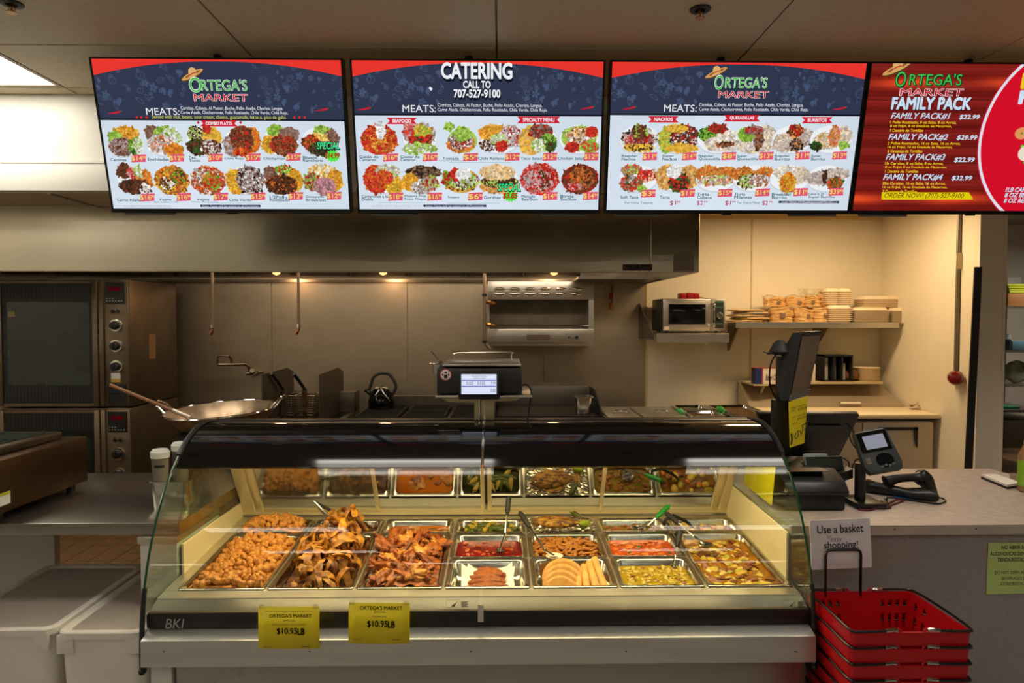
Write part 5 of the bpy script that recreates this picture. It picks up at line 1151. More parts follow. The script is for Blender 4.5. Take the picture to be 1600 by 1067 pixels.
for i in range(4):
    bm = BM(); L = 0.125 + 0.012 * i; nn = 22
    rows = []
    for q in range(10):
        rows.append([Vector(((0.0155 - 0.0035 * s_ / nn) * math.cos(2 * math.pi * 1.25 * s_ / nn), L * (q / 9 - 0.5), (0.0155 - 0.0035 * s_ / nn) * math.sin(2 * math.pi * 1.25 * s_ / nn))) for s_ in range(nn + 1)])
    loft(bm, rows, (False, False), closed=False)
    o = inst('taquito', me_of('taquito', bm, m_taq, 60), None, in_deck(cu + 0.022 + i * 0.029, cv - 0.03 + 0.010 * i, -0.018 + 0.004 * i, R(12 + 3 * i), 0, R(-6 + 5 * i)))
    o.modifiers.new('s', 'SOLIDIFY').thickness = 0.002
    tag(o, 'yellow rolled taquito, %s of four beside the tacos' % ['leftmost', 'second from the left', 'third from the left', 'rightmost'][i], 'taquito', 'taquitos in the front half pan')
    bm = BM(); cyl(bm, (0, -L / 2 + 0.004, 0), (0, L / 2 - 0.004, 0), 0.0112, seg=12); obj('filling', bm, mat('taquito_meat', (110, 50, 24), 0.5), o, local=True)
# fish on foil
t, cu, cv, w, d = PAN[(4, 'back')]
bm = BM(); n = 30; m_foil = mat('foil', (216, 208, 186), 0.22, 1.0)
g = [[bm.verts.new((-0.15 + 0.30 * i / n, -0.082 + 0.164 * j / n, 0.009 + 0.007 * mnoise.noise(Vector((i * 0.9, j * 0.5, 3))) + 0.004 * mnoise.noise(Vector((i * 2.1, j * 1.9, 7))))) for i in range(n + 1)] for j in range(n + 1)]
for j in range(n):
    for i in range(n): bm.faces.new((g[j][i], g[j][i + 1], g[j + 1][i + 1], g[j + 1][i]))
bmesh.ops.transform(bm, matrix=DM @ Matrix.Translation((cu, cv, 0)), verts=bm.verts)
o = obj('foil_sheet', bm, m_foil, smooth=0); o.modifiers.new('s', 'SOLIDIFY').thickness = 0.0005; tag(o, 'crumpled shiny foil sheet under the whole fried fish', 'foil')
m_fish = mat('fried_fish', (204, 150, 56), 0.45, c2=(84, 44, 14), scale=38, stretch=(1, 2.2, 1), bump=0.9)
fs = thing('fried_fish', 'whole fried fish lying on foil behind the meat strips', 'fish'); fs.matrix_basis = in_deck(cu - 0.012, cv + 0.004, 0.020, 0, 0, R(-4))
bm = BM(); rows = []
for x_, hh, th in ((-0.118, 0.004, 0.004), (-0.112, 0.016, 0.010), (-0.095, 0.030, 0.016), (-0.07, 0.043, 0.020), (-0.035, 0.050, 0.022), (0.0, 0.047, 0.021), (0.035, 0.037, 0.017), (0.065, 0.025, 0.012), (0.085, 0.014, 0.007), (0.095, 0.015, 0.005), (0.115, 0.032, 0.003), (0.125, 0.036, 0.0015)):
    rows.append([Vector((x_, hh * math.cos(2 * math.pi * q / 16), th * math.sin(2 * math.pi * q / 16) + 0.002 * mnoise.noise(Vector((x_ * 60, q, 0))))) for q in range(16)])
loft(bm, rows); obj('body', bm, m_fish, fs, local=True, smooth=60)
for (pts_) in ([(-0.06, 0.044), (-0.03, 0.07), (-0.01, 0.062), (0.01, 0.068), (0.03, 0.055), (0.05, 0.05), (0.055, 0.028)], [(-0.05, -0.045), (-0.04, -0.062), (-0.02, -0.05)], [(0.02, -0.04), (0.03, -0.056), (0.05, -0.045), (0.05, -0.03)]):
    bm = BM(); prism(bm, pts_, 'z', -0.002, 0.002); obj('fin', bm, m_fish, fs, local=True)
bm = BM(); prism(bm, [(-0.07, 0.0), (-0.045, 0.012), (-0.03, 0.004), (-0.05, -0.012)], 'z', 0.018, 0.024); obj('fin', bm, m_fish, fs, local=True)
bm = BM(); blob(bm, Vector((-0.098, 0.010, 0.014)), (0.005, 0.005, 0.003), 0); obj('eye', bm, mat('fish_eye', (230, 220, 190), 0.3), fs, local=True)
o = inst('lime', mesh_blob('lime', mat('lime_green', (150, 170, 30), 0.35, c2=(120, 140, 24), scale=10), (0.03, 0.018, 0.014), 0.1, 1, 3, 3), None, in_deck(cu + 0.105, cv - 0.045, 0.030, 0, 0.1, 0.3)); tag(o, 'green lime wedge at the fish tail on the foil', 'lime')
o = inst('green_chile', jm[0], None, in_deck(cu + 0.08, cv + 0.055, 0.030, 0, 0, -0.9)); tag(o, 'single green jalapeno lying above the fish tail on the foil', 'pepper')

# ------------------------------------------------------------------ serving tools
def ladle(name, lab, tip, bend, end, hm, bowl=(0.034, 0.034, 0.016), hr=(0.008, 0.012, 0.007), cat='ladle', hfrac=0.5, bm_=None):
    t = thing(name, lab, cat, tip)
    tip, bend, end = Vector(tip), Vector(bend), Vector(end); mid = bend.lerp(end, 1 - hfrac)
    bm = BM(); tube(bm, [bend, mid], [0.005, 0.0045], 8); tube(bm, [tip, bend], 0.005, 8); obj('shaft', bm, chrome, t)
    bm = BM(); tube(bm, smoothpath([mid, mid.lerp(end, 0.35), mid.lerp(end, 0.8), end], 3), [hr[0]] * 2 + [hr[1]] * 6 + [hr[2]] * 2, 10); obj('handle', bm, hm, t)
    bm = BM(); lathe(bm, [(0.001, -bowl[2]), (bowl[0] * 0.6, -bowl[2] * 0.8), (bowl[0], 0), (bowl[0] * 0.93, 0.0), (bowl[0] * 0.55, -bowl[2] * 0.65), (0.001, -bowl[2] * 0.8)], seg=20, caps=(False, False)); bmesh.ops.translate(bm, vec=tip, verts=bm.verts); obj('bowl', bm, bm_ or chrome, t)
ladle('ladle', 'ladle with dark handle standing in the red chile stew', deck(ucol(3) + 0.21, 0.36, -0.004), P(790, 832, 2.93), P(795, 776, 3.02), blk_matte, bowl=(0.02, 0.03, 0.01))
ladle('serving_spoon', 'spoon with dark slotted handle and white round bowl over the meat strips', P(866, 868, 2.78), P(852, 860, 2.80), P(812, 800, 3.0), blk_matte, bowl=(0.036, 0.034, 0.014), bm_=mat('white_bowl', (236, 226, 200), 0.3), cat='spoon', hfrac=0.42)
ladle('ladle', 'ladle with bright green handle leaning out of the rear green stew', deck(ucol(5) + 0.19, 0.60, -0.002), P(1012, 822, 3.10), P(1046, 789, 3.17), grn, bowl=(0.034, 0.03, 0.015), hfrac=0.62)
ladle('ladle', 'long ladle with black handle resting in the far right vegetable soup', P(1102, 850, 2.86), P(1085, 838, 2.90), P(1040, 801, 3.05), blk_matte, cat='ladle', hfrac=0.45, bowl=(0.034, 0.03, 0.015))
ladle('ladle', 'short black-handled ladle between the orange stew and the soup', P(1052, 884, 2.74), P(1055, 868, 2.78), P(1064, 826, 2.88), blk_matte, bowl=(0.012, 0.03, 0.01), hfrac=0.68)
def tongs(lab, a, b, c, m1):
    t = thing('serving_tongs', lab, 'tongs', a); a, b, c = map(Vector, (a, b, c))
    for e in (b, c):
        bm = BM(); m = a.lerp(e, 0.5) + (e - (b + c) / 2) * 0.25; tube(bm, [a, m, e], [0.007, 0.008, 0.005], 8); o = obj('arm', bm, m1 if e is b else blk_matte, t)
tongs('steel tongs standing in the small rear chicharron pan', P(490, 783, 3.16), deck(ucol(1) + 0.13, 0.59, 0.03), deck(ucol(1) + 0.20, 0.60, 0.02), chrome)
tongs('black tongs leaning over the small rear vegetable soup pan', P(1052, 805, 3.10), deck(ucol(6) - 0.02, 0.60, 0.01), deck(ucol(6) + 0.12, 0.62, -0.01), blk_matte)

# ------------------------------------------------------------------ price cards on the front
def card(lab, x0, x1, y0, y1, Y, lines, rz=0.0, rot=0.0):
    a = P(x0, y1, Y); b = P(x1, y0, Y); w, h = b.x - a.x, b.z - a.z
    t = thing('price_card', lab, 'price card', ((a.x + b.x) / 2, Y, (a.z + b.z) / 2), (0, R(rot), rz))
    bm = BM(); g = [[bm.verts.new((-w / 2 + w * i / 8, -0.004 * math.sin(math.pi * i / 8) , -h / 2 + h * j)) for i in range(9)] for j in (0, 1)]
    for i in range(8): bm.faces.new((g[0][i], g[0][i + 1], g[1][i + 1], g[1][i]))
    cd_ = obj('card', bm, yellow_paper, t, local=True); cd_.modifiers.new('s', 'SOLIDIFY').thickness = 0.0008
    for s, fx0, fx1, fy0, fy1, m, bold in lines:
        text(s, None, -w / 2 + w * fx0, -w / 2 + w * fx1, h / 2 - h * fy1, h / 2 - h * fy0, m, t, bold, -0.0065)
    for s in (-1, 1):
        bm = BM(); box(bm, s * w * 0.44 - 0.008, s * w * 0.44 + 0.008, -0.0035, -0.0005, h / 2 - 0.008, h / 2 + 0.008, bev=0.001, seg=1, M=None); obj('tape', bm, glass('tape', (0.9, 0.9, 0.86), 0.15, 0.7, 0.2), t, local=True)
L1 = [('____________________', .12, .90, .10, .105, ink, 0), ("ORTEGA'S MARKET", .19, .88, .165, .25, ink, 0.015), ('ESPECIAL', .42, .61, .295, .335, ink, 0.0), ('CHICHARRON CON CARNE', .23, .78, .395, .44, ink_grey, 0.0), ('$10.95', .31, .64, .50, .66, ink, 0.02), ('LB', .65, .76, .51, .66, ink, 0.03), ('__________', .09, .23, .945, .955, ink_grey, 0), ('____________', .71, .85, .935, .955, ink_grey, 0)]
L2 = [("ORTEGA'S MARKET", .19, .88, .065, .16, ink, 0.015), ('ESPECIAL', .42, .61, .20, .24, ink, 0.0), ('CARNITAS', .40, .62, .305, .35, ink_grey, 0.0), ('$10.95', .31, .64, .43, .60, ink, 0.02), ('LB', .65, .76, .44, .60, ink, 0.03), ('__________', .09, .23, .89, .90, ink_grey, 0), ('____________', .71, .85, .88, .90, ink_grey, 0)]
card('yellow price card on the case front below the chicharron strips, the left and lower one', 404, 499, 947, 1013, 2.322, L1, rot=0.3)
card('yellow price card on the case front below the carnitas, the right and higher one', 545, 640, 941, 1005, 2.322, L2, rot=0.8)
# yellow sheet hanging at the right end of the case
yq = [Vector((CX1 + 0.015, y_, z_)) for y_, z_ in ((3.10, P(783, 717, 3.10).z), (2.76, P(783, 717, 2.76).z), (2.80, P(783, 792, 2.80).z), (3.13, P(783, 757, 3.13).z))]
bm = BM(); loft(bm, [yq, [v + Vector((0.002, 0, 0)) for v in yq]]); tag(obj('yellow_sheet', bm, yellow_paper), 'blank yellow paper sheet hanging on the right end glass of the case', 'paper')

# ------------------------------------------------------------------ scale on top of the case
SY = 2.98
def zz(py, Y=SY): return P(750, py, Y).z
def xx_(px, Y=SY): return P(px, 600, Y).x
scl = thing('counter_scale', 'black label-printing counter scale with lit screen on top of the case', 'scale', (xx_(750), SY, PP[-1][1]))
TOPZ = PP[-1][1] + 0.006
bm = BM(); box(bm, xx_(741), xx_(772), SY + 0.01, SY + 0.06, TOPZ, zz(612), bev=0.003); obj('post', bm, alu, scl)
bm = BM(); cyl(bm, (xx_(749.5), SY + 0.004, TOPZ), (xx_(749.5), SY + 0.004, zz(618)), 0.005, seg=8); obj('cable_rod', bm, chrome, scl)
bm = BM(); prism(bm, [(xx_(686), zz(621)), (xx_(820), zz(619)), (xx_(806), zz(627)), (xx_(735), zz(630)), (xx_(700), zz(629))], 'y', SY + 0.02, SY + 0.25); obj('bracket', bm, alu, scl)
bm = BM(); box(bm, xx_(681), xx_(831), SY - 0.04, SY + 0.33, zz(620.5), zz(616.5), bev=0.003); obj('tray', bm, steel, scl)
bm = BM(); box(bm, xx_(683), xx_(816), SY - 0.02, SY + 0.32, zz(614.5), zz(574), bev=0.012); obj('body', bm, blk_matte, scl)
bm = BM()
for px_ in (687, 812): cyl(bm, (xx_(px_), SY, zz(617)), (xx_(px_), SY, zz(613.5)), 0.012, seg=10)
obj('feet', bm, blk, scl)
zp = zz(570)
bm = BM(); box(bm, xx_(692), xx_(814), SY - 0.02, SY + 0.36, zp - 0.006, zp + 0.006, bev=0.005); obj('platter', bm, steel, scl)
bm = BM(); box(bm, xx_(705), xx_(802), SY + 0.02, SY + 0.30, zz(575), zp - 0.004); obj('platter_support', bm, blk, scl)
bm = BM(); y0_, y1_ = SY + 0.30, SY + 0.32; za, zb = zp, zz(550.5, SY + 0.3)
tube(bm, smoothpath([(xx_(703), y0_, za), (xx_(703), y0_, zb - 0.015), (xx_(708), y0_, zb), (xx_(797), y0_, zb + 0.002), (xx_(801), y0_, zb - 0.012), (xx_(801), y0_, za)], 3), 0.0045, 8); obj('guard_rail', bm, chrome, scl)
ds = obj('display_housing', (lambda bm: (box(bm, xx_(717), xx_(781), SY - 0.055, SY - 0.02, zz(622), zz(576.5), bev=0.008), bm)[-1])(BM()), blk, scl)
sx0_, sx1_, sz0_, sz1_ = xx_(722), xx_(776), zz(613.5), zz(583)
YS = SY - 0.0575
bm = BM(); box(bm, sx0_, sx1_, YS, YS + 0.004, sz0_, sz1_); obj('screen', bm, emit('scale_screen', (226, 232, 255), 0.95), scl)
sf = Matrix.Translation((-scl.location.x, -scl.location.y, -scl.location.z))
m_blue = emit('screen_blue', (110, 124, 205), 0.8); m_dk = emit('screen_text', (40, 46, 90), 0.6)
sw, shh = sx1_ - sx0_, sz1_ - sz0_
bm = BM()
for f0, f1 in ((.29, .335), (.575, .62)): box(bm, sx0_ + 0.001, sx1_ - 0.001, YS - 0.0008, YS, sz1_ - shh * f1, sz1_ - shh * f0)
obj('screen_bands', bm, m_blue, scl)
for s, f0, f1, g0, g1 in (('WELCOME TO OUR DELI', .3, .72, .07, .13), ('PLEASE TAKE A NUMBER', .34, .68, .17, .22), ('0.025', .14, .34, .37, .52), ('0.025', .46, .66, .37, .52), ('7.99', .84, .98, .38, .52), ('0.00', .83, .98, .72, .88)):
    text(s, sf, sx0_ + sw * f0, sx0_ + sw * f1, sz1_ - shh * g1, sz1_ - shh * g0, m_dk, scl, 0.0, YS - 0.001, 'screen_lettering')
p_ = P(696.5, 585.5, SY - 0.022); bm = BM(); lathe(bm, [(0.026, 0), (0.026, 0.001)], seg=24, M=RT(p_, rx=R(90))); stk = obj('round_sticker', bm, mat('sticker_red', (176, 50, 50), 0.5), scl)
bm = BM(); lathe(bm, [(0.022, 0), (0.022, 0.0016)], seg=24, M=RT(p_, rx=R(90))); obj('sticker_face', bm, mat('sticker_face', (214, 204, 196), 0.5), stk)
bm = BM(); box(bm, p_.x - 0.007, p_.x + 0.007, SY - 0.0245, SY - 0.0235, p_.z - 0.015, p_.z + 0.001); box(bm, p_.x - 0.005, p_.x + 0.005, SY - 0.0245, SY - 0.0235, p_.z + 0.006, p_.z + 0.014); box(bm, p_.x - 0.016, p_.x - 0.010, SY - 0.0245, SY - 0.0235, p_.z - 0.004, p_.z + 0.004); box(bm, p_.x + 0.010, p_.x + 0.016, SY - 0.0245, SY - 0.0235, p_.z - 0.004, p_.z + 0.004); obj('sticker_print', bm, blk, stk)
bm = BM(); tube(bm, smoothpath([(xx_(816), SY + 0.1, zz(606)), (xx_(824), SY + 0.05, zz(603)), (xx_(830), SY, zz(610)), (xx_(829), SY, zz(625)), (xx_(824), SY, zz(656))]), 0.004, 6); obj('power_cord', bm, wire_blk, scl)
gl = thing('metal_ladle', 'thin metal ladle handle sticking out of a steel cup left of the scale platter', 'ladle', P(682, 566, 3.35))
bm = BM(); tube(bm, [P(674, 549, 3.4), P(688, 566, 3.35)], 0.003, 6); tube(bm, smoothpath([P(672, 566, 3.35), P(674, 568, 3.3), P(684, 568, 3.3), P(690, 565, 3.35)]), 0.004, 6); obj('shaft', bm, chrome, gl)
bm = BM(); p_ = P(686, 573, 3.3); lathe(bm, [(0.03, -0.03), (0.034, 0.015), (0.032, 0.015), (0.028, -0.028)], p_, 16); obj('cup', bm, steel, gl)

# ================================================================== LEFT COUNTER
LC = thing('steel_counter', 'stainless steel work counter at the left', 'counter', (-3.0, 3.1, 0))
bm = BM(); box(bm, -5.4, CX0 - 0.006, 2.665, 3.54, 0.802, 0.850, bev=0.004); obj('counter_top', bm, mat('counter_steel', (160, 155, 146), 0.27, 0.92, c2=(152, 147, 138), scale=2), LC)
bm = BM(); box(bm, CX0 - 0.0055, CX0 - 0.004, 2.67, 3.53, 0.803, 0.849); obj('brown_end_edge', bm, mat('chipboard', (150, 104, 48), 0.6, c2=(120, 80, 36), scale=12), LC)
bm = BM(); box(bm, -5.4, -2.03, 3.10, 3.14, 0.0, 0.80); obj('support_panel', bm, mat('panel_white', (190, 186, 176), 0.5), LC)
bm = BM(); cyl(bm, (-1.5, 3.48, 0), (-1.5, 3.48, 0.80), 0.02); cyl(bm, (-2.6, 3.48, 0), (-2.6, 3.48, 0.80), 0.02); obj('leg', bm, steel, LC)
pc = thing('side_cabinet', 'narrow white side cabinet with steel cap between the counter and the case', 'cabinet', (-1.33, 2.8, 0.56))
bm = BM(); box(bm, -1.405, CX0 - 0.006, 2.65, 3.05, 0.56, 0.772, bev=0.002); obj('body', bm, MATS['enamel_white'], pc)
bm = BM(); box(bm, -1.412, CX0 - 0.004, 2.642, 3.05, 0.772, 0.800, bev=0.003); obj('cap', bm, steel, pc)
# covered warmer on the counter
wm = thing('countertop_warmer', 'brown steel countertop warmer with hinged glass lid at the left edge', 'food warmer', (-2.3, 2.95, 0.85))
zt_ = P(138, 681, 3.23).z
bm = BM(); box(bm, -2.75, -1.95, 2.45, 3.23, 0.885, zt_, bev=0.006); obj('body', bm, mat('warmer_steel', (122, 96, 72), 0.34, 0.95, rv=0.06, scale=6, c2=(106, 82, 60)), wm)
bm = BM(); box(bm, -2.70, -2.02, 2.50, 3.16, zt_, zt_ + 0.035, bev=0.008); obj('lid_frame', bm, mat('lid_frame', (120, 110, 94), 0.3, 0.9), wm)
bm = BM(); box(bm, -2.66, -2.06, 2.56, 3.10, zt_ + 0.035, zt_ + 0.041, bev=0.002); obj('lid_glass', bm, mat('green_tint_glass', (46, 60, 50), 0.08, spec=0.7), wm)
bm = BM(); box(bm, -2.5, -2.2, 2.46, 2.50, zt_ + 0.03, zt_ + 0.045, bev=0.004); obj('lid_handle', bm, chrome, wm)
bm = BM()
for x_ in (-2.70, -2.00):
    for y_ in (2.72, 3.18): cyl(bm, (x_, y_, 0.85), (x_, y_, 0.886), 0.018, seg=10)
obj('feet', bm, blk, wm)
p_ = P(6, 782, 2.68); bm = BM(); box(bm, -1.9502, -1.949, 2.64, 2.72, p_.z - 0.02, p_.z + 0.03); st_ = obj('warning_label', bm, paper_w, wm)
bm = BM(); box(bm, -1.949, -1.9482, 2.64, 2.72, p_.z + 0.018, p_.z + 0.03); obj('yellow_stripe', bm, mat('stripe_yellow', (200, 200, 40), 0.5), st_)
# container with lidded cups
cxp = P(262, 755, 2.86)
ct = gn('steel_container', 'deep steel container holding white-lidded bottles at the counter end', cxp.x + 0.02, 2.90, 0.851, 0.17, 0.16, 0.125)
def cup(px, pyt, Y, lab):
    p = P(px, pyt, Y); h = p.z - 0.87; t = thing('lidded_bottle', lab, 'bottle', (p.x, Y, 0.87))
    bm = BM(); lathe(bm, [(0.026, 0), (0.034, h - 0.035), (0.034, h - 0.03)], seg=20); obj('bottle', bm, mat('smoky_plastic', (120, 112, 104), 0.25), t, local=True)
    bm = BM(); lathe(bm, [(0.037, h - 0.036), (0.038, h - 0.012), (0.033, h - 0.008), (0.030, h - 0.002), (0.018, h), (0.001, h)], seg=20, caps=(True, False)); obj('lid', bm, white_pl, t, local=True)
    bm = BM(); lathe(bm, [(0.0325, h - 0.075), (0.0335, h - 0.063)], seg=20, caps=(False, False)); bmesh.ops.delete(bm, geom=[f for f in bm.faces if f.calc_center_median().y > -0.02 or f.calc_center_median().x < -0.01], context='FACES'); obj('print', bm, blk_matte, t, local=True)
cup(250, 701, 2.86, 'white-lidded smoky bottle standing in the steel container, the left one')
cup(282, 690, 2.93, 'white-lidded bottle partly behind the curved glass edge, the right one')
# storage bins with lids
m_bin = mat('bin_plastic', (232, 226, 216), 0.4, c2=(224, 217, 206), scale=4, sss=0.15); m_binlid = mat('bin_lid_plastic', (180, 168, 158), 0.35, c2=(170, 158, 148), scale=4)
def bin_(lab, x0, x1, y0, y1, zt, rz=0.0):
    t = thing('storage_bin', lab, 'storage bin', ((x0 + x1) / 2, (y0 + y1) / 2, 0.0), rz); a, b = (x1 - x0) / 2, (y1 - y0) / 2
    bm = BM(); loft(bm, [rrect(-a * .86, a * .86, -b * .9, b * .9, 0.04, 0.0), rrect(-a * .95, a * .95, -b * .96, b * .96, 0.04, zt - 0.09), rrect(-a * .95, a * .95, -b * .96, b * .96, 0.04, zt - 0.02)]); obj('tub', bm, m_bin, t, local=True)
    bm = BM()
    for s in (-1, 1): box(bm, s * a * .78 - 0.03, s * a * .78 + 0.03, -b * .985, -b * .94, zt - 0.08, zt - 0.012, bev=0.004)
    obj('grip', bm, m_bin, t, local=True)
    bm = BM(); loft(bm, [rrect(-a, a, -b, b, 0.045, zt - 0.026), rrect(-a, a, -b, b, 0.045, zt - 0.004), rrect(-a + .004, a - .004, -b + .004, b - .004, 0.043, zt), rrect(-a + .022, a - .022, -b + .022, b - .022, 0.03, zt), rrect(-a + .03, a - .03, -b + .03, b - .03, 0.03, zt - 0.010)], (True, True)); ld = obj('lid', bm, m_bin, t, local=True)
    bm = BM(); prism(bm, [(p.x, p.y) for p in rrect(-a + .032, a - .032, -b + .032, b - .032, 0.03, 0)], 'z', zt - 0.0102, zt - 0.008); obj('lid_panel', bm, m_binlid, ld, local=True)
zl = P(100, 987, 2.41).z
bin_('white lidded storage bin on the floor nearest the food case', -1.588, -1.272, 2.41, 3.05, zl - 0.004, 0.0)
bin_('larger white lidded storage bin on the floor at the left edge', -2.04, -1.598, 2.42, 3.07, zl + 0.004, 0.0)

# ================================================================== RIGHT COUNTER
m_lam = mat('grey_laminate', (186, 170, 160), 0.40, c2=(176, 160, 150), scale=26, rv=0.06); m_lamf = mat('grey_front', (162, 152, 150), 0.6, c2=(154, 144, 142), scale=60)
RC = thing('checkout_counter', 'grey laminate checkout counter at the right with the register on it', 'counter', (2.0, 3.0, 0))
A_ = (CX1 + 0.006, 2.585); C1 = P(1600, 820, 1); f_ = lambda px, py: (lambda v: (v.x, v.y))(onplane(px, py, Vector((0, 0, 0.85)), Vector((0, 0, 1))))
B0 = f_(1600, 819.5); dirx = Vector((B0[0] - A_[0], B0[1] - A_[1])); B1 = (A_[0] + dirx.x * 1.75, A_[1] + dirx.y * 1.75)
C1 = f_(1541, 732.5); D1 = f_(1240, 742)
C2 = f_(1640, 786)
top = [A_, B1, (C2[0] + 0.25, C2[1] - 0.05), C2, C1, (A_[0], D1[1] + 0.05)]
top = [A_, B1, (C1[0] + 0.02, C1[1]), (A_[0], C1[1] + 0.03)]
bm = BM(); prism(bm, top, 'z', 0.812, 0.85); obj('counter_top', bm, m_lam, RC)
off = Vector((-dirx.y, dirx.x)).normalized() * 0.03
bd = [(A_[0], A_[1] + off.y), (B1[0] + off.x - 0.03, B1[1] + off.y), (C1[0] - 0.02, C1[1] - 0.03), (A_[0], C1[1])]
bm = BM(); prism(bm, bd, 'z', 0.0, 0.812); obj('front_panel', bm, m_lamf, RC)
ang = math.atan2(dirx.y, dirx.x)
for px_, py_ in ((1395, 831.5), (1522, 829)):
    p_ = P(px_, py_, 2.6); bm = BM(); cyl(bm, (p_.x, A_[1] + (p_.x - A_[0]) * dirx.y / dirx.x + 0.001, 0.835), (p_.x, A_[1] + (p_.x - A_[0]) * dirx.y / dirx.x - 0.002, 0.835), 0.003, seg=8); obj('screw', bm, steel_dark, RC)
# green notice taped on the front
n0 = Vector((A_[0] + off.x, A_[1] + off.y, 0)); nn_ = Vector((-dirx.y, dirx.x, 0)).normalized()
q0 = onplane(1540, 928, n0, nn_); q1 = onplane(1548, 848, n0, nn_)
nt_ = thing('green_notice', 'light green paper notice taped to the checkout counter front', 'notice', (q0.x, q0.y - 0.002, q0.z), ang)
hN = q1.z - q0.z; wN = 0.235
bm = BM(); prism(bm, [(0, 0), (wN, 0.004), (wN, hN), (0.004, hN)], 'y', -0.0015, -0.0005); obj('paper', bm, mat('green_paper', (196, 216, 134), 0.7), nt_, local=True)
def nline(s, px0, py0, py1, n_vis, w_vis, m, b):
    u0 = (onplane(px0, py1, n0, nn_) - q0).length; u0 = math.sqrt(max(0, u0 ** 2 - (onplane(px0, py1, n0, nn_).z - q0.z) ** 2))
    z0 = onplane(px0, py1, n0, nn_).z - q0.z; z1 = onplane(px0, py0, n0, nn_).z - q0.z
    text(s, None, u0, min(wN - 0.008, u0 + w_vis * len(s) / n_vis), z0, z1, m, nt_, b, -0.002)
um = 0.00245
m_ni = mat('notice_ink', (44, 60, 24), 0.6)
nline('NO ABRIR BEBIDAS', 1564, 852, 857.5, 10, 36 * um, m_ni, 0.02); nline('ALCOHOLICAS DENTRO DE LA', 1546, 862, 867.5, 13, 54 * um, m_ni, 0.02); nline('TIENDA/RESTAURANTE', 1557, 871, 877, 12, 43 * um, m_ni, 0.02)
nline('DO NOT OPEN ALCOHOLIC', 1553, 891.5, 896.5, 13, 47 * um, m_ni, 0.0); nline('BEVERAGES INSIDE THE', 1564, 900.5, 905.5, 10, 36 * um, m_ni, 0.0); nline('STORE/RESTAURANT', 1562, 909, 914, 11, 38 * um, m_ni, 0.0)

# register gear on the counter
t = thing('receipt_printer', 'bulky black receipt printer at the front left corner of the checkout counter', 'printer', (1.32, 2.95, 0.85))
x0_, x1_ = P(1238, 0, 2.78).x, P(1339, 0, 2.78).x; za = 0.85; zb_2 = P(1300, 748, 2.8).z
bm = BM(); box(bm, x0_ + 0.005, x1_ - 0.005, 2.79, 3.09, za, za + 0.07, bev=0.01); obj('base', bm, blk, t)
bm = BM(); prism(bm, [(2.775, za + 0.065), (2.765, zb_2 - 0.05), (2.80, zb_2 - 0.012), (2.90, zb_2 + 0.025), (3.08, zb_2 + 0.04), (3.10, za + 0.06)], 'x', x0_, x1_); bmesh.ops.bevel(bm, geom=bm.edges[:], offset=0.008, segments=2, affect='EDGES', profile=0.5); obj('cover', bm, blk, t)
bm = BM(); box(bm, x0_ + 0.03, x1_ - 0.06, 2.83, 2.97, 0, 0.004, bev=0.001, seg=1, M=Matrix.Translation((0, -0.0, zb_2 + 0.022)) ); obj('brown_flap', bm, mat('brown_flap', (86, 58, 44), 0.4), t)
t = thing('customer_display', 'small flat customer display with grey top in front of the black terminal', 'display', P(1286, 735, 2.98))
bm = BM(); M = RT(P(1287, 723, 2.95), rx=R(-22), rz=R(3)); box(bm, -0.088, 0.088, -0.006, 0.010, -0.036, 0.030, bev=0.006, M=M); obj('housing', bm, mat('slate', (96, 104, 108), 0.35), t)
bm = BM(); box(bm, -0.082, 0.082, -0.0085, -0.005, -0.033, 0.026, bev=0.001, seg=1, M=M); obj('bezel', bm, blk, t)
bm = BM(); box(bm, -0.056, 0.058, -0.0100, -0.008, -0.018, 0.018, M=M); obj('screen', bm, mat('lcd_dim', (46, 50, 42), 0.2), t)
bm = BM(); M2 = RT(P(1275, 716, 2.99), rx=R(-22)); box(bm, -0.055, 0.055, -0.004, 0.012, -0.01, 0.022, bev=0.006, M=M2); obj('top_lid', bm, mat('light_slate', (128, 136, 138), 0.4), t)
bm = BM(); box(bm, -0.03, 0.03, 0.012, 0.10, -0.15, -0.02, bev=0.004, M=M); obj('stand', bm, blk, t)
t = thing('point_of_sale_terminal', 'large black touch terminal seen from behind on the checkout counter', 'terminal', (1.45, 3.25, 0.85))
a0, a1, a2, a3 = P(1186, 647, 3.30), P(1344, 648, 3.30), P(1311, 716, 3.46), P(1205, 716, 3.46)
vs0 = [a3, a2, a1, a0]; bm = BM(); loft(bm, [[v for v in vs0], [v + Vector((0.0, 0.045, 0.012)) + (sum(vs0, Vector()) / 4 - v) * -0.02 for v in vs0]]); bmesh.ops.bevel(bm, geom=bm.edges[:], offset=0.007, segments=2, affect='EDGES', profile=0.5); obj('housing', bm, blk, t)
i0 = [a3.lerp(a1, .04), a2.lerp(a0, .04), a1.lerp(a3, .10), a0.lerp(a2, .10)]
bm = BM(); prm = [v + Vector((0, -0.010, -0.004)) for v in (a0.lerp(a3, .22), a1.lerp(a2, .22) + Vector((-0.07, 0, 0)), a1.lerp(a2, .36) + Vector((-0.07, 0, 0)), a0.lerp(a3, .36))]; loft(bm, [prm, [v + Vector((0, 0.012, 0)) for v in prm]]); obj('vent_band', bm, mat('dark_band', (36, 37, 39), 0.4), t)
p_ = P(1264, 661, 3.10); text('●● NCR', Matrix.Translation((-t.location.x, -t.location.y, -t.location.z)), P(1265, 0, 3.28).x, P(1282, 0, 3.28).x, P(0, 667, 3.28).z, P(0, 662, 3.28).z, mat('logo_silver', (200, 204, 206), 0.4), t, 0.03, 3.28, 'logo_lettering')
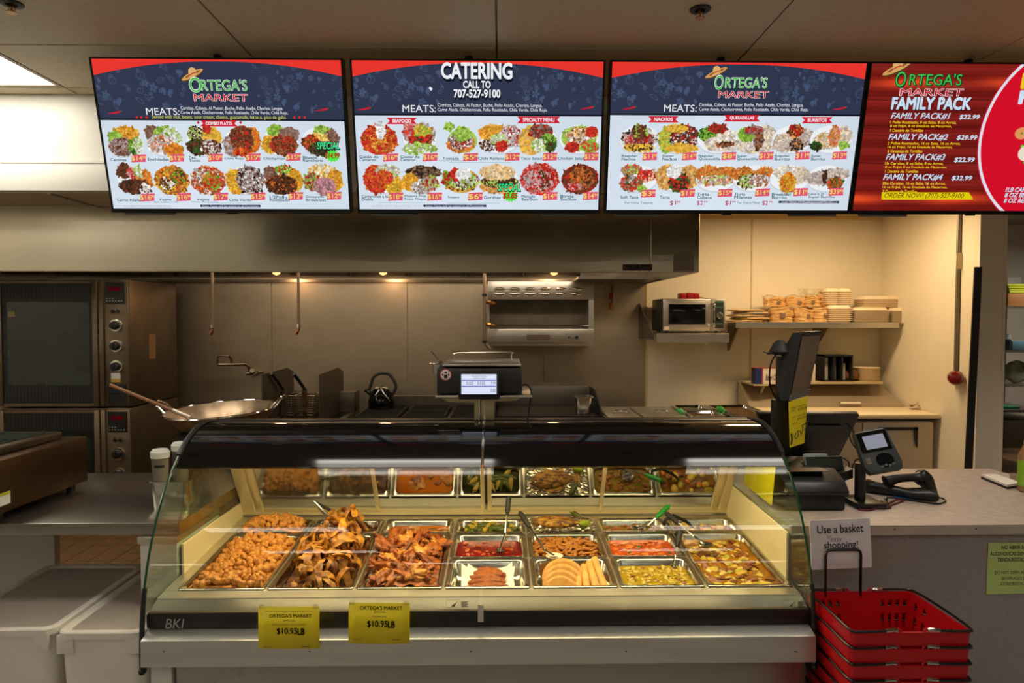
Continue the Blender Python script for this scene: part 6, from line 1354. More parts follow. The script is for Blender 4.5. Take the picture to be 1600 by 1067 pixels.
bm = BM(); box(bm, 1.42, 1.62, 3.32, 3.52, 0.85, 0.885, bev=0.008); prism(bm, [(1.48, 0.88), (1.58, 0.88), (1.57, 1.08), (1.49, 1.08)], 'y', 3.46, 3.50); obj('stand', bm, blk, t)
t = thing('pole_display', 'tall black pole with turned customer screen rising behind the right end of the case', 'display', (P(1222, 0, 3.15).x, 3.15, 0.85))
px_ = P(1222, 650, 3.15).x
bm = BM(); box(bm, px_ - 0.036, px_ + 0.04, 3.13, 3.20, 0.85, P(1222, 625, 3.15).z, bev=0.006); box(bm, px_ - 0.022, px_ + 0.005, 3.14, 3.18, P(1222, 628, 3.15).z, P(1222, 557, 3.15).z, bev=0.004); box(bm, px_ - 0.05, px_ + 0.05, 3.12, 3.21, 0.85, 0.865, bev=0.004); obj('pole', bm, blk, t)
c4 = [P(1252, 519, 3.10), P(1284, 517, 3.27), P(1263, 616, 3.25), P(1232, 626, 3.06)]
back = [P(1209, 537, 3.24), P(1230, 535, 3.38), P(1222, 606, 3.36), P(1205, 616, 3.20)]
bm = BM(); e_ = [v + Vector((-0.032, 0.010, 0.0)) for v in c4]; loft(bm, [c4, e_], (True, True)); obj('housing', bm, blk, t)
back = [P(1222, 548, 3.16), P(1246, 545, 3.34), P(1232, 600, 3.32), P(1212, 608, 3.13)]
bm = BM(); loft(bm, [e_, back], (False, True)); obj('rear_housing', bm, mat('charcoal_ribbed', (40, 40, 38), 0.55), t)
cc = sum(c4, Vector()) / 4; ins_ = [cc + (v - cc) * 0.86 for v in c4]; nrm = (c4[1] - c4[0]).cross(c4[2] - c4[0]).normalized(); nrm = nrm if nrm.dot(EYE - cc) > 0 else -nrm
bm = BM(); loft(bm, [[v + nrm * 0.001 for v in ins_], [v + nrm * 0.004 for v in ins_]]); obj('screen', bm, mat('brown_screen', (108, 86, 70), 0.25, c2=(96, 76, 62), scale=3), t)
bm = BM(); bl = [c4[3], c4[2], c4[2].lerp(c4[1], .09), c4[3].lerp(c4[0], .09)]; loft(bm, [[v + nrm * 0.002 for v in bl], [v + nrm * 0.006 for v in bl]]); obj('label_strip', bm, mat('strip_grey', (96, 94, 90), 0.5), t)
bm = BM(); tube(bm, smoothpath([P(1214, 552, 3.14), P(1204, 570, 3.12), P(1203, 600, 3.12), P(1212, 622, 3.13)]), 0.004, 6); obj('cable', bm, wire_blk, t)
bm = BM(); lathe(bm, [(0.045, 0), (0.05, 0.012), (0.03, 0.05), (0.012, 0.066), (0.001, 0.07)], P(1219, 553, 3.16), 16); tube(bm, smoothpath([P(1192, 549, 3.14), P(1200, 552, 3.14), P(1210, 551, 3.15), P(1230, 552, 3.16)]), [0.002] * 6 + [0.006] * 6 + [0.011] * 7, 8); obj('mount', bm, blk_matte, t)
yc = [P(1232, 628, 3.055), P(1262, 619, 3.23), P(1256, 692, 3.19), P(1234, 699, 3.04)]
t = thing('yellow_price_sheet', 'yellow printed sheet hanging from the turned pole screen', 'sheet', yc[0]); nr2 = (yc[1] - yc[0]).cross(yc[2] - yc[0]).normalized(); nr2 = nr2 if nr2.dot(EYE - yc[0]) > 0 else -nr2
bm = BM(); loft(bm, [yc, [v + nr2 * 0.002 for v in yc]]); obj('sheet', bm, yellow_paper, t)
U_ = (yc[1] - yc[0]); W_ = (yc[3] - yc[0]); fr2 = Matrix.Translation(yc[0] + nr2 * 0.003 - t.location) @ Matrix(((U_.x, 0, -W_.x, 0), (U_.y, 0, -W_.y, 0), (U_.z, 0, -W_.z, 0), (0, 0, 0, 1))) 
for s, a, b, c, d in (("ORTEGA'S", .08, .35, .14, .18), ('MARKET', .1, .3, .2, .23), ('POLLO ASADO', .4, .85, .15, .18), ('$10.95', .45, .9, .21, .27), ('TACOS', .1, .3, .36, .38), ('CHICHARRON', .4, .85, .36, .39), ('$10.95LB', .4, .9, .42, .47), ('MEAT', .1, .4, .5, .52)):
    text(s, fr2, a, b, -d, -c, ink, t, 0.01, 0.0)
bm = BM(); f3 = lambda u, v: yc[0] + U_ * u + W_ * v + nr2 * 0.004
tube(bm, smoothpath([f3(.3, .72), f3(.22, .80), f3(.3, .86), f3(.42, .78), f3(.36, .70), f3(.5, .72), f3(.55, .80), f3(.65, .68), f3(.6, .62), f3(.75, .60), f3(.9, .58), f3(.82, .70), f3(.7, .74)], 4), 0.0016, 5); tube(bm, [f3(.05, .70), f3(.08, .85), f3(.02, .93)], 0.004, 5); obj('handwriting', bm, ink, t)

t = thing('card_terminal', 'black card payment terminal with lit screen on a pole stand', 'card terminal', (P(1357, 0, 2.88).x, 2.88, 0.85))
pX = t.location.x
bm = BM(); box(bm, pX - 0.05, pX + 0.075, 2.80, 2.96, 0.85, 0.875, bev=0.006); cyl(bm, (pX, 2.88, 0.87), (pX, 2.88, 1.03), 0.022, seg=16); obj('stand', bm, blk, t)
M = Matrix.Translation(P(1371, 706, 2.83)) @ Matrix.Rotation(R(8), 4, 'Z') @ Matrix.Rotation(R(9), 4, 'Y') @ Matrix.Rotation(R(-28), 4, 'X')
M = Matrix.Translation(P(1371, 706, 2.83)) @ Matrix.Rotation(R(-4), 4, 'Z') @ Matrix.Rotation(R(-11), 4, 'Y') @ Matrix.Rotation(R(-28), 4, 'X')
bm = BM(); prism(bm, [(-0.068, 0.095), (0.055, 0.095), (0.068, 0.085), (0.078, -0.06), (0.066, -0.088), (-0.062, -0.088), (-0.078, -0.06)], 'y', -0.012, 0.025, M=M); bmesh.ops.bevel(bm, geom=bm.edges[:], offset=0.005, segments=2, affect='EDGES', profile=0.5); obj('housing', bm, mat('graphite', (52, 54, 56), 0.4), t)
bm = BM(); box(bm, -0.066, 0.060, -0.0155, -0.010, 0.0, 0.088, bev=0.002, seg=1, M=M); obj('face', bm, blk_gloss, t)
bm = BM(); box(bm, -0.044, 0.042, -0.0175, -0.014, 0.012, 0.070, M=M); obj('screen', bm, emit('pin_screen', (180, 182, 196), 0.55), t)
bm = BM(); lathe(bm, [(0.036, 0), (0.034, 0.003)], seg=24, M=M @ Matrix.Translation((0.012, -0.012, -0.040)) @ Matrix.Diagonal((1, 1, 0.85, 1)) @ Matrix.Rotation(R(90), 4, 'X')); obj('card_recess', bm, mat('recess_black', (6, 6, 6), 0.8, spec=0.1), t)
bm = BM(); box(bm, -0.062, -0.042, -0.0145, -0.010, -0.045, -0.020, bev=0.002, seg=1, M=M); obj('silver_badge', bm, chrome, t)
bm = BM()
for q in range(4): box(bm, -0.015 + q * 0.016, -0.005 + q * 0.016, -0.018, -0.012, -0.070 + (q % 2) * 0.004, -0.062 + (q % 2) * 0.004, M=M)
obj('key_marks', bm, grey_pl, t)
bm = BM(); tube(bm, smoothpath([P(1325, 664, 2.95), P(1330, 690, 2.93), P(1348, 712, 2.92)]), 0.003, 6); tube(bm, smoothpath([P(1322, 662, 2.95), P(1332, 672, 2.95), P(1345, 700, 2.9), P(1350, 716, 2.88)]), 0.005, 6); tube(bm, smoothpath([P(1330, 735, 3.0), P(1338, 718, 3.0), P(1352, 720, 2.95)]), 0.003, 6); tube(bm, smoothpath([P(1310, 712, 3.0), P(1326, 722, 3.0), P(1324, 740, 3.0)]), 0.003, 6); obj('cable', bm, wire_blk, t)
bm = BM(); prism(bm, [(pX - 0.20, 0.90), (pX - 0.02, 0.96), (pX - 0.02, 1.0), (pX - 0.20, 0.935)], 'y', 2.90, 2.98); obj('support_arm', bm, blk, t)
t = thing('barcode_scanner', 'black handheld barcode scanner lying in its cradle', 'scanner', (P(1420, 0, 3.05).x, 3.02, 0.85)); 
q_ = lambda px, py, Y=3.02: P(px, py, Y)
bm = BM(); rows = []
for px_, y_, h_, w_ in ((1380, 3.10, .03, .03), (1388, 3.08, .042, .04), (1405, 3.05, .036, .045), (1430, 2.99, .028, .045), (1450, 2.95, .036, .042), (1462, 2.93, .03, .03)):
    x_ = P(px_, 0, 3.0).x; rows.append([Vector((x_ + 0.25 * w_ * math.cos(2 * math.pi * i / 12) * 0.2, y_ + w_ * math.cos(2 * math.pi * i / 12), 0.85 + h_ * 1.5 * (0.5 + 0.5 * math.sin(2 * math.pi * i / 12)))) for i in range(12)])
loft(bm, rows); obj('cradle', bm, blk, t, smooth=60)
bm = BM(); tube(bm, smoothpath([q_(1384, 753), q_(1400, 748), q_(1425, 746), q_(1436, 747)], 5), [0.030, .029, .027, .025, .023, .021, .02, .019, .019, .019, .019, .02, .022, .026, .03, .033], 12)
tube(bm, smoothpath([q_(1434, 741), q_(1444, 748), q_(1452, 762), q_(1458, 774)], 4), [.024, .030, .034, .035, .035, .034, .032, .03, .028, .026, .024, .022, .02], 12); obj('scanner_body', bm, blk, t, smooth=60)
bm = BM(); tube(bm, smoothpath([q_(1394, 757), q_(1398, 764), q_(1405, 768), q_(1420, 768), q_(1430, 763)], 4), 0.006, 8); obj('trigger', bm, mat('trigger_beige', (150, 136, 110), 0.4), t)
fz = lambda px, py, h=0.854: onplane(px, py, Vector((0, 0, h)), Vector((0, 0, 1)))
bm = BM(); tube(bm, smoothpath([fz(1455, 776), fz(1472, 778), fz(1477, 783), fz(1465, 787), fz(1440, 784), fz(1405, 779), fz(1385, 777)]), 0.0035, 6); obj('cord', bm, wire_blk, t)
t = thing('key_bunch', 'bunch of keys with dark red lanyard and blue tag on the counter', 'keys', fz(1390, 785, 0.85))
bm = BM(); tube(bm, smoothpath([fz(1342, 796), fz(1360, 797), fz(1375, 791), fz(1390, 786), fz(1403, 780), fz(1412, 782), fz(1402, 786), fz(1380, 794), fz(1392, 793)]), 0.004, 6); obj('lanyard', bm, mat('maroon_cord', (100, 24, 30), 0.6), t)
bm = BM()
for a, b in (((1378, 783), (1392, 789)), ((1384, 780), (1390, 790)), ((1372, 786), (1386, 792))): p, q = fz(*a, 0.858), fz(*b, 0.856); tube(bm, [p, q], 0.003, 5); cyl(bm, p - Vector((0, 0, .002)), p + Vector((0, 0, .002)), 0.009, seg=10)
obj('keys', bm, chrome, t)
bm = BM(); prism(bm, [tuple(fz(*q)[:2]) for q in ((1396, 774), (1424, 776), (1428, 779), (1404, 779))], 'z', 0.851, 0.854); obj('blue_tag', bm, mat('tag_blue', (30, 110, 170), 0.5), t)
t = thing('notepad', 'white notepad with black edge near the back of the counter', 'notepad', fz(1565, 750, 0.85))
pq = [tuple(fz(*q, 0.87)[:2]) for q in ((1533, 741.5), (1556, 741), (1596, 754.5), (1574, 758))]
bm = BM(); prism(bm, pq, 'z', 0.85, 0.862); obj('cover', bm, blk_matte, t); bm = BM(); prism(bm, pq, 'z', 0.862, 0.872); obj('pages', bm, paper_w, t)
bx = fz(1600, 768, 0.85); t = thing('green_label_bottle', 'bottle with lime green label cut by the right edge of the photo', 'bottle', (bx.x + 0.01, bx.y, 0.85))
bm = BM(); lathe(bm, [(0.028, 0), (0.034, 0.006), (0.034, 0.17), (0.02, 0.2), (0.015, 0.22), (0.015, 0.235), (0.001, 0.236)], seg=24); obj('bottle', bm, mat('amber', (150, 110, 80), 0.2), t, local=True)
bm = BM(); lathe(bm, [(0.0355, 0.03), (0.0355, 0.15)], seg=24, caps=(False, False)); obj('label_wrap', bm, mat('lime_label', (140, 180, 40), 0.5), t, local=True)
p_ = fz(1586, 752, 0.85); bm = BM(); lathe(bm, [(0.02, 0), (0.024, 0.035), (0.022, 0.035), (0.019, 0.003)], (p_.x, p_.y, 0.85), 16, caps=(True, True)); tag(obj('small_cup', bm, mat('tan_cup', (170, 150, 130), 0.5)), 'tiny tan cup beside the green-labelled bottle', 'cup')

# sign and baskets
SGY = 2.50
t = thing('basket_sign', 'white sign reading use a basket for easy shopping on a black wire stand', 'sign', (P(1330, 0, SGY).x, SGY, P(1330, 888, SGY).z), (R(-3), R(-2.2), 0))
w_ = P(1378, 0, SGY).x - P(1281, 0, SGY).x; h_ = P(0, 809, SGY).z - P(0, 886.5, SGY).z
bm = BM(); loft(bm, [[Vector((p.x, -0.002, p.y)) for p in rrect(-w_/2, w_/2, 0, h_, 0.006, 0)], [Vector((p.x, 0.002, p.y)) for p in rrect(-w_/2, w_/2, 0, h_, 0.006, 0)]]); obj('board', bm, mat('sign_white', (226, 220, 226), 0.4), t, local=True)
m_si = mat('sign_ink', (34, 30, 44), 0.5); m_sg = mat('sign_grey', (120, 112, 120), 0.5)
for s, a, b, c, d, m, bo in (('Use a basket', .12, .88, .11, .27, m_si, 0.012), ('for', .27, .345, .30, .38, m_sg, 0.0), ('easy', .33, .52, .37, .48, m_sg, 0.0), ('shopping!', .22, .78, .44, .63, m_si, 0.012), ('_______________', .26, .73, .905, .908, m_sg, 0.0)):
    text(s, None, -w_/2 + a * w_, -w_/2 + b * w_, h_ - d * h_, h_ - c * h_, m, t, bo, -0.0035)
sr = thing('basket_stand', 'black wire basket stand behind the red baskets, holding the sign', 'stand', (1.32, 2.42, 0))
ax, bx_ = P(1304, 0, 2.49).x, P(1360.5, 0, 2.49).x; zt_ = P(0, 866, 2.49).z
bm = BM(); tube(bm, [(ax, 2.49, 0.02), (ax, 2.49, zt_ - 0.02), (ax + 0.003, 2.49, zt_ - 0.008), (ax + 0.008, 2.49, zt_ - 0.003), (ax + 0.02, 2.49, zt_), (bx_ - 0.02, 2.49, zt_), (bx_ - 0.008, 2.49, zt_ - 0.003), (bx_ - 0.003, 2.49, zt_ - 0.008), (bx_, 2.49, zt_ - 0.02), (bx_, 2.49, 0.02)], 0.0055, 8); obj('upright_loop', bm, wire_blk, sr)
bm = BM(); tube(bm, [(1.13, 2.16, 0.02), (1.50, 2.16, 0.02), (1.50, 2.49, 0.02), (1.13, 2.49, 0.02)], 0.008, 8, closed=True)
for q in range(5): cyl(bm, (1.15 + q * 0.085, 2.16, 0.026), (1.15 + q * 0.085, 2.49, 0.026), 0.005, seg=6)
obj('base_frame', bm, wire_blk, sr)
BX0, BX1, BY0, BY1, BH = 1.140, 1.527, 2.165, 2.490, 0.225
BRZ = P(1430, 987, BY0).z
bk = thing('shopping_basket', 'top red shopping basket of the stack, inside fully visible', 'basket', ((BX0 + BX1) / 2, (BY0 + BY1) / 2, BRZ - BH), group='stack of red shopping baskets')
hw, hd = (BX1 - BX0) / 2, (BY1 - BY0) / 2; bw, bd_ = hw * 0.84, hd * 0.82
def wall(nu, nv, p00, p10, p01, p11, holes):
    bm = BM(); g = [[bm.verts.new(p00.lerp(p10, i / nu).lerp(p01.lerp(p11, i / nu), j / nv)) for i in range(nu + 1)] for j in range(nv + 1)]
    for j in range(nv):
        for i in range(nu):
            if not holes(i, j): bm.faces.new((g[j][i], g[j][i + 1], g[j + 1][i + 1], g[j + 1][i]))
    return bm
T4 = [Vector((sx * hw, sy * hd, BH - 0.004)) for sx, sy in ((-1, -1), (1, -1), (1, 1), (-1, 1))]; B4 = [Vector((sx * bw, sy * bd_, 0.004)) for sx, sy in ((-1, -1), (1, -1), (1, 1), (-1, 1))]
def hole_long(i, j): return (j in (7,) and i % 2 == 1 and (i < 9 or i > 17)) or (j in (4, 5) and i % 2 == 1 and (i < 9 or i > 17)) or (j in (1, 2) and i % 2 == 1)
def hole_short(i, j): return j in (1, 2, 4, 5, 7) and i % 3 == 1 and not 6 < i < 12
for k in range(4):
    a, b = k, (k + 1) % 4; long_ = k % 2 == 0
    bm = wall(27 if long_ else 19, 9, B4[a], B4[b], T4[a], T4[b], hole_long if long_ else hole_short)
    o = obj('side_wall', bm, red_pl, bk, local=True, smooth=0); o.modifiers.new('s', 'SOLIDIFY').thickness = 0.003
bm = wall(15, 11, B4[0], B4[1], B4[3], B4[2], lambda i, j: i % 2 == 1 and j % 2 == 1); o = obj('bottom', bm, red_pl, bk, local=True, smooth=0); o.modifiers.new('s', 'SOLIDIFY').thickness = 0.003
bm = BM()
outer = rrect(-hw - 0.006, hw + 0.006, -hd - 0.006, hd + 0.006, 0.02, 0); inner = rrect(-hw + 0.002, hw - 0.002, -hd + 0.002, hd - 0.002, 0.016, 0)
loft(bm, [[Vector((p.x, p.y, BH - 0.045)) for p in rrect(-hw - 0.003, hw + 0.003, -hd - 0.003, hd + 0.003, 0.02, 0)], [Vector((p.x, p.y, BH - 0.004)) for p in outer], [Vector((p.x, p.y, BH)) for p in outer], [Vector((p.x, p.y, BH)) for p in inner], [Vector((p.x, p.y, BH - 0.008)) for p in inner]], (False, False)); obj('rim', bm, red_pl, bk, local=True)
for s in (-1, 1):
    path = [(s * 0.055, -hd - 0.004, BH + 0.010), (s * 0.09, -hd - 0.008, BH + 0.007), (s * (hw - 0.02), -hd - 0.010, BH + 0.006), (s * (hw + 0.006), -hd + 0.01, BH + 0.006), (s * (hw + 0.008), 0, BH + 0.010), (s * (hw + 0.006), hd - 0.02, BH + 0.006), (s * (hw - 0.02), hd + 0.006, BH + 0.006), (s * 0.09, hd + 0.004, BH + 0.007), (s * 0.055, hd + 0.002, BH + 0.010)]
    bm = BM(); tube(bm, smoothpath(path, 4), 0.0045, 7); hn = obj('handle', bm, wire_blk, bk, local=True)
    for yy in (-hd - 0.006, hd + 0.004):
        bm = BM(); tube(bm, [(s * 0.050, yy, BH + 0.006), (s * 0.056, yy, BH + 0.010), (s * 0.088, yy - 0.001, BH + 0.008)], 0.006, 8); obj('handle_end', bm, chrome, hn, local=True)
        bm = BM(); tube(bm, [(s * 0.048 + 0.010 * math.cos(q * math.pi / 5), yy + 0.003, BH + 0.010 * math.sin(q * math.pi / 5)) for q in range(6)], 0.004, 7); obj('hinge_loop', bm, red_pl, bk, local=True)
ordn = ['second', 'third', 'fourth', 'fifth', 'sixth', 'seventh', 'eighth']
z0_ = bk.location.z
for k in range(7):
    z_ = z0_ - 0.0545 * (k + 1)
    if z_ < 0.03: break
    dup(bk, (bk.location.x + 0.002 * ((k * 3) % 3 - 1), bk.location.y, z_), None, 'red shopping basket, %s from the top of the stack' % ordn[k])
# ================================================================== MENU SCREENS
TVT = R(13.6)
IW, IH = 1120, 630
rs = np.random.RandomState(5)
YYg, XXg = np.mgrid[0:IH, 0:IW].astype(np.float32)
def lin(c): return np.array(srgb(c), np.float32)
def s255(c): return np.array(c, np.float32)
def ell(img, cx, cy, rx, ry, col, ang=0.0, ring=0.0, alpha=1.0):
    m = int(max(rx, ry)) + 2; x0, x1 = max(0, int(cx) - m), min(IW, int(cx) + m + 1); y0, y1 = max(0, int(cy) - m), min(IH, int(cy) + m + 1)
    if x0 >= x1 or y0 >= y1: return
    X = XXg[y0:y1, x0:x1] - cx; Y = YYg[y0:y1, x0:x1] - cy; c, s = math.cos(ang), math.sin(ang)
    d = np.sqrt(((X * c + Y * s) / rx) ** 2 + ((-X * s + Y * c) / ry) ** 2)
    a = np.clip((1 - d) * min(rx, ry) + 0.5, 0, 1)
    if ring: a = a * np.clip((d - 1) * min(rx, ry) + ring + 0.5, 0, 1)
    a = (a * alpha)[..., None]; img[y0:y1, x0:x1] = img[y0:y1, x0:x1] * (1 - a) + s255(col) * a
def rect(img, x0, x1, y0, y1, col, alpha=1.0):
    x0, x1, y0, y1 = [int(round(v)) for v in (x0, x1, y0, y1)]
    img[max(0, y0):y1, max(0, x0):x1] = img[max(0, y0):y1, max(0, x0):x1] * (1 - alpha) + s255(col) * alpha
def poly(img, pts, col, alpha=1.0):
    pts = [(float(a), float(b)) for a, b in pts]; xs = [p[0] for p in pts]; ys = [p[1] for p in pts]
    x0, x1, y0, y1 = max(0, int(min(xs))), min(IW, int(max(xs)) + 2), max(0, int(min(ys))), min(IH, int(max(ys)) + 2)
    if x0 >= x1 or y0 >= y1: return
    X = XXg[y0:y1, x0:x1] + 0.5; Y = YYg[y0:y1, x0:x1] + 0.5; ins = np.zeros(X.shape, bool)
    for (ax, ay), (bx, by) in zip(pts, pts[1:] + pts[:1]):
        if ay == by: continue
        ins ^= ((ay > Y) != (by > Y)) & (X < (bx - ax) * (Y - ay) / (by - ay) + ax)
    a = ins[..., None] * alpha; img[y0:y1, x0:x1] = img[y0:y1, x0:x1] * (1 - a) + s255(col) * a
C = dict(rice=(226, 150, 40), rice2=(240, 178, 70), bean=(150, 110, 92), bean2=(120, 84, 66), green=(120, 170, 50), lett=(170, 205, 90), dgreen=(50, 100, 40), meat=(110, 60, 40), meat2=(160, 96, 60), pork=(150, 120, 112), pork2=(190, 170, 165), red=(190, 40, 30), tom=(220, 60, 44), orange=(220, 110, 40), brown=(90, 50, 30), crema=(240, 236, 230), tort=(236, 214, 180), bun=(216, 150, 70), bun2=(236, 190, 120), yel=(236, 190, 60), dark=(50, 32, 26), pink=(220, 150, 150), white=(244, 244, 244), fish=(110, 80, 60), fish2=(150, 120, 90), glassy=(200, 190, 190), avo=(150, 190, 70), egg=(250, 220, 130), ham=(200, 130, 150), burr=(214, 200, 186), burr2=(180, 160, 150), black=(30, 30, 30))
